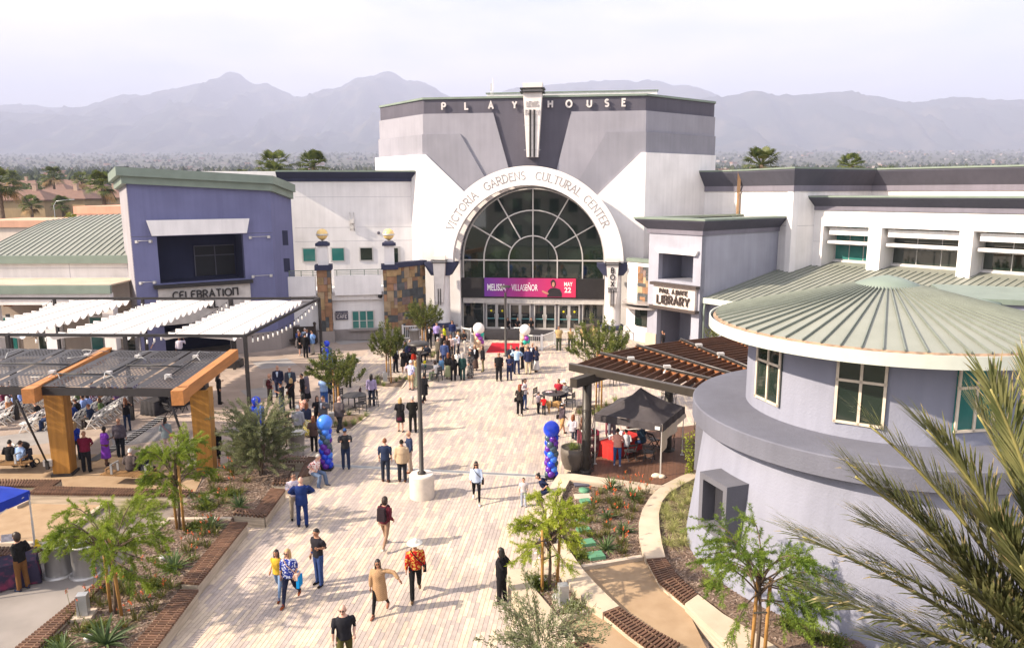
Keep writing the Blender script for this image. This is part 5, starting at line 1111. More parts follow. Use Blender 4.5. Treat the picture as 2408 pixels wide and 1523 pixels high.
tag(MB().beam(Gz('D',1195,625,.3), Gz('D',1290,540,.3),.16,.12).build('kerb', kerb_m), kind='structure'); tag(MB().beam(Gz('D',1290,535,.3), Gz('D',1785,532,.3),.16,.12).build('kerb', kerb_m), kind='structure')
# wood chips scattered on the soil
chip_m = [M('chip_%d' % i, c, rough=.95, var=.2) for i, c in enumerate(((.19,.13,.098),(.10,.062,.045),(.28,.215,.175)))]
def chips(poly, z, n, seed):
 rn = random.Random(seed); P = [p2(p) for p in poly]; x0, x1 = min(p.x for p in P), max(p.x for p in P); y0, y1 = min(p.y for p in P), max(p.y for p in P); m = MB(); k = 0
 while k < n:
  c = Vector((rn.uniform(x0, x1), rn.uniform(y0, y1)))
  k += 1
  if not pip(c, P): continue
  a = rn.random() * 6.28; l, w = rn.uniform(.03,.08), rn.uniform(.008,.02); d = Vector((math.cos(a), math.sin(a), rn.uniform(-.3,.3))) * l; s_ = Vector((-math.sin(a), math.cos(a), rn.uniform(-.4,.4))) * w; p = Vector((c.x, c.y, z + .012))
  m.add([p - d - s_, p + d - s_, p + d + s_, p - d + s_], [(0,1,2,3)], rn.choice((0,0,1,2)))
 tag(m.build('wood_chips', chip_m), 'loose wood chips covering the planter soil', 'mulch', kind='stuff')
chips(bedLp,.30,16000,1); chips(bedR,.30,7000,2); chips(bedT,.32,9000,3); chips(bedC,.28,2500,4)
# timber deck
deck_px = [(395,1262),(1275,1382),(1560,1270),(1760,1180),(1850,800),(1010,897),(640,1092)]; deck_poly = [p2(Gz('C', *q)) for q in deck_px]
dk = tag(empty('timber_deck', None, None,(6,30,0)), kind='structure'); pl_m = M('deck_plank',(.125,.062,.040), rough=.7, var=.14, scale=3, rnd=.14, stretch=(1,1,1)); dd_ = Vector((math.sin(R_(13)), math.cos(R_(13)))); dn_ = Vector((dd_.y,-dd_.x))
for i in range(-10,90):
 o = i * .142; q = clip(clip(deck_poly, dn_, o + .004 - 2),-dn_,-(o + .138 - 2))
 if len(q) > 2: wpart('plank', MB().prism([Vector((p.x, p.y,.05)) for p in q],(0,0,-.04)), pl_m, dk)
sheet('deck_frame', [Vector((p.x, p.y,0)) for p in deck_poly],.012, black_m, th=.01)
for p, q in (((395,1250),(640,1080)),((640,1080),(1010,885)),((1010,885),(1850,785))): tag(MB().beam(Gz('C', *p) + ZV * .02, Gz('C', *q) + ZV * .02,.32,.075).build('deck_border', kerb_m), kind='structure')
# sand-coloured borders of the square tree pits in the plaza
def tree_pit(k, pts, lab):
 P = GP(k, pts); e = tag(empty('tree_pit', None, None, sum(P, Vector((0,0,0))) / 4), kind='structure')
 wpart('soil', MB().prism([p + ZV * .012 for p in P],(0,0,-.02)), mulch, e)
 for i in range(4): wpart('edging', MB().beam(P[i] + ZV * .01, P[(i + 1) % 4] + ZV * .01,.10,.05), kerb_m, e)
 return P
PITS = [tree_pit('A', [(905,880),(1250,890),(1095,1020),(780,1000)], ''), tree_pit('A', [(1300,560),(1600,565),(1540,655),(1195,640)], ''), tree_pit('B', [(1225,860),(1640,830),(1590,900),(1205,935)], ''), tree_pit('A', [(1700,330),(1840,335),(1830,400),(1690,395)], '')]
# red carpet by the doors
tag(MB().prism([p + ZV * .006 for p in GP('B', [(545,345),(770,350),(755,430),(495,425)])],(0,0,-.004)).build('red_carpet', M('red_carpet',(.42,.005,.02), rough=.95, var=.08)), 'bright red carpet leading to the black draped table', 'carpet')
# ================================================================== shade structures, furniture, event things
glulam = M('glulam_timber',(.40,.165,.05), rough=.6, var=.18, scale=1.2, bump=.12, bscale=12, stretch=(6,.6,6)); glulam2 = M('glulam_post',(.38,.18,.035), rough=.6, var=.2, scale=1.5, bump=.12, bscale=10, stretch=(5,5,.5))
panel_m = M('perforated_steel',(.034,.031,.033), rough=.5, var=.15, scale=2, spec=.4); steelb = M('black_steel',(.022,.020,.022), rough=.5, var=.2)
cable_w = M('white_conduit',(.40,.40,.40), rough=.5); cable_b = M('black_conduit',(.02,.02,.022), rough=.5)
# ---- timber pergola at left
lp = empty('timber_pergola', 'orange timber pergola with perforated dark metal roof panels', 'pergola',(-15.6,30.5,0))
zP = 4.2
def LB(x, y): return Gz('L', x, y, zP)
bR = (LB(1385,800 - 42), LB(1782,470)); bL = (LB(262,745), LB(822,455)); off = bL[0] - bR[0]; bLL = (bL[0] + off, bL[1] + off)
for a, b in (bR, bL, bLL):
 d = (b - a).normalized(); wpart('beam', MB().beam(a - ZV * .22, b - ZV * .22,.36,.46), glulam, lp)
 wpart('beam_cap', MB().beam(a - d * .55 - ZV * .27, a + d * .1 - ZV * .27,.44,.56), glulam, lp)
for t in (0.02,.98):
 wpart('steel_edge', MB().beam(bR[0].lerp(bR[1], t) - ZV * .25, bL[0].lerp(bL[1], t) - ZV * .25,.12,.30), steelb, lp); wpart('steel_edge', MB().beam(bL[0].lerp(bL[1], t) - ZV * .25, bLL[0].lerp(bLL[1], t) - ZV * .25,.12,.30), steelb, lp)
def perf_panel(o, U, V, nu, nv, seed):
 """sheet with real elongated holes; U, V span one panel"""
 m = MB(); rn = random.Random(seed)
 for i in range(nu):
  for j in range(nv):
   p = lambda a, b: o + U * ((i + a) / nu) + V * ((j + b) / nv)
   e = min(i, nu - 1 - i) / nu; f = min(j, nv - 1 - j) / nv
   prob = 0 if (e < .10 or f < .04) else min(1,(e - .06) * 6 + .25)
   if rn.random() > prob or abs(j - nv * .5) < 1: m.add([p(0,0), p(1,0), p(1,1), p(0,1)], [(0,1,2,3)]); continue
   sh = .12 if j % 2 else -.12
   out = [p(0,0), p(.5,0), p(1,0), p(1,.5), p(1,1), p(.5,1), p(0,1), p(0,.5)]
   inn = [p(.5 + sh + .30 * math.cos(R_(a)),.5 + .34 * math.sin(R_(a))) for a in (225,270,315,0,45,90,135,180)]
   m.add(out + inn, [(k,(k + 1) % 8,8 + (k + 1) % 8,8 + k) for k in range(8)])
 return m
for (r, l, nm) in ((bR, bL,0),(bL, bLL,1)):
 for i in range(3):
  for j in range(2):
   a = r[0].lerp(l[0],(i + .06) / 3.05); b = r[0].lerp(l[0],(i + 1.0) / 3.05); d = r[1] - r[0]
   pn_ = perf_panel(a + d * (.02 + .48 * j) - ZV * .06, b - a, d * .475,11,25, i * 7 + j + nm * 50)
   tag(wpart('perforated_panel', pn_, panel_m, lp))
for p, q in (((500,1415),(450,790)),((1580,1410),(1505,790))):
 f = Gz('L', *p); mbp = MB(); ang = .12
 mbp.box(f + ZV * 1.85,(.66,.62,3.5), ang, taper=(1.12,1.05)); po = wpart('post', mbp, glulam2, lp)
 wpart('post_shoe', MB().box(f + ZV * .06,(.80,.76,.12), ang), steelb, po); wpart('post_head', MB().box(f + ZV * 3.66,(.5,.5,.22), ang), steelb, po)
 wpart('tie_rod', MB().tube([f + Vector((-.55,-1.6,3.6)), f + Vector((-.40,-.42,.5))], [.05,.035],6).box(f + Vector((-.41,-.46,.55)),(.12,.12,.35)), steelb, po)
 wpart('junction_box', MB().box(f + Vector((-.42,-.38,.62)),(.34,.16,.26), ang), alum, po)
def onroof(x, y): return Gz('L', x, y, zP + .03)
for pts in ([(0,575),(530,585)], [(400,655),(820,660),(1060,530)], [(960,590),(1390,600)], [(1280,680),(1490,535)], [(410,650),(665,525)], [(830,655),(1050,540)]):
 wpart('conduit', MB().tube([onroof(*p) for p in pts],.035,6), cable_b, lp)
for pts in ([(40,540),(60,515),(140,490),(235,478)], [(515,535),(545,555),(640,540),(670,520)], [(625,480),(650,490),(700,495),(670,520)], [(670,520),(760,500),(825,485)], [(235,680),(300,700),(380,680),(410,650)], [(370,680),(400,690),(440,675),(455,690)], [(790,695),(800,670),(850,665)], [(790,690),(850,690),(885,690)], [(1040,545),(1060,520),(1130,500),(1205,490)], [(1045,540),(1080,550),(1115,550)], [(1480,535),(1520,505),(1600,495)], [(1460,550),(1500,545),(1525,555)], [(1255,700),(1280,690),(1325,695)], [(1255,700),(1262,685),(1290,680)]):
 wpart('cable', MB().tube([onroof(*p) + ZV * (.12 if 0 < i < len(pts) - 1 else 0) for i, p in enumerate(pts)],.017,5), cable_w, lp)
for x, y in ((400,650),(665,520),(830,655),(1050,530),(1280,680),(1490,532)): wpart('junction_box', MB().box(onroof(x, y) + ZV * .06,(.22,.18,.1)), alum, lp)
ob = empty('pergola_beam_end', 'orange timber beam end on black steel beside the first shade sail', 'pergola', Gz('L',40,80,4.4)); a = Gz('L',95,75,4.4)
wpart('beam_end', MB().box(a + Vector((-.25,0,-.2)),(.5,.6,.75),.1), glulam, ob); wpart('steel_beam', MB().box(a + Vector((-1.9,-.1,-.15)),(2.7,.3,.4),.1), steelb, ob); wpart('support', MB().box(a + Vector((-1.2,0,-2.4)),(.4,.4,4.0)), glulam2, ob)
# ---- steel frame with three white sails
zf, zbk = 4.4,4.65
def fr(x, y=362): return Gz('L', x, y, zf)
def bk(x, y=88): return Gz('L', x, y, zbk)
sf = empty('sail_frame', 'black steel frame carrying the white shade sails', 'shade frame', fr(900))
F0, F1 = fr(-400,355), fr(1865,368); B0 = bk(412,82); B1 = G(*px('T2',600,1290), zbk)
for a, b in ((F0, F1),(B0, B1),(F1, B1),(bk(-400,80), B0)): wpart('rail', MB().beam(a, b,.12,.14), steelb, sf)
for p, fx in ((F1, None),(B1, None),(fr(950), None),(fr(55), None),(bk(1085), None),(bk(1750), None),(B0, None),(F0.lerp(B0,.5), None)): wpart('post', MB().beam(Vector((p.x, p.y,0)), p,.16,.16), steelb, sf)
wpart('weight_block', MB().box(Gz('A',88,470) + ZV * .25,(.9,.9,.5)), steelb, sf)
wpart('post', MB().beam(Gz('A',92,440), Gz('A',92,440) + ZV * 4.4,.2,.2), steelb, sf)
wpart('weight_block', MB().box(Gz('A',858,488) + ZV * .12,(.7,.7,.24)), steelb, sf)
sail_m = M('white_sailcloth',(.64,.62,.63), rough=.85, var=.04, scale=1.5); t_ = sail_m.node_tree; b_ = t_.nodes['Principled BSDF']; tr = t_.nodes.new('ShaderNodeBsdfTranslucent'); ms = t_.nodes.new('ShaderNodeMixShader'); ms.inputs[0].default_value = .25; tr.inputs['Color'].default_value = (.6,.58,.58,1)
t_.links.new(b_.outputs[0], ms.inputs[1]); t_.links.new(tr.outputs[0], ms.inputs[2]); t_.links.new(ms.outputs[0], t_.nodes['Material Output'].inputs['Surface'])
def sail(b0, b1, f0, f1, lab, N=14):
 e = empty('shade_sail', lab, 'shade sail',(b0 + b1 + f0 + f1) / 4 * 1.0,0, 'white shade sails'); e.location.z = 0
 m = MB(); nu, nv = 8, N * 6
 for j in range(nv + 1):
  t = j / nv; w = abs(math.sin(math.pi * t * N)) ** .8
  for i in range(nu + 1):
   s = i / nu; edge = abs(s - .5) * 2; p = b0.lerp(f0, t).lerp(b1.lerp(f1, t), s * 1.0 + (0 if 0 < i < nu else (.02 * w * (1 if i else -1) * -1 + 0)))
   m.v.append(tuple(p - ZV * (.05 + .17 * w * (1 + .8 * max(0, edge - .7) / .3) + .03 * math.sin(s * 9 + t * 20))))
 for j in range(nv):
  for i in range(nu): a = j * (nu + 1) + i; m.f.append((a, a + 1, a + nu + 2, a + nu + 1)); m.m.append(0); m.sm.append(True)
 wpart('cloth', m, sail_m, e)
 for s in (.18,.5,.82): wpart('cable', MB().tube([b0.lerp(b1, s) - ZV * .0, f0.lerp(f1, s)],.012,4), cable_b, e)
sail(bk(525), bk(985,90), fr(-420,350), fr(140,352), 'white scalloped shade sail beside the timber beam end')
sail(bk(1190,90), bk(1630,92), fr(370,354), fr(955,358), 'white scalloped shade sail in front of the celebration sign')
sail(bk(1862,92), G(*px('T2',450,1303), zbk), fr(1225,355), fr(1770,366), 'white scalloped shade sail nearest the cafe wall')
bulb_m = bpy.data.materials.new('bulb_glass'); bulb_m.use_nodes = True; bb_ = bulb_m.node_tree.nodes['Principled BSDF']; bb_.inputs['Base Color'].default_value = (.9,.88,.84,1); bb_.inputs['Roughness'].default_value = .3
me_b = MB().tube([(0,0,-.10),(0,0,-.13),(0,0,-.30),(0,0,-.32)], [.02,.042,.042,.03],7).mesh('bulb', bulb_m); me_s = MB().tube([(0,0,.0),(0,0,-.12)], [.014,.03],6).mesh('socket', black_m)
def strand(a, b, lab, n=15, sag=.35):
 e = empty('string_lights', lab, 'string lights',(a + b) / 2,0, 'string lights between the sails'); c = (a + b) / 2; P = [a.lerp(b, i / 20) - ZV * (sag * 4 * (i / 20) * (1 - i / 20)) for i in range(21)]
 wpart('wire', MB().tube(P,.012,4), black_m, e)
 for k in range(n):
  t = (k + .5) / n; p = a.lerp(b, t) - ZV * (sag * 4 * t * (1 - t)); o = link('bulb', me_b, e, p - c); link('socket', me_s, o,(0,0,0))
strand(bk(1100,95), fr(235,380), 'string of white bulbs between first and second shade sail'); strand(bk(1740,100), fr(1090,385), 'string of white bulbs between second and third shade sail')
strand(G(*px('T2',585,1295), zbk), Gz('A',215,205, zf), 'string of white bulbs along the sail nearest the cafe',16,.5); strand(bk(410,88), fr(-300,375), 'string of white bulbs outside the first shade sail',14)
# ---- radial louvre pergola at right
rp = empty('louvre_pergola', 'bronze pergola with rows of brown louvres beside the round tower', 'pergola',(6,31,0)); zR = 4.3
railgrey = M('rail_grey',(.12,.11,.11), rough=.4, metal=.4); louv = M('louvre_brown',(.085,.036,.018), rough=.55, var=.18, scale=3, rnd=.18); bronze = M('bronze_beam',(.030,.024,.019), rough=.45, var=.2); cedar = M('cedar_edge',(.30,.115,.045), rough=.6, var=.15)
def RPx(x, y): return Gz('C', x, y, zR)
bms = [(RPx(420,243), RPx(1712,508)),(RPx(705,145), RPx(1825,408)),(RPx(1045,70), RPx(1985,352)),(RPx(1458,16), RPx(2120,290)),(RPx(1900,-30), RPx(2300,180))]
bms = [(a, a + (b - a).normalized() * 7.4) for a, b in bms]
for i,(a, b) in enumerate(bms):
 bo_ = wpart('beam', MB().beam(a - ZV * .14, b - ZV * .14,.13,.30), bronze, rp)
 if i: wpart('cedar_face', MB().beam(a - ZV * .15 + Vector((-.085,-.05,0)), b - ZV * .15 + Vector((-.085,-.05,0)),.03,.22), cedar, bo_)
 else: wpart('rail_cap', MB().beam(a + ZV * .02, b + ZV * .02,.16,.03), railgrey, bo_)
 if 0 < i < 4: wpart('conduit', MB().tube([a + ZV * .05, b + ZV * .05],.03,6), railgrey, bo_)
 if i in (1,3):
  for t in (.25,.52):
   c = a.lerp(b, t); wpart('bracket', MB().box(c + ZV * .1,(.28,.24,.1)).tube([c + ZV * .06, c + Vector((-.22,-.16,-.28))],.05,6), alum, bo_)
for (a0, b0),(a1, b1) in zip(bms, bms[1:]):
 for k in range(17):
  t = (k + .6) / 17.5; p, q = a0.lerp(b0, t), a1.lerp(b1, t); d = (q - p).normalized(); wpart('louvre', MB().beam(p + d * .08 - ZV * .12, q - d * .10 - ZV * .12,.035,.24), louv, rp)
for foot, h in ((Gz('C',570,1248),3.75),(Gz('C',1640,1370),3.75),(Vector((6.9,31.9,0)),3.75),(Vector((10.4,30.6,0)),3.75)):
 po = wpart('post', MB().lathe([(.19,0),(.19, h),(.0, h)], foot,16).lathe([(.34,.0),(.34,.1),(.19,.12)], foot,16), bronze, rp)
 cg = MB()
 for k in range(14):
  a = 2 * math.pi * k / 14
  for s_ in (1,-1): cg.tube([foot + Vector((math.cos(a + s_ * z_ * .9) * .33, math.sin(a + s_ * z_ * .9) * .33,.1 + z_)) for z_ in (0,.45,.9,1.35,1.8,2.25,2.6)],.006,3, cap=False)
 for z_ in (.1,2.7): cg.tube([foot + Vector((math.cos(k * .449) * .33, math.sin(k * .449) * .33, z_)) for k in range(15)],.016,4)
 wpart('wire_cage', cg, bronze, po)
 dcb = (Vector((RC.x, RC.y,0)) - foot).normalized(); wpart('cross_head', MB().beam(foot + Vector((-dcb.y, dcb.x,0)) * -.9 + ZV * (h + .17), foot + Vector((-dcb.y, dcb.x,0)) * 1.6 + ZV * (h + .17),.34,.36), bronze, po)
# ---- pop-up canopies
def canopy(name, corners, zv, zt, za, mat, lab, legm, over=.0):
 c = sum(corners, Vector((0,0,0))) / 4; e = empty(name, lab, 'canopy',(c.x, c.y,0)); m = MB(); n = 8; vs = []
 for k in range(4):
  A, B = corners[k], corners[(k + 1) % 4]
  for i in range(n):
   for r in range(6):
    t = i / n; f = r / 5; p = A.lerp(B, t); base = Vector((p.x, p.y, zt)); q = base.lerp(Vector((c.x, c.y, za)), f); q.z -= .22 * math.sin(math.pi * f) * (1 - .45 * abs(t - .5) * 2) + .02 * math.sin(f * 17 + t * 11 + k); vs.append(q)
 m.v += [tuple(v) for v in vs]
 tot = 4 * n
 for i in range(tot):
  for r in range(5): a, b = i * 6 + r,((i + 1) % tot) * 6 + r; m.f.append((a, b, b + 1, a + 1)); m.m.append(0); m.sm.append((i % n) not in ())
 wpart('roof_cloth', m, mat, e); v = MB()
 for k in range(4):
  A, B = corners[k], corners[(k + 1) % 4]; nn = (B - A).normalized(); nn = Vector((nn.y,-nn.x,0)); pts = []
  for i in range(13):
   t = i / 12; w = .015 * math.sin(i * 2.1 + k); pts.append(A.lerp(B, t) + nn * w)
  for a, b in zip(pts, pts[1:]): v.add([Vector((a.x, a.y, zt)), Vector((b.x, b.y, zt)), Vector((b.x, b.y, zv)) + nn * .02, Vector((a.x, a.y, zv)) + nn * .02], [(0,1,2,3)],0, True)
 wpart('valance', v, mat, e)
 for k, p in enumerate(corners):
  ci = p.lerp(c,.02); wpart('leg', MB().beam(Vector((ci.x, ci.y,0.05)), Vector((ci.x, ci.y,1.25)),.045,.045).beam(Vector((ci.x, ci.y,1.2)), Vector((ci.x, ci.y, zt)),.035,.035), legm, e); wpart('foot_plate', MB().box((ci.x, ci.y,.035),(.14,.14,.05)), legm, e)
  d = corners[(k + 1) % 4].lerp(c,.02); wpart('truss', MB().beam(Vector((ci.x, ci.y, zt - .1)), Vector((d.x, d.y, zt - .45)).lerp(Vector((ci.x, ci.y, zt - .45)),.5),.02,.03).beam(Vector((d.x, d.y, zt - .1)), Vector((d.x, d.y, zt - .45)).lerp(Vector((ci.x, ci.y, zt - .45)),.5),.02,.03), legm, e)
 return e
legw = M('canopy_leg',(.62,.61,.60), rough=.4, metal=.2); blackcloth = M('black_canopy_cloth',(.052,.045,.05), rough=.85, var=.15, scale=4, bump=.15, bscale=9)
fl, frr = Gz('C',645,1190), Gz('C',1270,1310); dv_ = (frr - fl); pr_ = Vector((-dv_.y, dv_.x,0)); tc_ = [fl, frr, frr + pr_, fl + pr_]
bt = canopy('pop_up_canopy', tc_,1.93,2.24,3.22, blackcloth, 'black pop-up canopy tent on the timber deck', legw)
wpart('logo_patch', MB().prism([frr.lerp(fl, f) + Vector((-.02,-.05, z)) for f, z in ((.03,2.0),(.10,2.0),(.10,2.14),(.03,2.14))],(0,-.005,0)), M('patch_white',(.7,.68,.66)), bt)
clm = M('calico_sheet',(.62,.54,.44), rough=.95, var=.06); sb_ = MB(); q0, q1 = tc_[1], tc_[2]
for i in range(10):
 a, b = q0.lerp(q1, i / 10), q0.lerp(q1,(i + 1) / 10); w = lambda t: Vector((.05 * math.sin(t * 14),0,0)); lo = lambda t: 1.05 + .75 * t + .08 * math.sin(t * 6)
 sb_.add([a + w(i / 10) + ZV * 1.93, b + w((i + 1) / 10) + ZV * 1.93, b + w((i + 1) / 10) * 2 + ZV * lo((i + 1) / 10), a + w(i / 10) * 2 + ZV * lo(i / 10)], [(0,1,2,3)],0, True)
tag(sb_.build('calico_sheet', clm), 'cream cloth sheet hung along the side of the black canopy', 'cloth')
sbag = MB().sphere(frr + Vector((-.18,-.05,.10)),(.22,.14,.11),10,6).sphere(frr + Vector((.02,-.12,.09)),(.16,.12,.10),10,6); tag(sbag.build('weight_bag', clm), 'cream weight bag at the foot of black canopy leg', 'bag')
bluecloth = M('blue_canopy_cloth',(.006,.035,.36), rough=.6, var=.12, scale=3); bf = Gz('D',293,822);
bc = [bf, bf + Vector((-.85,-2.9,0)), bf + Vector((-3.75,-2.05,0)), bf + Vector((-2.9,.85,0))]
canopy('pop_up_canopy', bc,1.95,2.25,3.2, bluecloth, 'bright blue pop-up canopy over the vendor table', legw)
yb = MB().sphere(bf + Vector((.1,-.12,.24)),(.17,.14,.26),10,8).tube([bf + Vector((.05,-.05,.45)), bf + Vector((.02,-.02,.62))], [.07,.03],6); tag(yb.build('weight_bag', M('yellow_bag',(.55,.38,.01), var=.15, scale=6)), 'yellow weight bag tied to the blue canopy leg', 'bag')
# ---- vendor table with printed cloth
def draped_table(lab, c, U, L_, W_, h, mat, cat='table', name='draped_table'):
 e = empty(name, lab, cat,(c.x, c.y,0)); V = Vector((-U.y, U.x,0)); m = MB(); n = 40; ring = []
 per = [(-1,-1),(1,-1),(1,1),(-1,1)]
 for k in range(4):
  for i in range(n // 4): t = i / (n / 4); a, b = per[k], per[(k + 1) % 4]; ring.append((a[0] + (b[0] - a[0]) * t, a[1] + (b[1] - a[1]) * t))
 top = [c + U * (x * L_ / 2) + V * (y * W_ / 2) + ZV * h for x, y in ring]; o = len(m.v); m.v += [tuple(p) for p in top]
 for i,(x, y) in enumerate(ring):
  w = .04 + .05 * math.sin(i * 1.9) + .02 * math.sin(i * 4.1); m.v.append(tuple(c + U * (x * (L_ / 2 + w)) + V * (y * (W_ / 2 + w)) + ZV * .03))
 m.f.append(tuple(range(o, o + n))); m.m.append(0); m.sm.append(False)
 for i in range(n): m.f.append((o + i, o + n + i, o + n + (i + 1) % n, o + (i + 1) % n)); m.m.append(0); m.sm.append(True)
 wpart('cloth', m, mat, e)
 lg = MB()
 for x in (-.8,.8):
  for y in (-.7,.7): wpart('leg', MB().beam(c + U * (x * L_ / 2) + V * (y * W_ / 2), c + U * (x * L_ / 2) + V * (y * W_ / 2) + ZV * (h - .02),.03,.03), alum, e)
 return e
blackcl = M('black_tablecloth',(.022,.020,.024), rough=.9, var=.25, scale=3);
draped_table('black draped ticket table on the red carpet by the doors', Gz('B',705,318), PU,7.0,.8,.74, blackcl)
draped_table('black draped table with sound equipment under the sails', Gz('L',1175,960) + Vector((.3,.9,0)), Vector((.35,.94,0)),2.6,.9,.76, blackcl)
draped_table('dark printed vendor table under the blue canopy', Gz('D',20,1060) + Vector((-.1,.1,0)), Vector((.86,.5,0)),1.9,.8,.76, M('dark_print_cloth',(.02,.015,.04), rough=.85, col2=(.16,.02,.06), scale=3, mixr=(.55,.72)))
rt_ = draped_table('small table under red cloth beneath the black canopy', Gz('C',870,1110) + Vector((.15,.35,0)), Vector((.72,.69,0)),2.0,.75,.74, M('red_cloth',(.42,.018,.015), rough=.9, var=.2, scale=4))
for i,(x, y) in enumerate(((0,0),(.3,.2),(.5,.55))):
 p = Gz('C',870,1110) + Vector((-.3 + x,.1 + y,.745)); tag(MB().box(p + ZV * .09,(.2,.12,.18),.4 + i).build('pamphlet_stand', wt),('white pamphlet stand at the near end of red table', 'white pamphlet stand in the middle of red table', 'white pamphlet stand at the far end of red table')[i], 'stand')
p = Gz('D',30,890); tag(MB().prism([p + Vector((0,0,.78)), p + Vector((.35,.1,.78)), p + Vector((.35,.15,1.0)), p + Vector((0,.05,1.0))],(0,.02,0)).build('leaflet_holder', M('leaflet',(.6,.56,.6), var=.3, scale=12)), 'clear leaflet holder on the vendor table', 'stand')
# ---- generic seats
ch_m = M('charcoal_chair',(.045,.043,.046), rough=.5, var=.1)
def cafe_chair():
 e = empty('cafe_chair'); MB().box((0,0,.45),(.46,.46,.04)).build('seat', ch_m, e)
 for k in range(3): MB().box((0,.235 + k * .004,.62 + k * .11),(.44,.025,.085)).build('back_slat', ch_m, e)
 for x in (-.21,.21):
  MB().beam((x,-.21,0),(x,-.21,.45),.035,.035).build('leg', ch_m, e); MB().beam((x,.26,0),(x,.23,.9),.035,.035).build('leg', ch_m, e)
 return e
CH0 = cafe_chair(); CHU = [0]
def put(proto, flag, loc, rz, lab, cat, grp, s=1.0):
 o = proto if not flag[0] else copy_tree(proto); flag[0] = 1; o.location = loc; o.rotation_euler = (0,0, rz); o.scale = (s, s, s); return tag(o, lab, cat, grp)
def face(dirv): return math.atan2(dirv.x,-dirv.y) if False else math.atan2(dirv.y, dirv.x) + math.pi / 2     # local -Y looks along dirv
def cafe_table(c, r, lab):
 e = empty('cafe_table', lab, 'table', c,0, 'round charcoal cafe tables'); top = MB().lathe([(0.0,.745),(r,.745),(r,.715),(0,.71)],(0,0,0),28, smooth=False).build('table_top', ch_m, e)
 sl_ = MB()
 for k in range(-3,4): MB().box((k * .16,0,.749),(.012,1.7 * math.sqrt(max(.05, r * r - (k * .16) ** 2)),.006)).build('slot', black_m, top)
 MB().tube([(0,0,.02),(0,0,.71)],.04,8).build('stem', ch_m, e)
 for k in range(4): MB().beam((0,0,.03),(.4 * math.cos(k * 1.571 + .6),.4 * math.sin(k * 1.571 + .6),.02),.05,.03).build('foot', ch_m, e)
 return e
T1c, T2c, T3c, T4c = Gz('A',1130,830), Gz('B',1040,860), Gz('A',1745,575), Gz('A',1680,440)
for c, lab, chs in ((T1c, 'empty round charcoal table beside the tree pit', [(-.75,.55),(.45,-.62),(-.95,-.45),(.9,.35)]),(T2c, 'round charcoal table where the man in cowboy hat sits', [(-.75,.45),(.85,-.35),(.75,.65)]),(T3c, 'round charcoal table with yellow flowers', [(.75,-.45),(-.5,.7),(.8,.5)]),(T4c, 'round charcoal table behind the crowd by the column', [(.5,.5),(-.6,.5)])):
 cafe_table(c,.62, lab)
 for i,(x, y) in enumerate(chs): put(CH0, CHU, c + Vector((x, y,0)), face(Vector((-x,-y,0))), 'charcoal slat-back chair at the ' + lab.replace('round charcoal ', '').replace('empty ', 'empty '), 'chair', 'charcoal chairs at the round tables')
for x, y, r in ((1395,700,60),(1540,690,200)): put(CH0, CHU, Gz('B', x, y), R_(r), 'charcoal chair under the louvre pergola edge', 'chair', 'charcoal chairs at the round tables')
wh_m = M('white_resin',(.74,.73,.72), rough=.5, var=.03)
def fold_chair(mat, name):
 e = empty(name); MB().box((0,-.02,.44),(.40,.40,.035)).build('seat', mat, e)
 MB().box((0,.255,.76),(.38,.025,.09)).box((0,.235,.62),(.38,.02,.03)).box((0,.21,.52),(.38,.02,.03)).build('backrest', mat, e)
 for x in (-.205,.205):
  MB().beam((x,-.24,0),(x,.27,.82),.032,.04).build('leg', mat, e); MB().beam((x * .9,.26,0),(x * .9,-.18,.43),.03,.035).build('leg', mat, e)
 MB().beam((-.2,-.17,.1),(.2,-.17,.1),.03,.03).build('stretcher', mat, e)
 return e
WC0 = fold_chair(wh_m, 'white_folding_chair'); WCU = [0]; BC0 = fold_chair(ch_m, 'black_folding_chair'); BCU = [0]
# audience rows: run away to the right, everybody looking towards the stage at the left
r0, r1 = Gz('L',705,1068), Gz('L',1030,862); rdir = (r1 - r0).normalized(); look = Vector((-rdir.y, rdir.x,0)); SEATS = []
for row in range(8):
 for k in range(10):
  p = r0 + rdir * (k * .56 - (.35 if row % 2 else 0)) + look * (row * .98 + (.9 if row >= 4 else 0))
  v = p - CAMO; xx = CX + FPX * v.dot(RT) / v.dot(FW)
  if xx < -60 or (row == 1 and k < 1): continue
  lab = 'white folding chair in the last audience row' if row == 0 else ('white folding chair in the middle audience rows' if row < 4 else 'white folding chair in the front audience rows')
  o = put(WC0, WCU, p, face(look), lab, 'chair', 'white folding chairs of the audience'); SEATS.append((p, row, k))
for x, y, r in ((1300,985,150),(1385,940,170),(1580,850,160)): put(BC0, BCU, Gz('L', x, y), R_(r), 'black folding chair beside the sound table', 'chair', 'black folding chairs at the sound table')
for x, y, r, lab in ((985,1150,200, 'black folding chair drawn up to the red table'),(1160,1160,150, 'empty black folding chair nearest the canopy leg'),(1200,1040,120, 'black folding chair behind the denim jacket')): put(BC0, BCU, Gz('C', x, y), R_(r), lab, 'chair', 'black folding chairs under the canopy')
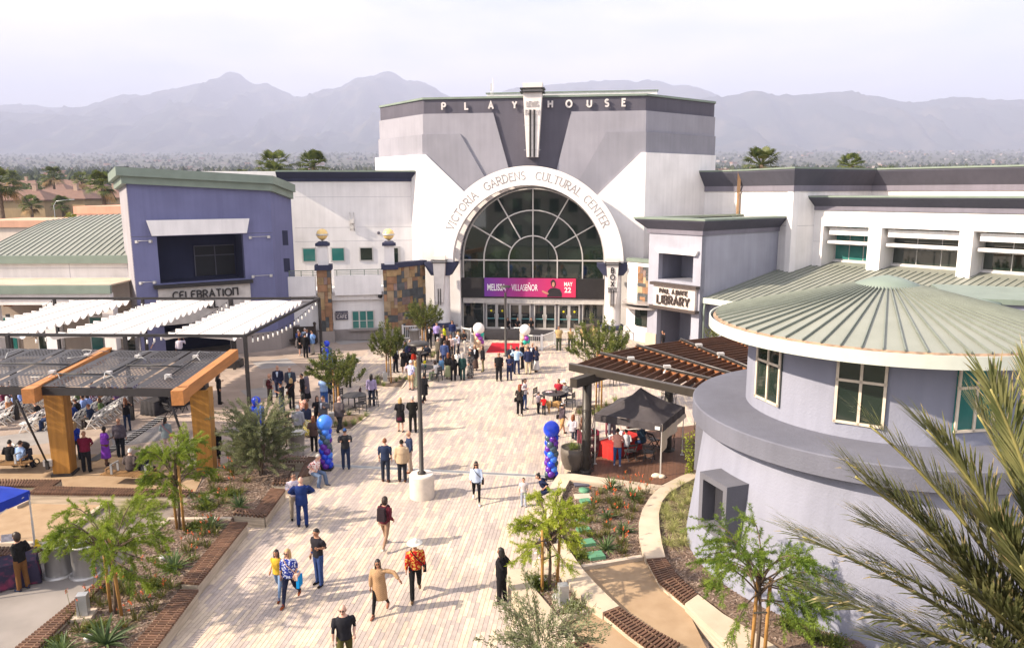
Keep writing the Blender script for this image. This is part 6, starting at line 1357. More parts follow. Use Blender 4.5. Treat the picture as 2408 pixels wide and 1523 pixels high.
# free-standing wood benches by the pergola
wood_b = M('bench_oak',(.26,.15,.065), rough=.65, var=.2, scale=3, rnd=.12)
def wood_bench(k, q, lab):
 P = [Gz(k, x, y,.46) for x, y in q]; c = sum(P, Vector((0,0,0))) / 4; e = empty('wooden_bench', lab, 'bench',(c.x, c.y,0)); U = (P[1] - P[0]); L_ = U.length; U.normalize(); V = Vector((-U.y, U.x,0)); n = 26
 for i in range(n): wpart('slat', MB().beam(P[0] + U * (L_ * (i + .5) / n) - ZV * .03, P[0] + U * (L_ * (i + .5) / n) + V * .55 - ZV * .03, L_ / n * .62,.05), wood_b, e)
 for t in (.2,.8): wpart('leg', MB().beam(P[0] + U * L_ * t + V * .08, P[0] + U * L_ * t + V * .08 + ZV * .4,.05,.08).beam(P[0] + U * L_ * t + V * .48, P[0] + U * L_ * t + V * .48 + ZV * .4,.05,.08).beam(P[0] + U * L_ * t + V * .03 + ZV * .39, P[0] + U * L_ * t + V * .53 + ZV * .39,.05,.04), lampg, e)
 for t in (.1,.9): wpart('armrest', MB().beam(P[0] + U * L_ * t + V * .1 + ZV * .18, P[0] + U * L_ * t + V * .1 - ZV * .02,.05,.05).beam(P[0] + U * L_ * t + V * .05 + ZV * .19, P[0] + U * L_ * t + V * .5 + ZV * .19,.07,.04), wood_b, e)
 return P[0], U, V, L_
WB1 = wood_bench('L', [(755,1420),(1190,1440),(1200,1385),(790,1360)], 'wooden slat bench with the couple sitting beside the pergola post'); WB2 = wood_bench('L', [(-200,1345),(188,1345),(190,1290),(-180,1290)], 'wooden slat bench under the person in blue stripes')
# bins
binm = M('brushed_bin',(.42,.41,.41), rough=.35, metal=.6, var=.12, scale=1, stretch=(6,6,.5)); dark_in = M('bin_dark',(.01,.01,.01))
def bin_(c, h, r0_, r1_, lab, rim=False):
 e = empty('litter_bin', lab, 'bin', c,0, 'brushed steel litter bins'); MB().lathe([(r0_,0.02),(r1_, h),(r1_ + .02, h),(r1_ + .02, h + .05),(r1_ - .05, h + .05),(r1_ - .07, h - .1),(0, h - .12)],(0,0,0),28, smooth=True).build('body', binm, e)
 MB().lathe([(r1_ - .075, h - .06),(0.0, h - .06)],(0,0,0),24).build('opening', dark_in, e)
 if rim: MB().lathe([(r0_ + .1,0),(r0_ + .1,.05),(r0_,.06)],(0,0,0),28).build('base_ring', binm, e)
bin_(Gz('A',628,1235),1.0,.30,.38, 'tapered steel bin behind the slatted bench and balloon column'); bin_(Gz('A',1650,268),1.05,.34,.42, 'tapered steel bin in front of the white fence by the column'); bin_(Gz('B',1572,398),1.05,.36,.40, 'tapered steel bin by the library passage'); bin_(Gz('A',2025,240),.95,.32,.38, 'steel bin half hidden beside dark round planter')
bin_(Gz('D',462,950),.95,.37,.37, 'straight steel bin with base ring beside the garden path', True); bin_(Gz('D',668,952),.95,.37,.37, 'straight steel bin half hidden by feathery tree', True)
# lamp posts
lpost = M('lamp_bronze',(.035,.030,.028), rough=.45); lampbase = M('lamp_base_concrete',(.58,.52,.46), rough=.9, var=.08, scale=5, bump=.25, bscale=70)
def lamp(c, h, lab, base=True):
 e = empty('lamp_post', lab, 'lamp post', c); b = 0
 if base: MB().turned([(.47,0),(.47,.87),(.44,.92),(0,.92)],(0,0,0),36).build('concrete_base', lampbase, e); b = .92
 MB().lathe([(.16, b),(.16, b + .06),(.085, b + .12),(.08, h - .55),(.07, h - .5),(0, h - .5)],(0,0,0),16).build('pole', lpost, e)
 for s_ in (-1,1): MB().tube([(0,0, h - .55),(.28 * s_,0, h - .1)],.022,6).build('fork', lpost, e)
 MB().lathe([(0, h - .12),(.40, h - .11),(.42, h - .07),(.3, h),(.1, h + .03),(0, h + .04)],(0,0,0),28).build('lamp_head', lpost, e)
lamp(Gz('E',1430,425),6.0, 'bronze lamp post on thick round concrete base in the plaza'); lamp(Gz('B',655,455),5.0, 'slim bronze lamp post beside the red carpet', False)
# planters with agaves
potm = M('bronze_pot',(.10,.082,.068), rough=.6, var=.12, scale=2, bump=.1, bscale=6)
POTS = []
def pot(c, r, h, lab):
 e = empty('round_planter', lab, 'planter', c); MB().lathe([(r * .68,0),(r * .92, h * .35),(r, h * .75),(r * .98, h),(r * .9, h),(r * .88, h - .08),(0, h - .08)],(0,0,0),32).build('pot', potm, e); POTS.append((Vector(c), r, h)); return e
pot(Gz('C',455,1225),.56,.95, 'tall bronze planter with bright green foliage at deck corner'); pot(Gz('A',2105,235),.85,.75, 'wide dark planter of succulents left of the doors'); pot(Gz('B',1290,262),.85,.7, 'wide dark planter behind the deputies'); pot(Gz('C',1040,935),.45,.95, 'bronze planter behind the red table')
# balloon columns
def balloon_mat(n, c): return M('balloon_' + n, c, rough=.28, var=.04, spec=.5)
BAL = {'royal': balloon_mat('royal',(.008,.05,.62)), 'sky': balloon_mat('sky',(.05,.20,.78)), 'purple': balloon_mat('purple',(.10,.015,.30)), 'slate': balloon_mat('slate',(.055,.09,.125)), 'pearl': balloon_mat('pearl',(.80,.76,.72)), 'peach': balloon_mat('peach',(.62,.42,.28)), 'teal': balloon_mat('teal',(.005,.36,.28)), 'violet': balloon_mat('violet',(.24,.03,.30))}
BM = {k: MB().sphere((0,0,0),(1,1,1.06),14,10).mesh('balloon', m) for k, m in BAL.items()}
def balloons(c, h, top, pal, lab, topr=.30, r=.135, seed=1, n=None):
 e = empty('balloon_column', lab, 'balloons', c,0, 'balloon columns'); rn = random.Random(seed); MB().box((0,0,.04),(.5,.5,.08)).build('base_plate', black_m, e); MB().tube([(0,0,.05),(0,0, h)],.03,6).build('pole', alum, e)
 z = .18; k = 0
 while z < h - topr * 1.9:
  for q in range(4):
   a = q * 1.571 + k * .72; o = link('balloon', BM[pal[(q + k // 1) % len(pal)] if rn.random() < .7 else rn.choice(pal)], e,(math.cos(a) * r * .95, math.sin(a) * r * .95, z + rn.uniform(-.02,.02))); s = r * rn.uniform(.92,1.08); o.scale = (s, s, s)
  z += r * 1.42; k += 1
 o = link('balloon', BM[top], e,(0,0, h - topr)); o.scale = (topr, topr, topr)
pB = ['royal', 'sky', 'slate', 'purple']
balloons(Gz('A',885,1360),2.34, 'sky', pB, 'tall blue and purple balloon column beside the slatted bench',.33,.15,1); balloons(Gz('C',245,1308),2.36, 'royal', pB, 'tall blue and purple balloon column beside the bronze planter',.33,.15,2)
pE = ['peach', 'violet', 'teal', 'peach']
def bh(f, k, x, y): return AtY(*px(k, x, y), f.y).z
balloons(Gz('B',438,420), bh(Gz('B',438,420), 'B',447,185), 'pearl', pE, 'white-topped teal and violet balloon column by the fence corner',.42,.2,3); balloons(Gz('B',812,415), bh(Gz('B',812,415), 'B',832,198), 'pearl', pE, 'white-topped teal and violet balloon column behind the men in suits',.40,.19,4)
balloons(Gz('A',895,490), bh(Gz('A',895,490), 'A',905,243), 'royal', pB, 'blue balloon column behind the small leafy tree',.2,.19,5); balloons(Gz('A',285,1010), bh(Gz('A',285,1010), 'A',275,728), 'royal', pB, 'blue balloon column poking out behind the olive shrub',.22,.19,6)
# picket fences
fen = M('white_fence',(.78,.76,.75), rough=.5, var=.03)
def fence(a, b, lab, h=1.1):
 e = empty('picket_fence', lab, 'fence',(a + b) / 2,0, 'white picket fence panels'); d = b - a; L_ = d.length; n = max(4, int(L_ / .14)); d.normalize()
 for t in (0,1): wpart('post', MB().beam(a.lerp(b, t), a.lerp(b, t) + ZV * (h + .06),.11,.11), fen, e)
 for z_ in (.12, h - .06): wpart('rail', MB().beam(a + d * .06 + ZV * z_, b - d * .06 + ZV * z_,.05,.08), fen, e)
 for i in range(n): wpart('picket', MB().beam(a + d * (L_ * (i + .5) / n) + ZV * .16, a + d * (L_ * (i + .5) / n) + ZV * (h - .1),.03,.03), fen, e)
fence(Gz('A',1548,232), Gz('A',1735,228), 'white picket fence in front of the stone wall'); fence(Gz('B',298,330), Gz('B',372,345), 'short white picket fence behind the man in white trousers'); fence(Gz('B',372,380), Gz('B',475,415), 'white picket fence beside white-topped balloon column')
fence(Gz('B',775,395), Gz('B',945,405), 'white picket fence behind the bald man in suit'); fence(Gz('B',950,405), Gz('B',1052,365), 'angled white picket fence left of the first deputy'); fence(Gz('B',1065,365), Gz('B',1252,362), 'white picket fence behind the two deputies'); fence(Gz('B',1615,330), Gz('B',1658,280), 'short white picket fence beside the box office bay'); fence(Gz('L',790,475), Gz('L',1010,455), 'white picket fence under the shade sails')
# book cart
bc_ = empty('book_cart', 'maroon wheeled book cart beside the pergola post', 'cart', Gz('C',600,1110)); mar = M('maroon_metal',(.13,.012,.03), rough=.45); cb = Gz('C',590,1115)
for x in (-.45,.45): wpart('side_panel', MB().box(cb + Vector((x * .8, x * .35,.68)),(.04,.5,1.05),.4), mar, bc_)
for z_ in (.3,.65,1.0): wpart('shelf', MB().box(cb + Vector((0,0, z_)),(.72,.46,.03),.4), mar, bc_)
for k in range(7): wpart('book', MB().box(cb + Vector((-.28 + k * .09,-.12 + k * .04,1.12)),(.05,.2,.22),.4),(wt, mar, glass_t, wood_b)[k % 4], bc_)
for x, y in ((-.3,-.25),(.3,0),(-.35,.1),(.25,.3)): wpart('wheel', MB().sphere(cb + Vector((x, y,.07)),.07,8,6), black_m, bc_)
bc2 = empty('book_cart', 'maroon wheeled book cart standing behind the man in blue polo', 'cart', Gz('C',820,960)); cb = Gz('C',835,975) + Vector((.2,.6,0))
for x in (-.5,.5): wpart('side_panel', MB().box(cb + Vector((x,0,.7)),(.04,.45,1.15),.0), mar, bc2)
for z_ in (.3,.7,1.1): wpart('shelf', MB().box(cb + Vector((0,0, z_)),(.98,.42,.03)), mar, bc2)
for k in range(9): wpart('book', MB().box(cb + Vector((-.4 + k * .1,-.1,.82)),(.06,.2,.22)),(wt, wood_b, glass_t)[k % 3], bc2)
# stroller
st = empty('stroller', 'black pushchair parked beside the slatted bench', 'stroller', Gz('L',190,1365)); c = Gz('L',195,1350)
wpart('hood', MB().sphere(c + Vector((-.05,0,.85)),(.3,.26,.2),12,8), black_m, st); wpart('seat', MB().box(c + Vector((.02,0,.55)),(.4,.42,.3)), M('pushchair_navy',(.03,.035,.07)), st); wpart('frame', MB().tube([c + Vector((-.5,0,1.0)), c + Vector((.1,0,.5)), c + Vector((.4,0,.12))],.02,6).tube([c + Vector((-.3,-.2,.12)), c + Vector((.1,-.2,.6))],.02,6), alum, st)
for x, y in ((-.32,-.24),(-.32,.24),(.4,-.14),(.4,.14)): wpart('wheel', MB().lathe([(.1,-.025),(.13,-.02),(.13,.02),(.1,.025)],(0,0,0),14), black_m, st).location = c + Vector((x, y,.13)) - st.location
for o_ in st.children:
 if o_.name.startswith('wheel'): o_.rotation_euler = (R_(90),0,0)
# cable mat with tape
cm = empty('cable_mat', 'black cable cover strip with white tape on the plaza floor', 'cable cover', Gz('L',950,1150)); P = [Gz('L', *q) for q in ((700,1320),(860,1225),(1000,1140),(1120,1060),(1230,985))]
for a, b in zip(P, P[1:]): wpart('mat', MB().beam(a + ZV * .012, b + ZV * .012,.42,.02), black_m, cm)
for i in range(16):
 t = .3 + i * .043; q = P[1].lerp(P[4], min(1, i / 15)); wpart('tape', MB().beam(q + Vector((-.25,.03 * (i % 3),.026)), q + Vector((.25,.06,.026)),.035,.004), wt, cm)
# small service boxes in the beds
grn_b = M('valve_box_green',(.09,.24,.14), rough=.6, var=.08)
for i,(x, y, s_) in enumerate(((1200,775,.26),(1130,668,.24),(1098,560,.22),(1085,470,.2),(1112,325,.19))): tag(MB().box(Gz('F', x, y,.3) + ZV * .05,(s_ * 2, s_ * 1.6,.12),.25, taper=(.92,.92)).build('valve_box', grn_b),('green valve box lid at the sandy bed kerb', 'green valve box lid second from the sandy bed kerb', 'green valve box lid third from the sandy bed kerb', 'green valve box lid half under tree branches', 'green valve box lid near the pale slab')[i], 'valve box', 'green valve boxes in aloe bed')
tag(MB().lathe([(.2,0),(.2,.1),(0,.1)], Gz('F',1102,235,.3),18).build('valve_box', grn_b), 'round green valve box lid in aloe bed', 'valve box', 'green valve boxes in aloe bed'); tag(MB().box(Gz('F',1080,188,.3) + ZV * .04,(.55,.3,.08),.1).build('valve_box', gdark), 'dark grey flat box lid in aloe bed', 'valve box'); tag(MB().box(Gz('F',1090,285,.3) + ZV * .03,(.6,.45,.06),.1).build('stone_slab', kerb_m), 'pale flat slab in aloe bed', 'slab')
def bollard(c, lab): e = empty('service_bollard', lab, 'bollard', c); MB().box((0,0,.05),(.5,.5,.1),.2).build('footing', kerb_m, e); MB().box((0,0,.38),(.26,.24,.58),.2).build('cabinet', lampg, e)
bollard(Gz('F',930,1185,.28), 'square grey service bollard in the corner bed'); bollard(Gz('D',650,1285,.3), 'square grey service bollard among orange flowers'); bollard(Gz('A',930,980), 'square grey service bollard in tree pit by balloon column'); bollard(Gz('A',1395,610), 'small grey service bollard in the middle tree pit')
for k, x, y, lab in (('D',685,1470, 'round steel spotlight by the big agave'),('D',1258,848, 'round steel spotlight beside dark flax plant'),('F',760,985, 'round steel spotlight behind the timber stakes'),('F',870,1125, 'round steel spotlight beside service bollard')): tag(MB().lathe([(.0,.16),(.10,.15),(.12,.1),(.07,0)], Gz(k, x, y,.3),14).build('spotlight', alum), lab, 'spotlight')
# carved wooden settle by the tower
ws = empty('carved_settle', 'dark carved wooden settle against the cafe wall', 'bench', Gz('A',650,290)); c = Gz('A',655,280); dkw = M('dark_carved_wood',(.035,.025,.02), rough=.7, var=.3, scale=6, bump=.5, bscale=12)
wpart('seat', MB().box(c + ZV * .42,(2.2,.6,.1),.12), dkw, ws); wpart('backrest', MB().box(c + Vector((-.04,.32,.9)),(2.2,.1,.9),.12), dkw, ws)
for x in (-1.05,1.05): wpart('post', MB().box(c + Vector((x,.28 + x * .12,.75)),(.16,.16,1.5),.12).sphere(c + Vector((x,.28 + x * .12,1.58)),.13,8,6), dkw, ws); wpart('arm', MB().box(c + Vector((x, x * .12,.55)),(.14,.6,.3),.12), dkw, ws)
# flowers and things on tables
fy = MB();
for i in range(9): fy.sphere(T3c + Vector((random.uniform(-.1,.1), random.uniform(-.1,.1),1.0 + random.uniform(0,.12))),.05,6,4)
fy.tube([T3c + ZV * .75, T3c + ZV * .92], [.05,.07],8,1); tag(fy.build('flower_vase', [yel_s, glass_t]), 'small vase of yellow flowers on the cafe table', 'vase'); tag(MB().tube([T3c + Vector((-.2,.1,.75)), T3c + Vector((-.2,.1,.92)), T3c + Vector((-.2,.1,.98))], [.035,.035,.012],8).build('water_bottle', M('clear_bottle',(.5,.55,.6), rough=.15)), 'clear water bottle beside the yellow flowers', 'bottle')
tag(MB().tube([T2c + Vector((.15,0,.75)), T2c + Vector((.15,0,.98))],.04,8).build('flask', black_m), 'dark flask on the cowboy hat man\'s table', 'flask'); tag(MB().sphere(T2c + Vector((-.2,.1,.77)),(.22,.12,.03),10,5).build('lanyard_heap', M('pink_fabric',(.5,.12,.2), col2=(.75,.7,.7), scale=30)), 'pink and white heap of cloth on the table', 'cloth')
# ticket table items
for i, x in enumerate((640,745)): tag(MB().box(Gz('B', x,300) + ZV * .76,(.5,.3,.02),-.1).build('paper_stack', wt),('white papers on the black table by the lamp post', 'white papers on the black table before the seated woman')[i], 'paper')
# ================================================================== vegetation
bark = M('young_bark',(.12,.085,.06), rough=.95, var=.25, scale=8, bump=.5, bscale=20); stake_m = M('timber_stake',(.36,.19,.055), rough=.8, var=.15, scale=6); tie_m = M('tree_tie',(.05,.05,.045))
lf_feather = leafmat('feather_leaf',(.095,.15,.012),(.27,.34,.035),1.5); lf_yellow = leafmat('feather_leaf_yellow',(.16,.22,.012),(.38,.42,.05),1.5); lf_deep = leafmat('feather_leaf_deep',(.075,.135,.014),(.22,.30,.035),1.5)
lf_laurel = leafmat('laurel_leaf',(.055,.085,.015),(.19,.21,.05),3,.35); lf_olive = leafmat('olive_leaf',(.095,.12,.05),(.27,.29,.15),2.5,.5); lf_olive2 = leafmat('olive_leaf_pale',(.14,.17,.075),(.33,.35,.20),2.5,.5)
def leaf(m, p, d, n, L_, w, mi=0):
 d = d.normalized(); s = d.cross(n); s = s.normalized() if s.length > 1e-4 else d.orthogonal().normalized()
 m.add([p, p + d * L_ * .5 + s * w / 2, p + d * L_, p + d * L_ * .5 - s * w / 2], [(0,1,2,3)], mi)
def rv(rn): return Vector((rn.gauss(0,1), rn.gauss(0,1), rn.gauss(0,1))).normalized()
def stakes(e, tops, h):
 for (bx, by),(tx, ty), hh in tops: MB().tube([(bx, by,-.1),(tx, ty, hh)],.045,7).build('stake', stake_m, e)
 for z_ in (h * .35,): MB().beam((tops[0][0][0], tops[0][0][1], z_),(tops[-1][0][0], tops[-1][0][1], z_ + .05),.02,.03).build('tree_tie', tie_m, e)
def feathery(foot, h, spread, mat, seed, lab, stk, nleaf=9000, flat=.55):
 e = empty('feathery_tree', lab, 'tree', foot); rn = random.Random(seed); tr = MB(); tr.tube([(0,0,-.1),(.03,.02, h * .3),(-.02,.04, h * .62)], [.05,.042,.03],7)
 limbs = []
 for i in range(24):
  az = i * 2.4 + rn.uniform(-.4,.4); el = rn.uniform(-.05,1.25); r = spread * rn.uniform(.6,1.0) * math.cos(el * .62); z0 = h * rn.uniform(.42,.64); top = z0 + (h - z0) * (math.sin(el) * 1.05) + rn.uniform(-.1,.1)
  P = []
  for k in range(7): t = k / 6; P.append(Vector((math.cos(az + .25 * t) * r * t, math.sin(az + .25 * t) * r * t, z0 + (top - z0) * math.sin(t * 1.75) * 1.0 - .25 * spread * t * t * (1 - el / 1.6))))
  limbs.append(P); tr.tube(P, [.022 * (1 - .85 * k / 6) + .003 for k in range(7)],5)
 tr.build('trunk', bark, e); m = MB(); per = nleaf // len(limbs)
 for P in limbs:
  tw = []
  for q in range(9):
   t = .25 + .75 * (q + rn.random()) / 9; k = min(5, int(t * 6)); p = P[k].lerp(P[k + 1], t * 6 - k); d = (P[k + 1] - P[k]).normalized() * .6 + rv(rn) * .55; d.z -= .15; tw.append((p, d.normalized(), spread * rn.uniform(.22,.5) * (1.15 - .45 * t)))
  tw.append((P[-2],(P[-1] - P[-2]).normalized(), spread * .3))
  for i in range(per):
   p, d, L_ = rn.choice(tw); t = rn.random(); q = p + d * (L_ * t) + Vector((0,0,-.10 * L_ * t * t)); dd = (d * .7 + rv(rn) * .8); dd.z -= .1
   leaf(m, q, dd, rv(rn), rn.uniform(.06,.12), rn.uniform(.011,.018))
 m.build('crown', mat, e); stakes(e, stk, h) if stk else None
 return e
f1 = Gz('D',895,1255,.3); feathery(f1,3.1,1.75, lf_feather,1, 'feathery young tree on two stakes beside the garden path', [((-.16,.05),(-.22,.1),2.35),((.22,-.12),(.06,-.1),2.2)],34000)
f2 = Gz('D',1385,612,.3); feathery(f2,3.1,1.55, lf_feather,2, 'feathery young tree in front of the timber post', [((-.1,.05),(-.2,.1),2.0),((.2,-.1),(.18,-.1),2.3)],32000)
f3 = Gz('F',815,1045,.28); feathery(f3,2.75,1.25, lf_yellow,3, 'yellow-green feathery tree on stakes in the corner bed', [((-.2,-.1),(-.2,-.08),1.85),((.22,.12),(.34,.2),2.25)],22000)
f4 = Gz('G',1015,1590,.32); feathery(f4,3.3,2.0, lf_deep,4, 'feathery tree on two stakes in front of the round tower', [((-.14,.0),(-.04,.1),2.2),((.16,-.05),(.22,.0),2.05)],32000)
def laurel(foot, h, r, seed, lab, stk=True, n=7500, z0f=.42):
 e = empty('leafy_tree', lab, 'tree', foot); rn = random.Random(seed); tr = MB(); tr.tube([(0,0,-.1),(.02,0, h * .5)], [.035,.028],6); m = MB(); sh = []
 for i in range(46):
  az = i * 2.4 + rn.random(); f = .25 + .75 * rn.random() ** .6; rr = r * f; zb = h * rn.uniform(z0f - .05, z0f + .22); zt = h * (1 - .35 * f * f) * rn.uniform(.84,1.02); b = Vector((0,0, zb)); t = Vector((math.cos(az) * rr, math.sin(az) * rr, zt)); mid = b.lerp(t,.5) + Vector((math.cos(az), math.sin(az),0)) * rr * .3
  P = [b.lerp(mid, k / 3) if k < 3 else mid for k in range(3)] + [mid.lerp(t, k / 4) for k in range(5)]; sh.append(P); tr.tube(P, [.012 * (1 - k / 8) + .003 for k in range(8)],4)
 tr.build('trunk', bark, e)
 for i in range(n):
  P = rn.choice(sh); t = rn.uniform(.12,1) * 7; k = min(6, int(t)); p = P[k].lerp(P[k + 1], t - k); d = rv(rn) + (P[k + 1] - P[k]).normalized() * .8; leaf(m, p + rv(rn) * rn.uniform(.01,.13), d, rv(rn), rn.uniform(.08,.13), rn.uniform(.04,.06))
 m.build('crown', lf_laurel, e)
 if stk: stakes(e, [((-.14,.05),(-.12,.05), h * .62),((.14,-.04),(.12,-.03), h * .6)], h)
 return e
def tree_h(foot, k, x, y): return AtY(*px(k, x, y), foot.y).z - foot.z
lf1 = Gz('A',975,900); laurel(lf1, tree_h(lf1, 'A',930,245),1.55,11, 'small leafy staked tree in front of the empty round table', n=9000); lf2 = Gz('A',1428,612); laurel(lf2, tree_h(lf2, 'A',1420,45),1.15,12, 'small leafy staked tree in the middle tree pit'); lf3 = Gz('A',1735,345); laurel(lf3, tree_h(lf3, 'T2',1560,1262),1.5,13, 'small leafy tree in front of the white column'); lf4 = Gz('C',690,655); laurel(lf4, tree_h(lf4, 'B',1460,65),1.8,14, 'leafy staked tree in front of the deputies', n=10000); lf5 = G(1690,860); laurel(lf5,3.4,1.2,15, 'leafy tree between library wall and pergola', False,2500,.2)
def olive(foot, h, r, mat, seed, lab, n, lean=0, z0f=.12, nsh=70):
 e = empty('olive_tree', lab, 'tree', foot); rn = random.Random(seed); tr = MB(); m = MB(); sh = []
 for i in range(4): tr.tube([(rn.uniform(-.1,.1), rn.uniform(-.1,.1),-.1),(rn.uniform(-.3,.3), rn.uniform(-.3,.3), h * .4)], [.06,.03],6)
 for i in range(nsh):
  az = rn.random() * 6.283; zb = h * rn.uniform(z0f,.75); el = rn.uniform(-.2,1.3); L_ = h * rn.uniform(.25,.45); rr = r * rn.random() ** .5 * (.75 if zb > h * .5 else 1) * .75; b = Vector((math.cos(az) * rr * .6, math.sin(az) * rr * .6, zb)); d = Vector((math.cos(az) * math.cos(el), math.sin(az) * math.cos(el), math.sin(el) + .25)).normalized(); P = [b + d * (L_ * k / 4) + Vector((0,0,-.08 * L_ * (k / 4) ** 2)) + rv(rn) * .03 for k in range(5)]; sh.append(P); tr.tube(P, [.010,.008,.006,.004,.003],4)
 tr.build('trunk', bark, e)
 for i in range(n):
  P = rn.choice(sh); t = rn.random() * 4; k = min(3, int(t)); p = P[k].lerp(P[k + 1], t - k) + rv(rn) * .05; d = (P[k + 1] - P[k]).normalized() + rv(rn) * .7; leaf(m, p, d, rv(rn), rn.uniform(.055,.105), rn.uniform(.016,.026))
 m.build('crown', mat, e); return e
of = Gz('A',320,1400,.3); olive(of,3.1,1.75, lf_olive,21, 'large bushy grey-green olive in the planter by the steel bin',52000, nsh=260)
ob_ = AtY(1275,1560,14.6); olive(Vector((ob_.x,14.6,.24)), AtY(1290,1405,14.6).z - .1,1.5, lf_olive2,22, 'sparse pale olive tree growing beside the lowest curved wall',9000, nsh=70, z0f=.45)
# climbing plant at the pergola post
vm = MB(); rn = random.Random(4); vf = Gz('C',1545,1300,.3)
for s_ in range(6):
 P = [vf + Vector((rn.uniform(-.1,.1) + math.sin(k * .9 + s_) * .10 * k / 2, rn.uniform(-.1,.1),.30 * k)) for k in range(7)]; vm.tube(P,.006,3,1)
 for i in range(110):
  k = rn.randrange(6); p = P[k].lerp(P[k + 1], rn.random()) + rv(rn) * .10; leaf(vm, p, rv(rn), rv(rn),.075,.05)
tag(vm.build('climbing_plant', [lf_yellow, bark]), 'leafy climbing plant beside the caged pergola post', 'plant')
# rosettes, aloes, grasses
lf_agave = leafmat('agave_leaf',(.05,.095,.035),(.16,.22,.08),4,.45); lf_aloe = leafmat('aloe_leaf',(.055,.085,.018),(.18,.15,.04),6,.5); lf_grass = leafmat('pale_grass_blade',(.20,.22,.055),(.52,.50,.23),9,.6); lf_grass2 = leafmat('strap_grass_blade',(.09,.14,.03),(.27,.30,.08),3,.55); fl_or = M('orange_flower',(.62,.10,.025), rough=.6, var=.2, scale=20); lf_low = leafmat('ground_cover_leaf',(.06,.10,.015),(.17,.19,.03),8)
def blades(m, rn, n, L0_, L1_, w, el0, el1, bend, mi=0, base=.04, seg=4):
 for i in range(n):
  az = rn.random() * 6.283; el = rn.uniform(el0, el1); L_ = rn.uniform(L0_, L1_); d = Vector((math.cos(az) * math.cos(el), math.sin(az) * math.cos(el), math.sin(el))); s = Vector((-math.sin(az), math.cos(az),0)); b = Vector((math.cos(az) * base * rn.random(), math.sin(az) * base * rn.random(),0)); vs = []
  for k in range(seg + 1):
   t = k / seg; p = b + d * (L_ * t) + Vector((0,0,-bend * L_ * t * t)); ww = w * (1 - t) ** .6 * (.6 + .4 * min(1, t * 4)); vs += [p + s * ww / 2 + Vector((0,0, ww * .25)), p, p - s * ww / 2 + Vector((0,0, ww * .25))]
  for k in range(seg):
   for q in (0,1): a = k * 3 + q; m.add([vs[a], vs[a + 1], vs[a + 4], vs[a + 3]], [(0,1,2,3)], mi, True)
def proto(kind, seed):
 rn = random.Random(seed); m = MB()
 if kind == 'agave': blades(m, rn,46,.38,.62,.055,.15,1.35,.25)
 elif kind == 'aloe': blades(m, rn,38,.18,.34,.030,.3,1.4,.12, base=.14)
 elif kind == 'grass': blades(m, rn,120,.45,.85,.012,.55,1.5,.7, base=.05)
 elif kind == 'strap': blades(m, rn,60,.4,.75,.016,.8,1.5,.45, base=.10)
 elif kind == 'low':
  for i in range(300): p = Vector((rn.gauss(0,.13), rn.gauss(0,.13), abs(rn.gauss(0,.07)))); m.tube([(0,0,0), p],.004,3, cap=False); leaf(m, p, rv(rn) + Vector((0,0,.5)), rv(rn),.07,.025)
 return m.mesh(kind, {'agave': lf_agave, 'aloe': lf_aloe, 'grass': lf_grass, 'strap': lf_grass2, 'low': lf_low}[kind])
PR = {k: [proto(k, s) for s in (1,2,3)] for k in ('agave', 'aloe', 'grass', 'strap', 'low')}
def flower_me(seed):
 rn = random.Random(seed); m = MB()
 for i in range(rn.randint(3,5)):
  b = Vector((rn.gauss(0,.08), rn.gauss(0,.08),0)); t = b + Vector((rn.gauss(0,.10), rn.gauss(0,.10), rn.uniform(.38,.6))); m.tube([b, t],.006,4,1)
  for q in range(9): leaf(m, t - Vector((0,0, rn.random() * .07)), rv(rn) + Vector((0,0,-.4)), rv(rn),.05,.022,0)
 return m.mesh('flower_spikes', [fl_or, lf_aloe])
FLW = [flower_me(s) for s in (1,2,3,4)]; PRN = random.Random(99); SHORT = {'agave': ('sword_leaf_rosette', 'plant', 'sword-leaved rosettes in the beds'), 'aloe': ('aloe_clump', 'plant', 'aloe clumps in the beds'), 'grass': ('grass_clump', 'grass', 'pale grass clumps'), 'strap': ('strap_leaf_clump', 'plant', 'strap-leaved clumps in tree pits'), 'low': ('ground_cover', 'plant', 'low green ground cover')}
def plant(kind, p, s, lab, flower=False):
 nm, cat, grp = SHORT[kind]; o = link(nm, PRN.choice(PR[kind]), None, p); o.rotation_euler = (0,0, PRN.random() * 6.28); s *= PRN.uniform(.88,1.15); o.scale = (s, s, s); tag(o, lab, cat, grp)
 if flower: link('flower_spikes', PRN.choice(FLW), o,(0,0,.05))
 return o
for x, y, s, lb_ in ((1625,600,1.25, 'dark sword-leaved rosette just behind the kerb strip across the mulched planter'),(1340,915,1.35, 'dark sword-leaved rosette beside the round spotlight and long slatted bench'),(985,1000,1.2, 'dark sword-leaved rosette under the feathery tree by the garden path'),(810,1500,1.5, 'largest sword-leaved rosette, beside the steel spotlight at the planter end'),(1575,400,1.05, 'sword-leaved rosette behind the very long bench end'),(1845,440,1.1, 'sword-leaved rosette beside the short return of the corner bench'),(480,1560,1.1, 'sword-leaved rosette beside the path bench near the grey service bollard')): plant('agave', Gz('D', x, y,.3), s, lb_)
for x, y, s, lb_ in ((1325,215,1.15, 'sword-leaved rosette at the wall along the timber deck'),(1490,295,1.0, 'smaller blue-green rosette near the curved wall in aloe bed'),(1290,460,1.15, 'sword-leaved rosette in the middle of the aloe bed'),(1420,575,1.15, 'sword-leaved rosette with orange flowers round it in aloe bed'),(1280,715,1.2, 'sword-leaved rosette beside the green valve boxes and sandy bed kerb')): plant('agave', Gz('F', x, y,.3), s, lb_)
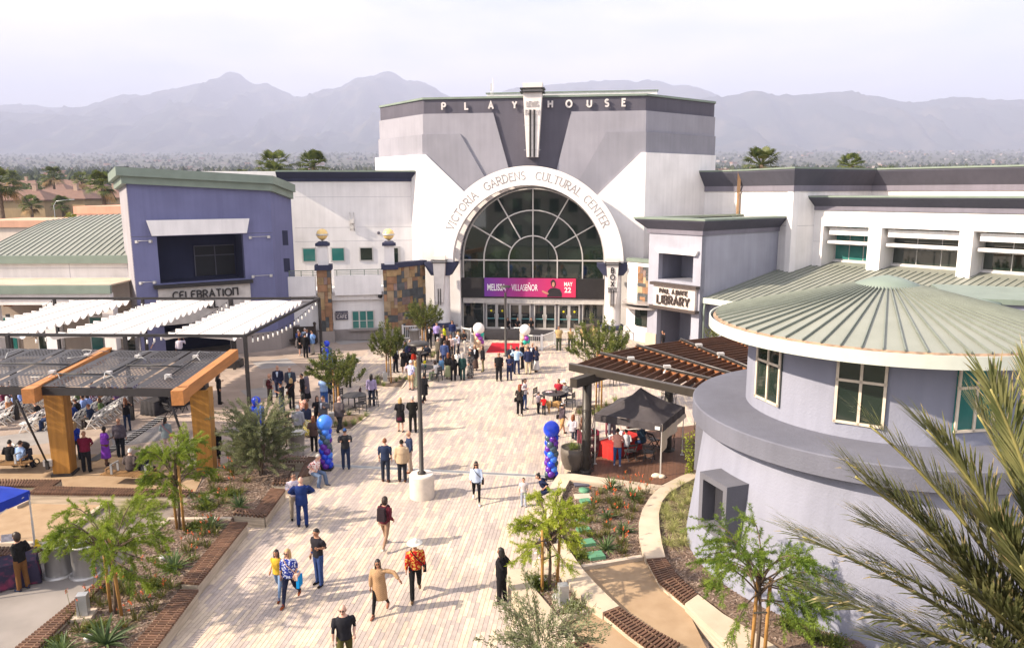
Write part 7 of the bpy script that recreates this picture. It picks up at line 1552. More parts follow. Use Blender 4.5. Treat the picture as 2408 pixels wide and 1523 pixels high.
for i,(x, y) in enumerate(((690,1175),(790,1200),(620,1395),(820,1085),(955,1360),(1090,1160),(1180,1230),(1060,1300),(1320,1065),(1480,850),(1440,785),(1500,735),(1655,645),(1555,655),(1700,330),(1640,305),(1770,320),(1860,330),(1520,450),(1720,410),(1000,1110),(1170,1015),(560,1310),(1250,780),(1600,740),(1690,240),(1640,240),(1770,160),(1800,190),(1900,240),(1240,1130),(900,1100),(940,1080))): plant('aloe', Gz('D', x, y,.3),1.15, 'aloe clump with orange flowers in the mulched planter by the slatted benches' if i % 3 != 2 else 'green aloe clump without flowers in the mulched planter', i % 3 != 2)
for i,(x, y) in enumerate(((1230,250),(1400,210),(1500,215),(1640,240),(1205,320),(1310,330),(1370,310),(1180,370),(1400,360),(1560,330),(1510,400),(1150,420),(1170,490),(1290,530),(1370,440),(1480,460),(1140,600),(1290,600),(1410,670),(1420,740),(1210,620),(1530,280),(1590,250),(1350,380))): plant('aloe', Gz('F', x, y,.3),1.15, 'aloe clump with orange flowers in the bed by the deck' if i % 4 else 'green aloe clump without flowers in the bed by the deck', bool(i % 4))
for k, x, y in (('F',1020,670),('F',1075,770),('F',690,970),('F',1000,1210),('D',440,1490),('D',740,1370),('D',1195,1050),('D',1510,600),('D',1790,350),('D',1600,450),('G',660,1050),('G',1280,1360),('G',1450,1450),('G',1620,1500),('F',730,1010)): plant('low', Gz(k, x, y,.3),1.3, 'low green ground cover tuft on the wood chips')
gp = [p2(Gz('G', x, y,.32)) for x, y in ((440,275),(600,250),(620,480),(575,720),(540,770),(320,745),(285,560),(300,400))]; x0, x1 = min(p.x for p in gp), max(p.x for p in gp); y0, y1 = min(p.y for p in gp), max(p.y for p in gp); c_ = 0
GR = []
while c_ < 900:
 c_ += 1; q = Vector((PRN.uniform(x0, x1), PRN.uniform(y0, y1)))
 if pip(q, gp) and all((q - g).length > .44 for g in GR): GR.append(q); plant('grass', Vector((q.x, q.y,.32)),1.05, 'pale tufted grass clump at the foot of the round tower')
for i in range(26): t = i / 25; plant('grass', Gz('D',1240 - 520 * t + PRN.uniform(-40,40),400 + 250 * t * t + PRN.uniform(-25,45),.05),.95, 'pale tufted grass clump beside the granite court kerb')
for i in range(8): plant('grass', Gz('D', PRN.uniform(-20,200), PRN.uniform(330,400),.02),1.1, 'pale tufted grass clump beside the slatted bench end')
for x, y in ((1080,890),(1120,975),(1180,940),(1050,985),(1230,905),(1330,615),(1380,640),(1490,600),(1525,580),(1330,575),(1580,585),(960,985),(1800,385),(1830,360)): plant('strap', Gz('A', x, y,.01),.95, 'strap-leaved clump with white flowers in a plaza tree pit')
for x, y in ((510,715),(640,720),(760,640),(845,600),(690,690),(560,690)): plant('strap', Gz('C', x, y,.01),1.0, 'strap-leaved clump in the tree pit behind the canopy')
c, r, h = POTS[0]
for i in range(5): plant('strap', c + Vector((PRN.uniform(-.25,.25), PRN.uniform(-.25,.25), h - .1)),.75, 'bright green foliage tuft in the tall bronze planter')
for k in (1,2):
 c, r, h = POTS[k]
 for i in range(4): plant('agave', c + Vector((PRN.uniform(-.4,.4), PRN.uniform(-.3,.3), h - .1)),.55, 'small green rosette in a wide dark planter')
# ---- date palm
lf_palm = leafmat('date_palm_leaf',(.13,.155,.06),(.34,.335,.15),3.0,.4); tip_m = M('date_palm_tip',(.42,.33,.17), rough=.7, var=.2); rach = M('palm_rachis',(.30,.27,.10), rough=.6, var=.15)
KD = .60; C0 = AtY(2540,1660,12.6 * KD); dp = empty('date_palm', 'large date palm with long arching feather fronds beside the round tower', 'palm tree',(C0.x, C0.y,0)); wpart('trunk', MB().tube([(C0.x, C0.y,-.1),(C0.x, C0.y, C0.z + .1)], [.5,.42],14), palm_trunk, dp)
targets = [(1888,1262,11.6,.55),(1990,1085,12.6,.9),(2012,1120,12.2,.8),(2045,1000,13.2,1.1),(2180,1010,12.4,1.2),(2300,975,13.2,1.2),(2330,915,12.0,1.3),(2420,890,12.6,1.3),(2080,1330,12.0,.5),(1960,1410,11.4,.35),(2100,1520,11.0,.2),(2560,1000,13.0,1.2),(2760,1100,13,1.0),(2950,1300,12.5,.8),(2250,1180,13.6,.9),(2380,1080,13.8,1.1),(2130,1180,12.9,.8),(2180,1290,12.4,.7),(2260,1380,11.8,.5),(2060,1240,13.2,.7),(2330,1240,12.2,.9),(2230,1470,11.2,.3),(2400,1330,11.6,.6),(2440,1180,12.6,1.0)]
rn = random.Random(8)
for x, y, Y, bow in targets:
 T = AtY(x, y, Y * KD); d = T - C0; L_ = d.length; ctrl = C0.lerp(T,.5) + ZV * bow * .55; P = [C0 * ((1 - t) ** 2) + ctrl * (2 * t * (1 - t)) + T * (t * t) for t in [k / 20 for k in range(21)]]
 fr_ = wpart('frond', MB().tube(P, [.035 * (1 - .8 * k / 20) + .004 for k in range(21)],5), rach, dp); m = MB()
 n = 165
 for q in range(n):
  t = .14 + .86 * q / n; k = min(19, int(t * 20)); p = P[k].lerp(P[k + 1], t * 20 - k); tg = (P[k + 1] - P[k]).normalized(); sd_ = tg.cross(ZV).normalized(); up = sd_.cross(tg)
  LL = .62 * math.sin(math.pi * (.10 + .72 * t)) + .20; a = .72 - .40 * t
  for s_ in (1,-1):
   for rep in range(1):
    dd = (tg * math.cos(a) + sd_ * (s_ * math.sin(a)) + up * rn.uniform(.0,.32)).normalized() + rv(rn) * .05; LLr = LL * rn.uniform(.82,1.1); w = up * .022; p1 = p + dd * LLr * .35; p2_ = p + dd * LLr * .75 - ZV * .02; p3 = p + dd * LLr - ZV * (.05 * LLr + rn.random() * .05)
    wv = dd.cross(up).normalized() * .0125
    m.add([p, p1 + wv, p1 - wv, p2_ + wv * .8, p2_ - wv * .8], [(0,2,1),(1,2,4,3)],0, True); m.add([p2_ + wv * .8, p2_ - wv * .8, p3], [(0,1,2)],1 if rn.random() < .35 else 0, True)
 wpart('leaflets', m, [lf_palm, tip_m], fr_)
# ================================================================== people
TMP = bpy.data.scenes.new('build_tmp')
def remesh(mb, vox, smooth=3):
 me = mb.mesh('tmp', []); o = bpy.data.objects.new('tmp', me); TMP.collection.objects.link(o)
 md = o.modifiers.new('r', 'REMESH'); md.mode = 'VOXEL'; md.voxel_size = vox; md.use_smooth_shade = True
 ms = o.modifiers.new('s', 'SMOOTH'); ms.factor = .5; ms.iterations = smooth
 vl = TMP.view_layers[0]; vl.update(); dg = vl.depsgraph; out = bpy.data.meshes.new_from_object(o.evaluated_get(dg)); bpy.data.objects.remove(o); bpy.data.meshes.remove(me); return out
POSES = {
 'stand': dict(hip=(2,-2), knee=(2,4), arm=((4,9,12,0),(0,8,10,0))),
 'stand2': dict(hip=(6,-4), knee=(8,2), arm=((5,10,18,0),(18,11,86,6)), head=(15,0)),
 'hips': dict(hip=(3,-3), knee=(3,3), arm=((-18,42,62,62),(-18,42,62,62)), splay=4),
 'cross': dict(hip=(2,-2), knee=(2,3), arm=((42,14,62,58),(38,16,66,56)), head=(8,4)),
 'clasp': dict(hip=(1,-2), knee=(2,4), arm=((30,9,42,30),(30,9,42,30))),
 'back': dict(hip=(2,-2), knee=(2,2), arm=((-26,14,22,45),(-26,14,22,45)), splay=3),
 'phone': dict(hip=(3,-2), knee=(4,2), arm=((20,10,90,6),(2,8,12,0)), head=(0,14)),
 'call': dict(hip=(2,-2), knee=(3,3), arm=((35,25,135,20),(3,8,12,0))),
 'walk1': dict(hip=(24,-20), knee=(6,22), arm=((-20,8,18,0),(22,8,25,0)), lean=3),
 'walk2': dict(hip=(-18,22), knee=(28,5), arm=((20,9,30,5),(-18,9,15,0)), lean=2, head=(-15,0)),
 'reach': dict(hip=(-16,20), knee=(24,5), arm=((12,78,12,0),(-15,9,18,0)), lean=3, head=(20,0)),
 'bend': dict(hip=(4,-2), knee=(8,6), arm=((45,8,30,10),(40,8,40,10)), lean=35, head=(0,15)),
 'film': dict(hip=(2,-2), knee=(2,2), arm=((62,12,80,25),(62,12,80,25))),
 'sit': dict(hip=(84,84), knee=(84,82), arm=((22,8,55,18),(20,8,52,18)), sit=1, lean=6),
 'sit2': dict(hip=(82,80), knee=(74,92), arm=((32,14,40,25),(30,14,44,22)), sit=1, lean=20, head=(18,4)),
 'sit3': dict(hip=(85,78), knee=(70,98), arm=((10,10,70,30),(28,8,50,20)), sit=1, lean=0, head=(-20,0)),
 'crouch': dict(hip=(72,60), knee=(80,100), arm=((40,10,30,20),(45,8,35,15)), sit=1, lean=30, head=(5,5)),
}
def RX(a): return Matrix.Rotation(R_(a),3, 'X')
def skel(pose, fem):
 P = POSES[pose]; J = {}; sit = P.get('sit'); pz = .53 if sit else .92; hipw = .092; shw = .172 if fem else .192
 low = 9
 for s, k in ((1,0),(-1,1)):
  h = Vector((s * hipw,0, pz)); a = P['hip'][k]; b = a - P['knee'][k]; sp = math.sin(R_(P.get('splay',2) + (6 if sit else 0))) * s
  kn = h + Vector((sp,-math.sin(R_(a)),-math.cos(R_(a)))).normalized() * .42; an = kn + Vector((sp * .4,-math.sin(R_(b)),-math.cos(R_(b)))).normalized() * .425; J['leg', s] = [h, kn, an, b]; low = min(low, an.z)
 dz = .085 - low
 if not sit:
  for s in (1,-1): J['leg', s] = [J['leg', s][0] + ZV * dz, J['leg', s][1] + ZV * dz, J['leg', s][2] + ZV * dz, J['leg', s][3]]
  pz += dz
 J['pz'] = pz; Lm = RX(P.get('lean',0)); piv = Vector((0,0, pz)); J['T'] = lambda v: Lm @ (v) + piv          # upper body given relative to the pelvis
 for s, k in ((1,0),(-1,1)):
  th, ab, be, ya = P['arm'][k]; sh = J['T'](Vector((s * shw,0,.50))); u = RX(th) @ Vector((s * math.sin(R_(ab)),0,-math.cos(R_(ab)))); el = sh + Lm @ u * .285
  f = Vector((s * (math.sin(R_(ab)) * (1 if ab > 60 else .35) - math.sin(R_(ya))),-math.sin(R_(th + be)) * math.cos(R_(ya)),-math.cos(R_(th + be)) * math.cos(R_(ya)))).normalized(); wr = el + Lm @ f * .25; J['arm', s] = [sh, el, wr, Lm @ f]
 J['head'] = J['T'](Vector((0,-.022,.697))); hy, hp = P.get('head',(0,0)); J['hrot'] = (R_(hp + P.get('lean',0) * .5),0, R_(hy)); return J
def ell(mb, rings, seg=12):
 """rings of (centre, rx, ry) stacked upwards, closed"""
 o = len(mb.v); n = len(rings)
 for c, X, Y in rings:
  for k in range(seg): a = 2 * math.pi * k / seg; mb.v.append(tuple(c + X * math.cos(a) + Y * math.sin(a)))
 for i in range(n - 1):
  for k in range(seg): a, b = o + i * seg + k, o + i * seg + (k + 1) % seg; mb.f.append((a, b, b + seg, a + seg)); mb.m.append(0); mb.sm.append(True)
 mb.f.append(tuple(range(o + seg - 1, o - 1,-1))); mb.m.append(0); mb.sm.append(True); mb.f.append(tuple(range(o + (n - 1) * seg, o + n * seg))); mb.m.append(0); mb.sm.append(True)
def torso_prof(fem, heavy):
 k = 1.17 if heavy else 1.0
 if fem: T = [(-.08,.12,.10),(0,.168,.118),(.08,.158,.112),(.17,.128,.098),(.30,.148,.118),(.38,.158,.122),(.46,.150,.10),(.52,.11,.075),(.555,.06,.058),(.62,.047,.05)]
 else: T = [(-.08,.125,.10),(0,.160,.115),(.08,.156,.112),(.18,.152,.108),(.30,.172,.120),(.40,.186,.122),(.47,.178,.102),(.525,.13,.080),(.56,.07,.064),(.62,.055,.057)]
 return [(z, rx * (k if z < .45 else 1.03), ry * (k * 1.06 if (heavy and z < .4) else 1)) for z, rx, ry in T]
LEGR = {'pants': (.100,.092,.072,.072,.068,.066), 'slim': (.094,.084,.060,.058,.044,.040), 'bare': (.090,.080,.056,.056,.040,.034)}
def raw_body(pose, fem, heavy, legs):
 J = skel(pose, fem); mb = MB(); lab = []
 def mark(r): lab.extend([r] * (len(mb.v) - len(lab)))
 for z, rx, ry in torso_prof(fem, heavy)[:3]: pass
 prof = torso_prof(fem, heavy); T = J['T']; X0 = T(Vector((1,0,0))) - T(Vector((0,0,0))); Y0 = T(Vector((0,1,0))) - T(Vector((0,0,0)))
 o = len(mb.v); ell(mb, [(T(Vector((0,-.012 if z > .2 else 0, z))), X0 * rx, Y0 * ry) for z, rx, ry in prof])
 for z, _, _ in prof: lab += [5 if z < .09 else (0 if z > .53 else 1)] * 12
 lr = LEGR[legs]; lk = 1.12 if heavy else 1
 for s in (1,-1):
  h, kn, an, b = J['leg', s]; pts = [h + ZV * .03, h.lerp(kn,.45), kn, kn.lerp(an,.35), kn.lerp(an,.85), an]
  mb.tube(pts, [r * lk for r in lr],10); lab += [5] * 20 + [5] * 10 + [6] * 30
  ft = Vector((s * .12,-1,0)).normalized(); tilt = max(-.5, min(.35,-math.sin(R_(min(0, b) * .9)) * -1)) if not POSES[pose].get('sit') else 0; ft.z = tilt * .6; up = ZV
  mb.tube([an + ft * -.055 - ZV * .035, an + ft * .03 - ZV * .035, an + ft * .11 - ZV * .048, an + ft * .175 - ZV * .055], [(.040,.046),(.044,.050),(.046,.036),(.034,.026)],10); lab += [7] * 40
  sh, el, wr, f = J['arm', s]; mb.tube([sh + ZV * .0, sh.lerp(el,.5), el, el.lerp(wr,.4), wr, wr + f * .02], [.060 if not fem else .05,.050 if not fem else .042,.042 if not fem else .036,.041 if not fem else .034,.029,.027],9); lab += [2] * 27 + [3] * 27
 return mb, lab, J
BODY = {}; SLOTN = 10
def headmesh(mb, J, fem):
 Rm = (Matrix.Rotation(J['hrot'][2],3, 'Z') @ Matrix.Rotation(J['hrot'][0],3, 'X')); c = J['head']; m = MB(); seg, rings = 16,12
 for i in range(rings + 1):
  t = math.pi * i / rings; z = -math.cos(t); r = math.sin(t)
  for k in range(seg):
   a = 2 * math.pi * k / seg; x, y = r * math.cos(a), r * math.sin(a); j = max(0,-z - .1); x *= 1 - .38 * j; y = y * (1 - .22 * j) - .12 * j
   if y < -.5 and -.15 < z < .35: y *= .96
   m.v.append((x * .076, y * .096, z * .120))
 for i in range(rings):
  for k in range(seg): a, b = i * seg + k, i * seg + (k + 1) % seg; m.f.append((a, b, b + seg, a + seg)); m.m.append(0); m.sm.append(True)
 m.tube([(0,-.080,.022),(0,-.100,-.012),(0,-.108,-.028),(0,-.094,-.036)], [.009,.013,.016,.011],6,0)
 for s in (1,-1):
  m.sphere((s * .077,.008,.0),(.012,.022,.032),8,6,0); m.sphere((s * .031,-.0835,.016),(.013,.007,.0075),8,6,8); m.box((s * .032,-.0885,.036),(.036,.008,.006),0,8)
 m.sphere((0,-.0925,-.062),(.024,.007,.007),8,5,9)
 mb.add([c + Rm @ Vector(v) for v in m.v], [],0); o = len(mb.v) - len(m.v)
 for f, mi, sm in zip(m.f, m.m, m.sm): mb.f.append(tuple(i + o for i in f)); mb.m.append(mi); mb.sm.append(sm)
def handmesh(mb, wr, f, s, out):
 f = f.normalized(); inn = Vector((-s,0,0)); n = f.cross(Vector((0,-1,0)));
 if n.length < .1: n = f.cross(Vector((s,0,0)))
 n.normalize(); w = n.cross(f).normalized()          # w across the palm, n its normal
 mb.tube([wr - f * .01, wr + f * .035, wr + f * .085], [(.026,.021),(.040,.018),(.038,.014)],8,0); cur = inn * .35
 for q,(o_, L_) in enumerate(((-.028,.062),(-.010,.074),(.010,.070),(.027,.055))):
  b = wr + f * .08 + (f.cross(cur).normalized() if False else w) * o_; d1 = (f + cur * .4).normalized(); d2 = (f + cur * 1.4).normalized(); mb.tube([b, b + d1 * L_ * .5, b + d1 * L_ * .5 + d2 * L_ * .5], [.0095,.009,.007],5,0)
 b = wr + f * .03 + w * .030; d = (f * .8 + w * .7).normalized(); mb.tube([b, b + d * .035, b + d * .035 + f * .03], [.012,.011,.008],5,0)
def body_mesh(pose, fem, heavy, legs):
 key = (pose, fem, heavy, legs)
 if key in BODY: return BODY[key]
 raw, lab, J = raw_body(*key); me = remesh(raw,.021,3); kd = KDTree(len(raw.v))
 for i, v in enumerate(raw.v): kd.insert(v, i)
 kd.balance(); mb = MB(); mb.v = [tuple(v.co) for v in me.vertices]
 for p in me.polygons: mb.f.append(tuple(p.vertices)); r = lab[kd.find(p.center)[1]]; mb.m.append({0: 0,1: 1,2: 2,3: 3,5: 5,6: 6,7: 7}[r]); mb.sm.append(True)
 bpy.data.meshes.remove(me); headmesh(mb, J, fem)
 for s in (1,-1): sh, el, wr, f = J['arm', s]; handmesh(mb, wr, f, s, None)
 BODY[key] = (mb.mesh('body', [None] * SLOTN), J); return BODY[key]
TOPS = {}
def top_mesh(pose, fem, heavy, sleeve, hem, loose):
 key = (pose, fem, heavy, sleeve, hem, loose)
 if key in TOPS: return TOPS[key]
 J = skel(pose, fem); mb = MB(); prof = torso_prof(fem, heavy); T = J['T']; o3 = T(Vector((0,0,0))); X0 = T(Vector((1,0,0))) - o3; Y0 = T(Vector((0,1,0))) - o3
 def rad(z):
  for (a, ra, sa),(b, rb, sb) in zip(prof, prof[1:]):
   if a <= z <= b: t = (z - a) / (b - a); return ra + (rb - ra) * t, sa + (sb - sa) * t
  return (prof[0][1], prof[0][2]) if z < prof[0][0] else (prof[-1][1], prof[-1][2])
 zs = [hem + (.545 - hem) * i / 11 for i in range(12)]; R3 = []
 for z in zs:
  rx, ry = rad(max(z,-.02)); g = loose * (1 + .8 * max(0,.25 - z)); rx, ry = rx + g, ry + g
  if z < .25: rx = max(rx,(rad(.0)[0] + loose) * (.95 + .10 * (z < 0) + max(0,-z) * .25)); ry = max(ry, rad(.0)[1] + loose * .9)
  if z > .5: rx, ry = rx * .92, ry * .95
  R3.append((T(Vector((0,-.012 if z > .2 else 0, z))), X0 * rx, Y0 * ry))
 ell(mb, R3,14)
 for s in (1,-1):
  sh, el, wr, f = J['arm', s]; b = .056 if not fem else .044; g = loose * .8
  if sleeve == 's': mb.tube([sh + (sh - el).normalized() * .0 - ZV * .012, sh.lerp(el,.3), sh.lerp(el,.72)], [b * .82 + g, b + g, b + g * .9],10)
  elif sleeve == 'l': mb.tube([sh - ZV * .012, sh.lerp(el,.5), el, el.lerp(wr,.5), el.lerp(wr,.93)], [b * .82 + g, b - .006 + g, b - .012 + g, b - .014 + g, b - .022 + g],10)
 me = remesh(mb,.022,2); me.materials.clear(); me.materials.append(None); TOPS[key] = me; return me
HAIRS = {}
def hair_mesh(kind):
 if kind in HAIRS: return HAIRS[kind]
 m = MB(); seg, rings = 18,14; g = {'short': 1.07, 'crop': 1.03, 'long': 1.13, 'bob': 1.15, 'bun': 1.06, 'tail': 1.06, 'curly': 1.28, 'cap': 1.10}.get(kind,1.08); rn = random.Random(len(kind))
 grid = {}
 for i in range(rings + 1):
  t = math.pi * i / rings; z = math.cos(t); r = math.sin(t)
  for k in range(seg):
   a = 2 * math.pi * k / seg; x, y = r * math.cos(a), r * math.sin(a); j = 1 + (rn.uniform(-.05,.07) if kind == 'curly' else rn.uniform(-.015,.02)); grid[i, k] = len(m.v); m.v.append((x * .078 * g * j,(y * .097 + .006) * g * j, z * .121 * g * j + .004))
 for i in range(rings):
  for k in range(seg):
   t = math.pi * (i + .5) / rings; a = 2 * math.pi * (k + .5) / seg; z = math.cos(t); y = math.sin(t) * math.sin(a)
   lowb = {'short': -.25, 'crop': -.15, 'cap': .15}.get(kind,-.75); fl_ = .60 + .10 * math.sin(k * 2.3 + len(kind)); line = fl_ if y < -.35 else (fl_ + (lowb - fl_) * min(1,(y + .35) / .5))
   if z > line: m.f.append((grid[i, k], grid[i + 1, k], grid[i + 1,(k + 1) % seg], grid[i,(k + 1) % seg])); m.m.append(0); m.sm.append(True)
 if kind in ('long', 'bob'):
  L_ = .36 if kind == 'long' else .17; rows = 7
  for i in range(rows + 1):
   t = i / rows; w = .088 * (1 + .18 * math.sin(t * 3)) * (1 - .25 * t * (kind == 'long'))
   for k in range(10): a = math.pi * (-.18 + 1.36 * k / 9); m.v.append((math.cos(a) * w * (1 + rn.uniform(-.05,.05)),.01 + math.sin(a) * (.098 + .012 * math.sin(t * 4)) * (1 + rn.uniform(-.04,.04)) + .02 * t,.02 - L_ * t))
  o = len(m.v) - (rows + 1) * 10
  for i in range(rows):
   for k in range(9): a = o + i * 10 + k; m.f.append((a, a + 1, a + 11, a + 10)); m.m.append(0); m.sm.append(True)
 if kind == 'bun': m.sphere((0,.07,.10),.05,10,8)
 if kind == 'tail': m.tube([(0,.09,.05),(0,.14,.02),(0,.15,-.10),(0,.12,-.25)], [.03,.04,.035,.012],8)
 if kind == 'cap': m.add([(-.07,-.09,.04),(.07,-.09,.04),(.06,-.17,.028),(-.06,-.17,.028),(-.07,-.09,.052),(.07,-.09,.052),(.06,-.17,.036),(-.06,-.17,.036)], [(0,1,2,3),(7,6,5,4),(2,3,7,6),(1,2,6,5),(3,0,4,7)])
 me = m.mesh('hair', [None]); HAIRS[kind] = me; return me
hat_me = MB().lathe([(.0,.175),(.05,.17),(.075,.15),(.09,.06),(.095,.045),(.21,.05),(.215,.057),(.095,.062)],(0,.005,0),24, sy=1.15).mesh('hat', [None])
glass_me = MB().box((.031,-.098,.014),(.038,.012,.021)).box((-.031,-.098,.014),(.038,.012,.021)).box((0,-.101,.02),(.03,.008,.006)).box((.075,-.045,.018),(.006,.10,.006)).box((-.075,-.045,.018),(.006,.10,.006)).mesh('sunglasses', [black_m])
CL = {}
def cloth(c, pat=None):
 k = (c, pat)
 if k in CL: return CL[k]
 col = hexc(c); m = M('cloth_%s_%s' % (c, pat), col, rough=.92, var=.10, scale=9, bump=.35, bscale=16, spec=.15); CL[k] = m
 if pat:
  t = m.node_tree; b = t.nodes['Principled BSDF']; l = t.links.new; tcn = t.nodes.new('ShaderNodeTexCoord'); r = t.nodes.new('ShaderNodeValToRGB'); r.color_ramp.interpolation = 'CONSTANT'; kind, c2 = pat.split(':'); src = b.inputs['Base Color'].links[0].from_socket
  if kind == 'plaid':
   ck = t.nodes.new('ShaderNodeTexChecker'); ck.inputs['Scale'].default_value = 34; l(tcn.outputs['Object'], ck.inputs['Vector']); fac = ck.outputs['Fac']
  elif kind == 'stripe':
   ck = t.nodes.new('ShaderNodeTexWave'); ck.inputs['Scale'].default_value = 9; l(tcn.outputs['Object'], ck.inputs['Vector']); fac = ck.outputs['Fac']
  else:
   ck = t.nodes.new('ShaderNodeTexVoronoi' if kind == 'dots' else 'ShaderNodeTexNoise'); ck.inputs['Scale'].default_value = 26 if kind == 'dots' else 17; l(tcn.outputs['Object'], ck.inputs['Vector']); fac = ck.outputs[0]
  e = r.color_ramp.elements; e[0].color = (0,0,0,1); e[1].color = (1,1,1,1); e[1].position = {'plaid': .5, 'stripe': .55, 'dots': .35, 'floral': .55}[kind]; l(fac, r.inputs['Fac']); mx = t.nodes.new('ShaderNodeMix'); mx.data_type = 'RGBA'; l(r.outputs[0], mx.inputs['Factor']); l(src, mx.inputs['A']); mx.inputs['B'].default_value = (*hexc(c2),1); l(mx.outputs['Result'], b.inputs['Base Color'])
 return m
SK = [M('skin_%d' % i, c, rough=.6, var=.05, spec=.3) for i, c in enumerate(((.55,.33,.25),(.47,.26,.18),(.36,.18,.11),(.22,.10,.06),(.10,.045,.028)))]
HC = {'k': M('hair_black',(.012,.010,.010), rough=.5, var=.3, scale=30), 'b': M('hair_brown',(.055,.028,.015), rough=.5, var=.3, scale=30), 'y': M('hair_blond',(.42,.27,.12), rough=.5, var=.25, scale=30), 'r': M('hair_auburn',(.17,.055,.02), rough=.5, var=.3, scale=30), 'g': M('hair_grey',(.36,.34,.33), rough=.6, var=.2, scale=30), 'w': M('hair_white',(.68,.66,.64), rough=.6, var=.1, scale=30), 'd': M('hair_darkbrown',(.028,.016,.011), rough=.5, var=.3, scale=30)}
eyem = M('eye_dark',(.02,.014,.012), rough=.2); lipm = M('lip',(.30,.09,.08))
NP = [0]
def person(pos, h, dirn, pose, label, top='tee', tc='#202024', tp_=None, pants='#20242e', legs='pants', shoes='#1a1a1a', skin=1, hair='short', hc='d', fem=0, heavy=0, skirt=None, hat=None, shades=0, shirt=None, group='people at the opening'):
 e = empty('person', label, 'person', pos, R_(dirn) + math.pi / 2); s = h / 1.755; e.scale = (s, s, s); NP[0] += 1
 me, J = body_mesh(pose, fem, heavy, 'bare' if legs in ('bare', 'shorts') else legs); o = link('body', me, e); sk = SK[skin]; ct_ = cloth(tc, tp_); pm_ = cloth(pants) if isinstance(pants, str) else cloth(*pants); sm_ = cloth(shoes)
 sleeve = {'tee': 's', 'polo': 's', 'long': 'l', 'jacket': 'l', 'coat': 'l', 'tank': '', 'dress': 's', 'gown': 'l'}[top]
 mats = [sk, ct_, ct_ if sleeve else sk, ct_ if sleeve == 'l' else sk, sk,(pm_ if skirt is None else sk),(pm_ if legs in ('pants', 'slim') and skirt is None else sk), sm_, eyem, lipm]
 if legs == 'bare' and skirt is None: mats[5] = pm_
 for i, m_ in enumerate(mats): sl_ = o.material_slots[i]; sl_.link = 'OBJECT'; sl_.material = m_
 hem, loose = {'tee': (-.04,.016), 'polo': (-.03,.016), 'long': (-.03,.016), 'jacket': (-.13,.036), 'coat': (-.42,.036), 'tank': (-.02,.018), 'dress': (.05,.016), 'gown': (.05,.016)}[top]
 if POSES[pose].get('sit'): hem = max(hem,-.02)
 t_ = link('jacket' if top in ('jacket', 'coat') else 'shirt', top_mesh(pose, fem, heavy, sleeve, hem, loose), e); t_.material_slots[0].link = 'OBJECT'; t_.material_slots[0].material = ct_
 if shirt:
  T = J['T']; mm = MB(); ry = torso_prof(fem, heavy); yy = -(.122 + loose + .022) * (1.1 if heavy else 1); mm.add([T(Vector((-.045, yy * .62,.53))), T(Vector((.045, yy * .62,.53))), T(Vector((.06, yy * .95,.44))), T(Vector((.02, yy * 1.0,.22))), T(Vector((-.02, yy * 1.0,.22))), T(Vector((-.06, yy * .95,.44)))], [(0,1,2,5),(5,2,3,4)],0)
  mm.build('shirt_front', cloth(shirt), e)
 if legs == 'shorts' or (legs == 'bare' and skirt is None):
  m = MB()
  for q in (1,-1): hh, kn, an, b = J['leg', q]; m.tube([hh + ZV * .03, hh.lerp(kn,.5), hh.lerp(kn,.86)], [.105,.100,.098],12)
  mm = m.build('shorts', pm_, e)
 if skirt is not None:
  m = MB(); z1 = J['pz'] + .12; z0 = skirt; n = 9; R3 = []
  for i in range(n + 1): t = i / n; z = z0 + (z1 - z0) * t; rr = .155 + (1 - t) * (.10 if skirt < .35 else .055); rr = rr if t < .85 else .145; R3.append((Vector((0,0, z)), Vector((rr * (1.1 if heavy else 1.0),0,0)), Vector((0, rr * .86,0))))
  ell(m, R3,18)
  for i, v in enumerate(m.v):
   k = i % 18; f = 1 + .05 * math.sin(k * 2.1 + v[2] * 3) * (1 - (v[2] - z0) / (z1 - z0)); m.v[i] = (v[0] * f, v[1] * f, v[2])
  m.build('skirt', pm_ if top not in ('dress', 'gown') else ct_, e)
 def onhead(nm, mesh, mat=None, dz=0.0):
  q = link(nm, mesh, e, J['head'] + Vector((0,0, dz))); q.rotation_euler = J['hrot']
  if mat: q.material_slots[0].link = 'OBJECT'; q.material_slots[0].material = mat
 if hair and hair != 'bald': onhead('hair', hair_mesh(hair), HC[hc])
 if hat:
  kind, c = hat.split(':'); onhead('cap' if kind == 'cap' else 'hat', hair_mesh('cap') if kind == 'cap' else hat_me, cloth(c),0 if kind == 'cap' else -.0)
 if shades: onhead('sunglasses', glass_me)
 return e
def bag(pos, dirn, kind, col, lab, h=1.72):
 e = empty(kind, lab, 'bag', pos, R_(dirn) + math.pi / 2); s = h / 1.755; e.scale = (s, s, s); m = cloth(col)
 if kind == 'backpack': MB().box((0,.22,1.22),(.28,.16,.42), taper=(.85,.8)).build('pack', m, e); MB().tube([(.1,.13,1.40),(.12,-.02,1.47),(.12,-.15,1.35),(.13,-.10,1.12)],.02,5).build('strap', m, e); MB().tube([(-.1,.13,1.40),(-.12,-.02,1.47),(-.12,-.15,1.35),(-.13,-.10,1.12)],.02,5).build('strap', m, e)
 elif kind == 'shoulder_bag': MB().box((.26,-.03,.92),(.10,.26,.20)).build('pouch', m, e); MB().tube([(.25,-.08,1.0),(.02,-.19,1.3),(-.12,-.10,1.47),(-.10,.08,1.46),(.08,.19,1.25),(.25,.05,1.0)],.013,5).build('strap', m, e)
 elif kind == 'tote_bag': MB().box((.30,-.02,.72),(.08,.30,.32)).build('pouch', m, e); MB().tube([(.30,-.09,.88),(.27,-.04,1.02),(.27,.02,1.02),(.30,.06,.88)],.012,5).build('handle', m, e)
 return e
PP = person
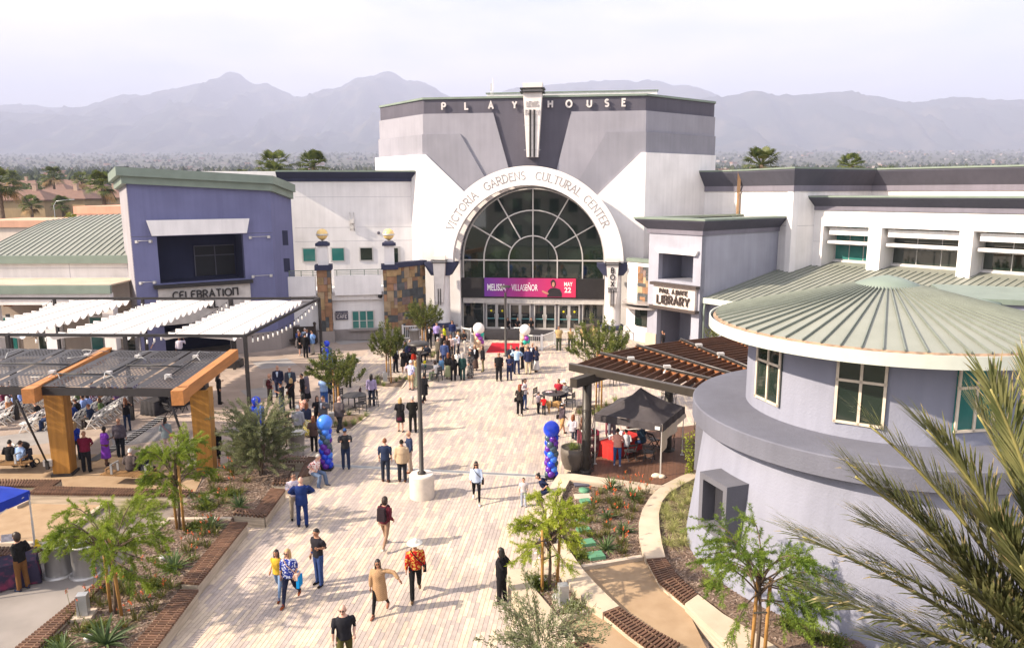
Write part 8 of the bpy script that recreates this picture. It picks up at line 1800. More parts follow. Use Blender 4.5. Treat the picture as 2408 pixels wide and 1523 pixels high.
# ---- walkers in the open plaza
PP(Gz('E',565,645),1.82,100, 'hips', 'bald man in royal blue suit seen from behind with hands on hips', 'jacket', '#1d2f63', pants='#1d2f63', skin=0, hair='bald')
PP(Gz('E',512,592),1.76,-60, 'stand2', 'man with glasses and pale patterned shirt facing the blue suit', 'long', '#c9bfc6', 'floral:#a9a0b5', pants='#8d8274', skin=1, hair='short', hc='d', shades=1)
PP(Gz('E',395,1150),1.52,-95, 'walk1', 'girl with long dark hair in yellow tee and jeans', 'tee', '#c9a53a', pants='#6f86a8', legs='slim', shoes='#6a3520', skin=2, hair='long', hc='k', fem=1)
pw = Gz('E',478,1195); PP(pw,1.70,-95, 'walk2', 'woman with long blond hair in blue and white floral blouse', 'tee', '#2a3a8a', 'floral:#c9cfe4', pants='#20243a', legs='slim', shoes='#7a3d22', skin=1, hair='long', hc='y', fem=1, heavy=1, shades=1)
bag(pw,-95, 'tote_bag', '#0f7fc0', 'bright blue tote bag carried by the woman in floral blouse',1.70); bag(pw + Vector((.0,-.02,0)),-95, 'shoulder_bag', '#c9a999', 'pale pink crossbody bag worn over the floral blouse',1.66)
PP(Gz('E',685,1065),1.79,-125, 'phone', 'man in black tee and blue jeans looking over his shoulder', 'tee', '#26242a', pants='#2f4270', shoes='#201c1c', skin=2, hair='short', hc='k')
pw = Gz('E',1165,795); PP(pw,1.78,75, 'walk1', 'man in maroon sweater and tan trousers walking away', 'long', '#5c2430', pants='#8a6f5c', legs='slim', shoes='#c9c0b6', skin=1, hair='curly', hc='d'); bag(pw,75, 'backpack', '#2a2026', 'dark backpack on the man in maroon sweater',1.78)
PP(Gz('E',1125,1275),1.68,-100, 'reach', 'woman in tan checked long coat reaching out an arm', 'coat', '#a98a6a', 'plaid:#94765a', pants='#141416', legs='slim', shoes='#8a5a4a', skin=2, hair='long', hc='k', fem=1, shades=1)
ph_ = Gz('E',1385,1150); PP(ph_,1.80,-80, 'walk2', 'man in white cowboy hat and red patterned shirt', 'long', '#a8201c', 'floral:#c9a050', pants='#18181a', shoes='#5a4636', skin=2, hair='short', hc='k', hat='hat:#e8e2d6'); bag(ph_,-80, 'shoulder_bag', '#1a1a1c', 'black sling bag worn by the man in white cowboy hat',1.75)
PP(G(813,1578),1.84,-78, 'walk2', 'bald man in black polo with name tag and olive trousers', 'tee', '#24242a', pants='#4e4c2a', skin=0, hair='bald', shades=1)
PP(Gz('F',218,325),1.68,-88, 'walk1', 'woman in black cap and light blue hooded jacket', 'long', '#b9c8e2', pants='#141418', legs='slim', shoes='#cfc8c4', skin=1, hair='long', hc='k', fem=1, hat='cap:#17171a', shades=1); bag(Gz('F',218,325),-88, 'shoulder_bag', '#241c1a', 'black shoulder bag of the woman in black cap',1.62)
PP(Gz('F',605,358),1.12,-95, 'stand', 'small boy in grey printed tee beside the planter wall', 'tee', '#b9b2b4', pants='#9aa2b2', shoes='#8a8a8a', skin=1, hair='short', hc='k')
PP(Gz('F',745,345) + Vector((.25,.15,0)),1.66,185, 'crouch', 'woman in navy sitting on the planter wall facing the boy', 'tee', '#1c2440', pants='#1c2440', shoes='#151515', skin=1, hair='bun', hc='k', fem=1)
PP(Gz('F',425,1150),1.66,150, 'cross', 'woman dressed all in black standing at the corner wall', 'long', '#1a181c', pants='#1a181c', shoes='#141414', skin=3, hair='bob', hc='k', fem=1, heavy=1)
PP(Gz('F',775,770) + Vector((.28,.12,0)),1.70,190, 'sit', 'person in dark trousers and white trainers seated behind the yellow-green tree', 'tee', '#3a3a44', pants='#4a4a55', shoes='#e4e0dc', skin=1, hair='short', hc='d')
# ---- bench sitters and nearby standers
PP(Gz('E',660,345) + Vector((-.1,.05,0)),1.78,-20, 'sit2', 'man in red floral shirt sitting on the slatted bench', 'tee', '#d8cccc', 'floral:#a84a50', pants='#5a6a86', shoes='#3a3a44', skin=0, hair='crop', hc='g', heavy=1)
PP(Gz('A',1055,1360),1.78,100, 'cross', 'man in dark tee, jeans and blue cap seen from behind', 'tee', '#2a2a2e', pants='#26304c', shoes='#3a4560', skin=1, hair='crop', hc='d', hat='cap:#2c4a7c')
PP(Gz('A',1400,1470),1.82,85, 'stand', 'man in navy short-sleeved shirt with wavy hair seen from behind', 'tee', '#26304a', pants='#262c3a', shoes='#5c3a26', skin=0, hair='short', hc='r')
PP(Gz('A',1545,1470),1.76,95, 'stand', 'man in beige jacket with dark cap seen from behind', 'jacket', '#b09a80', pants='#22242c', shoes='#5c3a26', skin=2, hair='crop', hc='k', heavy=1, hat='cap:#26221f')
PP(Gz('A',1612,1385),1.78,200, 'stand2', 'bald bearded man in navy shirt and beige trousers', 'long', '#2c3650', pants='#a8988a', shoes='#8a4a2a', skin=1, hair='bald')
PP(Gz('A',1530,1035),1.70,80, 'clasp', 'blond woman in black cardigan and maroon dress', 'coat', '#1a181c', pants='#4a1a30', legs='bare', skirt=.62, shoes='#141414', skin=0, hair='bob', hc='y', fem=1)
PP(Gz('A',1637,1042),1.82,92, 'back', 'officer in black uniform seen from behind', 'long', '#1a1a18', pants='#1a1a18', skin=1, hair='crop', hc='g')
PP(Gz('A',1000,1035),1.83,75, 'walk1', 'bald man in grey suit walking past the tree pit', 'jacket', '#4a4448', pants='#26262a', skin=0, hair='bald', heavy=1)
PP(Gz('A',1280,812),1.78,90, 'stand', 'man with long dreadlocks and lilac shirt seen from behind', 'long', '#9c90b4', pants='#1e2436', skin=3, hair='long', hc='k'); bag(Gz('A',1225,790),90, 'tote_bag', '#3a2230', 'dark patterned tote held by the man with dreadlocks',1.7)
PP(Gz('A',1735,780),1.72,70, 'walk1', 'woman in long black coat walking behind the lamp post', 'coat', '#17161a', pants='#17161a', shoes='#6a3a2a', skin=3, hair='bun', hc='k', fem=1)
PP(Gz('A',1620,672),1.78,60, 'call', 'man in white cap, floral shirt and khaki shorts', 'tee', '#c9c4da', 'floral:#6a7ac0', pants='#a08a6c', legs='shorts', shoes='#24283a', skin=0, hair='crop', hc='w', hat='cap:#e8e4e0')
PP(Gz('A',1662,660),1.68,120, 'stand', 'woman in pale green patterned dress beside the floral shirt', 'dress', '#b8bca0', 'floral:#8a9a7c', legs='bare', skirt=.15, skin=0, hair='long', hc='y', fem=1)
PP(Gz('A',1487,520),1.82,-30, 'stand', 'man in dark suit with white shirt standing apart', 'jacket', '#1c1c22', pants='#1c1c22', skin=2, hair='short', hc='d', shirt='#d8d8de')
PP(Gz('A',1562,530),1.66,100, 'cross', 'woman in black tunic and leggings seen from behind', 'coat', '#17161a', pants='#17161a', legs='bare', skirt=.55, shoes='#c4c4c8', skin=3, hair='bun', hc='k', fem=1, heavy=1)
PP(Gz('A',1575,465),1.76,-90, 'cross', 'man in navy shirt and navy cap behind the cafe chair', 'tee', '#24304c', pants='#22262e', skin=2, hair='crop', hc='k', hat='cap:#2a3044', shades=1, heavy=1)
PP(Gz('A',1612,440),1.64,-80, 'stand2', 'woman in dark violet top beside the navy cap', 'tee', '#3a2450', pants='#22222a', skin=2, hair='bob', hc='g', fem=1)
PP(Gz('A',1645,470),1.64,80, 'clasp', 'woman in black top and red pleated skirt', 'tee', '#17161a', pants='#8c2416', legs='bare', skirt=.55, skin=1, hair='bun', hc='b', fem=1)
PP(T4c + Vector((.55,.5,0)),1.74,-120, 'sit', 'seated man in dark vest and cap at the far cafe table', 'long', '#30343e', pants='#24262c', skin=1, hair='crop', hc='d', hat='cap:#26262c')
PP(T4c + Vector((-.6,.5,0)),1.72,-60, 'sit3', 'seated person in grey cap at the far cafe table', 'long', '#4a4a52', pants='#24262c', skin=1, hair='crop', hc='g', hat='cap:#5a5a60')
PP(T3c + Vector((.95,.4,0)),1.80,175, 'sit3', 'large man in light blue polo seated at the flower table', 'polo', '#6a96c0', pants='#8aa0b8', shoes='#c4c8cc', skin=1, hair='crop', hc='d', heavy=1, shades=1)
PP(T3c + Vector((.72,-.45,0)),1.64,150, 'sit', 'woman in white top and sage trousers seated at the flower table', 'tee', '#d8d4d2', pants='#8c9a7c', shoes='#e0dcd8', skin=1, hair='bob', hc='d', fem=1, shades=1)
# ---- left middle group
PP(Gz('A',470,735),1.86,-85, 'stand', 'bald man in navy suit with patterned tie', 'jacket', '#22263e', pants='#22263e', skin=1, hair='bald', shirt='#b8c4dc')
PP(Gz('A',575,745),1.84,-80, 'stand', 'tall man in grey suit with teal tie', 'jacket', '#3c404e', pants='#3c404e', skin=1, hair='crop', hc='g', shirt='#8aa0a8')
PP(Gz('A',585,838),1.70,80, 'cross', 'blond woman in black outfit with crossbody strap seen from behind', 'long', '#17161a', pants='#17161a', skin=0, hair='bob', hc='y', fem=1); bag(Gz('A',590,838),80, 'shoulder_bag', '#6a3a2a', 'brown crossbody bag of the blond woman in black',1.66)
PP(Gz('A',682,800),1.76,190, 'stand2', 'man in black jacket with dark hair facing the blond woman', 'long', '#1c1c20', pants='#1c1c20', skin=2, hair='short', hc='k')
PP(Gz('A',718,770),1.72,200, 'stand', 'woman with long curly hair in grey cardigan and dark skirt', 'coat', '#6a6470', pants='#1c1c22', legs='bare', skirt=.2, skin=1, hair='curly', hc='b', fem=1)
pw = Gz('A',395,800); PP(pw,1.76,5, 'stand2', 'bald man in maroon shirt facing the suits', 'long', '#4c2228', pants='#2a2422', skin=1, hair='bald'); bag(pw,5, 'backpack', '#a09a96', 'pale grey backpack on the bald man in maroon shirt',1.76)
PP(Gz('A',500,880),1.74,170, 'phone', 'photographer in dark tee and navy cap with camera', 'tee', '#2a2c34', pants='#2c3a56', skin=2, hair='crop', hc='k', hat='cap:#2a3450')
PP(Gz('A',868,828),1.80,-85, 'cross', 'man in light blue shirt and blue jeans with arms crossed', 'long', '#8aa8d8', pants='#34589c', skin=0, hair='short', hc='g', shades=1, heavy=1)
PP(Gz('A',555,1165),1.68,-80, 'clasp', 'woman in plum dress half behind the olive shrub', 'gown', '#3c1a34', legs='bare', skirt=.5, skin=1, hair='long', hc='d', fem=1, shades=1)
PP(Gz('A',645,1120),1.76,90, 'stand', 'grey-haired man in light grey jacket seen from behind', 'jacket', '#8a8c96', pants='#30323a', skin=0, hair='crop', hc='w')
PP(Gz('A',690,985),1.66,60, 'stand', 'woman with dark hair in coral print top', 'tee', '#b07a6a', 'floral:#e0c8bc', pants='#2a2a32', skin=2, hair='long', hc='k', fem=1)
PP(Gz('A',722,1080),1.70,80, 'stand', 'woman with golden hair in navy cardigan and yellow flowered skirt', 'long', '#2a3048', pants=('#b8a84c', 'floral:#e0dcc8'), legs='bare', skirt=.12, skin=1, hair='long', hc='r', fem=1)
PP(Gz('A',812,1010),1.68,-60, 'stand2', 'woman with long brown hair in black top', 'long', '#1a191d', pants='#1a191d', skin=1, hair='long', hc='d', fem=1)
PP(Gz('A',868,1030),1.78,-120, 'phone', 'man in mid-grey suit with swept brown hair', 'jacket', '#56565e', pants='#56565e', skin=1, hair='short', hc='b', shirt='#c8ccd8')
PP(Gz('A',780,1208),1.66,85, 'clasp', 'woman with long auburn hair in brown jacket and black trousers', 'jacket', '#54423e', pants='#151517', skin=1, hair='long', hc='r', fem=1)
PP(Gz('A',915,705),1.8,60, 'stand', 'man in navy suit behind the small leafy tree', 'jacket', '#1e2440', pants='#1e2440', skin=2, hair='short', hc='k'); PP(Gz('A',1075,650),1.8,90, 'stand', 'deputy in tan shirt behind the small leafy tree', 'tee', '#8a7a58', pants='#33352a', skin=2, hair='crop', hc='k'); PP(Gz('A',985,715),1.76,20, 'stand2', 'officer in dark uniform behind the staked tree', 'long', '#1c1c20', pants='#1c1c20', skin=1, hair='crop', hc='k')
# ---- by the settle
PP(Gz('A',655,372),1.68,20, 'clasp', 'woman with red hair in black dress with white collar', 'gown', '#151417', legs='bare', skirt=.55, shoes='#d8d4d0', skin=0, hair='bob', hc='r', fem=1); PP(Gz('A',705,392),1.78,85, 'stand', 'man in black suit by the settle seen from behind', 'jacket', '#151417', pants='#151417', skin=1, hair='short', hc='k'); PP(Gz('A',722,350),1.78,-85, 'stand', 'man in navy suit with white shirt by the settle', 'jacket', '#1e2648', pants='#1e2648', skin=2, hair='crop', hc='d', shirt='#d8dce8'); PP(Gz('A',768,362),1.76,190, 'cross', 'man in denim jacket and black cap by the settle', 'jacket', '#6a8cc0', pants='#9a9488', skin=1, hair='crop', hc='d', hat='cap:#17171a', shades=1)
PP(Gz('A',640,292) + Vector((0,.1,0)),1.66,-80, 'sit', 'white-haired person in blue seated on the carved settle', 'long', '#4a5a90', pants='#a89a90', skin=0, hair='bob', hc='w', fem=1); PP(Gz('A',695,285) + Vector((0,.15,0)),1.7,-90, 'sit3', 'white-haired person in pale blue seated on the carved settle', 'long', '#a8bcd8', pants='#8a8a90', skin=0, hair='short', hc='w')
# ---- by the column
PP(Gz('A',1780,310),1.80,-85, 'phone', 'man in black suit holding a cup by the column', 'jacket', '#17171b', pants='#17171b', skin=2, hair='crop', hc='k', shirt='#d8d8dc'); PP(Gz('A',1845,285),1.80,-80, 'phone', 'young man in lilac shirt looking at phone', 'long', '#a898d8', pants='#17171b', skin=1, hair='short', hc='k'); PP(Gz('A',1912,290),1.62,170, 'phone', 'woman in lime green top with long black hair', 'tee', '#b0b81c', pants='#17171b', skin=2, hair='long', hc='k', fem=1); PP(Gz('A',1980,265),1.78,-100, 'stand', 'man in navy shirt and sunglasses by dark planter', 'long', '#222c54', pants='#5a5e6a', skin=1, hair='short', hc='k', shades=1); PP(Gz('A',2085,352),1.74,190, 'clasp', 'man in black tee and white trousers by the fence', 'tee', '#1a1c22', pants='#d4ccc4', shoes='#d8d4d0', skin=2, hair='short', hc='k')
# ---- crowd before the doors
CR = [(105,508,1.78,30, 'stand', 'grey-haired man in tweed suit in the crowd', 'jacket', '#5a544c', None, '#3a3634',0, 'crop', 'g',0),(140,470,1.76,20, 'stand2', 'man in black jacket behind the tweed suit', 'long', '#1c1b1e', None, '#1c1b1e',1, 'bald', 'k',0),(180,480,1.66,-80, 'stand', 'woman with wavy brown hair facing the crowd', 'long', '#3a2a26', None, '#2a2426',1, 'long', 'r',1),(212,470,1.66,-110, 'stand2', 'woman in patterned top laughing in the crowd', 'long', '#a88a8a', 'floral:#d8c8c4', '#2a2426',1, 'bob', 'r',1),(230,455,1.72,-40, 'bend', 'man in pale cap bending forward in the crowd', 'long', '#c8d0e0', None, '#5a5e6a',1, 'crop', 'w',0),(272,445,1.64,200, 'stand2', 'older woman in white and violet print top', 'long', '#d0ccd8', 'floral:#7a7ab0', '#2a2a34',0, 'curly', 'y',1),(160,540,1.76,80, 'stand', 'man in blue suit in the crowd', 'jacket', '#3c4a74', None, '#2c3860',1, 'short', 'b',0),(190,638,1.66,85, 'stand', 'woman in black top and long sage skirt seen from behind', 'long', '#1c1b1e', None,('#9aa07c', 'S'),1, 'long', 'r',1),(230,655,1.68,95, 'clasp', 'woman with long brown hair all in black seen from behind', 'long', '#17161a', None, '#17161a',1, 'long', 'b',1),(266,612,1.66,90, 'stand', 'woman in white blouse and black trousers', 'long', '#d8d6d4', None, '#17161a',1, 'tail', 'k',1),(305,650,1.70,75, 'stand', 'woman in dark green suit with grey curls', 'jacket', '#1e3a3a', None, '#1e3a3a',1, 'long', 'g',1),(368,632,1.68,120, 'clasp', 'woman in long black and white dotted dress', 'gown', '#c8c4c0', 'dots:#2a2a2e',('#c8c4c0', 'S'),2, 'tail', 'k',1),(372,600,1.78,180, 'stand2', 'grey-haired man in black jacket and white shirt', 'jacket', '#24242a', None, '#24242a',0, 'crop', 'w',0),(405,570,1.70,-90, 'stand', 'woman in black jacket and floral skirt with sunglasses', 'jacket', '#1c1a1e', None,('#5a4a44', 'S'),1, 'long', 'y',1),(470,580,1.70,190, 'stand', 'woman in black jacket and khaki trousers near balloon column', 'jacket', '#1a191d', None, '#8a8262',1, 'long', 'b',1),
 (600,655,1.80,-85, 'stand', 'stocky man in black printed tee facing out', 'tee', '#1e1d20', None, '#1e1d20',2, 'bald', 'k',0),(685,650,1.64,-90, 'clasp', 'woman in navy tee and jeans beside the black tee', 'tee', '#2c3458', None, '#222a48',2, 'bob', 'd',1),(698,582,1.80,-60, 'stand', 'man in charcoal suit near red carpet', 'jacket', '#2c2e3e', None, '#2c2e3e',1, 'short', 'b',0),(745,602,1.80,90, 'hips', 'man in light blue shirt and navy trousers seen from behind', 'long', '#a8c4e4', None, '#222a48',1, 'short', 'd',0),(790,558,1.78,170, 'stand', 'man in black suit between two balloon columns', 'jacket', '#1a1a1e', None, '#1a1a1e',1, 'short', 'b',0),(838,602,1.80,100, 'stand', 'man in navy blazer and cream trousers seen from behind', 'jacket', '#262c4a', None, '#c0b094',1, 'short', 'd',0),(872,565,1.80,-120, 'stand2', 'balding man in dark suit and white shirt', 'jacket', '#24263a', None, '#24263a',1, 'bald', 'k',0),(905,582,1.68,190, 'clasp', 'woman in navy jacket and white tiered skirt', 'jacket', '#20243a', None,('#c0bcbc', 'S'),1, 'long', 'b',1)]
for x, y, h, d, ps, lb_, top, tc, tp, pn, sk_, hr, hcol, fm in CR:
 sk_len = None; lg = 'pants'; pn_ = pn
 if isinstance(pn, tuple): pn_ = pn[0]; sk_len = .16; lg = 'bare'
 PP(Gz('B', x, y), h, d, ps, lb_, top, tc, tp, pants=pn_, legs=lg, skirt=sk_len, skin=sk_, hair=hr, hc=hcol, fem=fm, heavy=1 if 'stocky' in lb_ else 0, shades=1 if 'sunglasses' in lb_ or 'printed tee' in lb_ else 0, shirt='#d0d4dc' if (top == 'jacket' and d < 0) else None)
pw = Gz('B',770,938); PP(pw,1.66,80, 'clasp', 'woman with auburn hair, dark tee and black trousers seen from behind', 'tee', '#34302e', pants='#17161a', shoes='#d0ccc8', skin=1, hair='long', hc='r', fem=1); bag(pw,80, 'shoulder_bag', '#1a1a1c', 'small black bag of the woman in dark tee',1.6)
PP(Gz('B',808,888),1.72,-20, 'stand2', 'woman in grey hoodie and jeans with hair tied back', 'long', '#b8b2b6', pants='#2c3f6a', legs='slim', skin=1, hair='tail', hc='d', fem=1); bag(Gz('B',800,888),-20, 'backpack', '#a02030', 'red backpack on the woman in grey hoodie',1.66)
PP(Gz('B',920,918),1.16,30, 'phone', 'boy in grey tee and black trousers at the table', 'tee', '#9a8e96', pants='#1e1e22', skin=1, hair='short', hc='k'); PP(Gz('B',965,930),1.02,60, 'clasp', 'small child in red tee with curly hair', 'tee', '#b01c20', pants='#24242a', skin=3, hair='curly', hc='k')
PP(T2c + Vector((.72,.35,0)),1.78,200, 'sit', 'man in cream cowboy hat and checked shirt at the table', 'long', '#8a8a90', 'plaid:#3a3a40', pants='#2a2e3c', skin=1, hair='short', hc='g', hat='hat:#e8dcc4'); PP(T2c + Vector((.35,.85,0)),1.7,-100, 'sit3', 'dark-haired person seated behind the cowboy hat', 'tee', '#a02838', pants='#2a2a30', skin=2, hair='short', hc='k')
pw = Gz('B',1110,1098); PP(pw,1.70,40, 'walk1', 'woman in charcoal sweater and tan shorts with white cap', 'long', '#4a4048', pants='#b0875c', legs='shorts', shoes='#1c1c20', skin=1, hair='bun', hc='k', fem=1, hat='cap:#e4e0dc'); bag(pw,40, 'shoulder_bag', '#1c1a1e', 'black handbag of the woman in tan shorts',1.66)
PP(Gz('B',1190,1160) + Vector((.05,.25,0)),1.66,60, 'sit', 'woman with long auburn curls seated behind the bronze planter', 'long', '#a8a4ae', pants='#3a3e50', skin=0, hair='long', hc='r', fem=1); PP(Gz('B',1268,1170) + Vector((.1,.35,0)),1.5,120, 'sit', 'girl with auburn hair seated beside the pergola post', 'long', '#8a6a5a', pants='#3a3e50', skin=0, hair='long', hc='r', fem=1)
for i,(x, y, h, d) in enumerate(((1085,408,1.84,-100),(1180,402,1.66,-95),(1285,395,1.80,-80),(1365,390,1.78,-110))): PP(Gz('B', x, y), h, d,('clasp', 'clasp', 'stand2', 'cross')[i],('tall deputy in tan shirt and green trousers by the fence end', 'shorter woman deputy in tan shirt and green trousers', 'deputy in tan shirt half behind the leafy tree', 'deputy in sunglasses mostly hidden by the leafy tree')[i], 'tee', '#a08c64', pants='#3c4030', skin=2, hair='bun' if i == 1 else 'crop', hc='k', fem=1 if i == 1 else 0, heavy=1 if i == 0 else 0, shades=1 if i != 1 else 0)
for i,(x, y) in enumerate(((672,262),(752,262),(862,262))): PP(Gz('B', x, y),1.66,-90, 'sit',('woman in black seated behind the ticket table by lamp post', 'smiling woman in black printed tee behind the ticket table', 'woman in black at the far end of the ticket table')[i], 'tee', '#1a1a1e', pants='#1a1a1e', skin=1, hair='long', hc='k', fem=1);
PP(G(1558,830),1.66,170, 'call', 'dark-haired woman in black by the library passage', 'long', '#1c1a1c', pants='#1c1a1c', skin=2, hair='short', hc='k', fem=1); PP(Gz('B',1470,700),1.74,180, 'sit', 'person in shorts and blue shoes seated under the pergola', 'tee', '#b8bcc8', pants='#2c3450', legs='shorts', shoes='#1c3cae', skin=1, hair='short', hc='b')
# ---- canopy people
PP(Gz('C',862,1205),1.68,78, 'back', 'woman in pale pink shirt and jeans with hands behind her back', 'long', '#d0988a', pants='#3a5a8c', legs='slim', shoes='#d8d8dc', skin=1, hair='crop', hc='k', fem=1); PP(Gz('C',795,985) + Vector((.1,.15,0)),1.78,-60, 'stand2', 'man in royal blue polo under the black canopy', 'polo', '#243c84', pants='#5a5e6a', skin=1, hair='crop', hc='d'); PP(Gz('C',940,1120) + Vector((.05,.1,0)),1.62,100, 'sit', 'woman in white gathered top seated at red table', 'long', '#d4d4de', pants='#3a3a48', skin=1, hair='short', hc='k', fem=1); PP(Gz('C',1090,1085) + Vector((.1,.15,0)),1.74,160, 'sit2', 'person in denim jacket seated under the black canopy', 'jacket', '#34485c', pants='#2a3a5c', skin=1, hair='crop', hc='g')
# ---- pergola people
PP(Gz('L',1675,885),1.72,20, 'phone', 'woman in black with long hair standing by the steel post', 'long', '#17161a', pants='#17161a', skin=1, hair='long', hc='k', fem=1); pw = Gz('L',1655,1372); PP(pw,1.78,85, 'stand', 'man in black tee and black shorts seen from behind', 'tee', '#1c1b1f', pants='#1c1b1f', legs='shorts', shoes='#a06a54', skin=2, hair='crop', hc='k', heavy=1); bag(pw,85, 'backpack', '#17171a', 'black backpack on the man in black shorts',1.78)
pw = Gz('L',1278,1268); PP(pw,1.70,95, 'phone', 'woman in grey jacket and floral trousers with braids', 'jacket', '#8a98a0', pants=('#c8a8a8', 'floral:#e4dcd8'), skin=3, hair='tail', hc='k', fem=1); bag(pw,95 + 180, 'shoulder_bag', '#d88a8c', 'pink shoulder bag of the woman in grey jacket',1.7)
PP(Gz('L',592,1305),1.70,100, 'clasp', 'blond woman in royal blue top beside timber post', 'tee', '#20389a', pants='#20222c', skin=0, hair='long', hc='y', fem=1); PP(Gz('L',665,1402),1.78,100, 'back', 'bald man in maroon polo seen from behind', 'polo', '#681a34', pants='#1c1c22', skin=2, hair='bald', heavy=1); PP(Gz('L',815,1350),1.72,60, 'stand2', 'woman in purple dress by the cable mat', 'dress', '#7a3cb0', legs='bare', skirt=.35, shoes='#17161a', skin=4, hair='short', hc='k', fem=1, heavy=1); PP(Gz('L',925,1290),1.78,95, 'stand', 'man in checked grey shirt and navy trousers seen from behind', 'long', '#6a6470', 'plaid:#54505c', pants='#22262e', skin=1, hair='bald', heavy=1)
a0_, U_, V_, L_ = WB1
PP(a0_ + U_ * (L_ * .40) + V_ * .55 - ZV * a0_.z,1.76,88, 'sit', 'grey-haired man in dark plaid shirt on the wooden bench', 'long', '#3a3436', 'plaid:#5a504e', pants='#2a2e3c', skin=0, hair='crop', hc='w', heavy=1); PP(a0_ + U_ * (L_ * .68) + V_ * .55 - ZV * a0_.z,1.68,92, 'sit', 'woman in black leather jacket on the wooden bench', 'jacket', '#20222a', pants='#1c1c22', skin=1, hair='bob', hc='k', fem=1)
a0_, U_, V_, L_ = WB2
PP(a0_ + U_ * (L_ * .76) + V_ * .5 - ZV * a0_.z,1.68,80, 'sit', 'person in blue striped shirt on the slat bench by pushchair', 'long', '#a8bcd8', 'stripe:#5c80b8', pants='#2a2e3c', skin=0, hair='short', hc='b', heavy=1); PP(a0_ + U_ * (L_ * .55) + V_ * .5 - ZV * a0_.z,1.72,85, 'sit', 'person in black beside the blue striped shirt', 'long', '#17161a', pants='#17161a', skin=1, hair='short', hc='k')
PP(Gz('L',975,1092),1.68,150, 'film', 'woman with golden hair in black filming with her phone', 'tee', '#1a191d', pants='#22304c', legs='slim', skin=1, hair='long', hc='r', fem=1); PP(Gz('L',1195,560),1.74,190, 'reach', 'man in white shirt and yellow cap under the sails', 'tee', '#d8d4d4', pants='#5a5e6a', skin=1, hair='crop', hc='w', hat='cap:#c89a10'); PP(Gz('L',1380,565),1.80,-80, 'call', 'man in pale shirt talking on the phone under the sails', 'long', '#c8c0d0', pants='#2a2c3a', skin=3, hair='crop', hc='k'); PP(Gz('L',1250,960),1.76,160, 'sit', 'technician in black seated at the sound table', 'long', '#17161a', pants='#17161a', skin=2, hair='short', hc='k'); PP(Gz('L',1390,900),1.76,170, 'sit3', 'second technician in black behind the sound table', 'long', '#1a1a1e', pants='#1a1a1e', skin=1, hair='short', hc='d')
PP(Gz('D',180,1075),1.78,165, 'clasp', 'bearded man in black sweater and tan trousers at the vendor table', 'long', '#1a1a1c', pants='#6a4a2c', shoes='#22304c', skin=1, hair='curly', hc='d')
# ---- seated audience
AR = random.Random(12); cols = [('#2a3f7c', 'blue'),('#8a8a94', 'grey'),('#c8c4c8', 'white'),('#1c1c20', 'black'),('#5a2238', 'maroon'),('#7a90c8', 'light blue'),('#56406a', 'violet'),('#4a5a3a', 'olive'),('#24304a', 'navy'),('#a87a5a', 'tan')]; rows = {0: 'last',1: 'second to last',2: 'third from last',3: 'fourth from last'}
for p, row, k in SEATS:
 if AR.random() > (.52 if row in (0,) else .72): continue
 c, cn = AR.choice(cols); fm = AR.random() < .5; hr = AR.choice(('long', 'bob', 'tail') if fm else ('crop', 'short', 'short', 'bald')); hcx = AR.choice('kkdbgwry'); hn = {'k': 'black', 'd': 'dark', 'b': 'brown', 'g': 'grey', 'w': 'white', 'r': 'auburn', 'y': 'blond'}[hcx]
 lab = 'spectator in %s top with %s, %s audience row' % (cn, 'bald head' if hr == 'bald' else '%s %s hair' % ('long' if fm else 'short', hn), rows.get(row, 'front'))
 o = PP(p + look * .02, AR.uniform(1.6,1.8), math.degrees(math.atan2(look.y, look.x)) + AR.uniform(-14,14), AR.choice(('sit', 'sit', 'sit3')), lab, AR.choice(('tee', 'long')), c, 'floral:#c8ccdc' if AR.random() < .15 else None, pants=AR.choice(('#20222c', '#2c3a5c', '#3a3634')), skin=AR.choice((0,1,1,2,3)), hair=hr, hc=hcx, fem=int(fm), hat='cap:#9a9690' if AR.random() < .08 else None); o['group'] = 'seated audience'
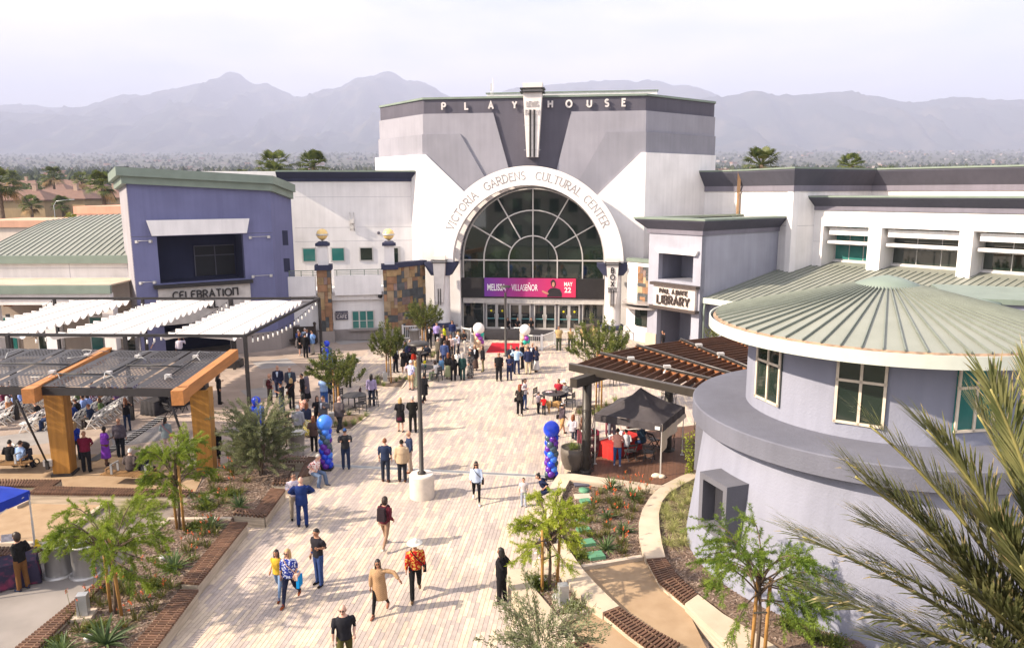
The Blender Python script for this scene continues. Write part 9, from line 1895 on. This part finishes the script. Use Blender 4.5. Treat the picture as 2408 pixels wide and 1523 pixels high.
# ---- golden dog at the table
dm = M('golden_fur',(.42,.24,.09), rough=.9, var=.25, scale=9, bump=.5, bscale=30); dl = MB();
dl.tube([(-.36,0,.50),(-.25,0,.50),(0,0,.47),(.22,0,.50),(.34,0,.56)], [(.09,.10),(.135,.15),(.125,.14),(.15,.17),(.10,.12)],12); dl.tube([(.30,0,.56),(.42,0,.68),(.47,0,.73)], [.10,.085,.07],10); dl.sphere((.50,0,.75),(.10,.085,.085),10,8); dl.tube([(.55,0,.73),(.66,0,.70)], [.055,.04],8)
for s in (1,-1):
 dl.tube([(.24, s * .09,.48),(.25, s * .095,.27),(.23, s * .095,.14),(.24, s * .095,.03)], [.065,.042,.032,.034],8); dl.tube([(-.28, s * .09,.50),(-.20, s * .10,.34),(-.36, s * .10,.20),(-.33, s * .10,.03)], [.10,.075,.036,.034],8); dl.tube([(.50, s * .075,.80),(.47, s * .10,.70)], [.03,.022],6)
dl.tube([(-.38,0,.56),(-.52,0,.52),(-.62,0,.42),(-.68,0,.38)], [.04,.055,.05,.015],8); dme = remesh(dl,.022,2); dme.materials.clear(); dme.materials.append(dm)
dg_ = empty('golden_dog', 'golden retriever with harness standing beside the table', 'dog', Gz('B',1040,915), R_(195)); link('body', dme, dg_); MB().lathe([(.155,-.03),(.165,-.03),(.165,.03),(.155,.03)],(0,0,0),16).build('harness', black_m, dg_).location = (.12,0,.49); dg_.children[-1].rotation_euler = (0, R_(90),0)
bpy.data.scenes.remove(TMP)
# ================================================================== air
hz = bpy.data.materials.new('haze_air'); hz.use_nodes = True; t = hz.node_tree; t.nodes.clear()
o_ = t.nodes.new('ShaderNodeOutputMaterial'); v_ = t.nodes.new('ShaderNodeVolumePrincipled')
v_.inputs['Color'].default_value = (.68,.735,1.0,1); v_.inputs['Density'].default_value = HAZE; v_.inputs['Anisotropy'].default_value = 0.0
t.links.new(v_.outputs[0], o_.inputs['Volume'])
mb = MB().box((0,6700,830),(19000,14200,1680)); h = mb.build('haze', hz); tag(h, 'pale bluish haze over the valley and the mountains', 'haze', kind='stuff')
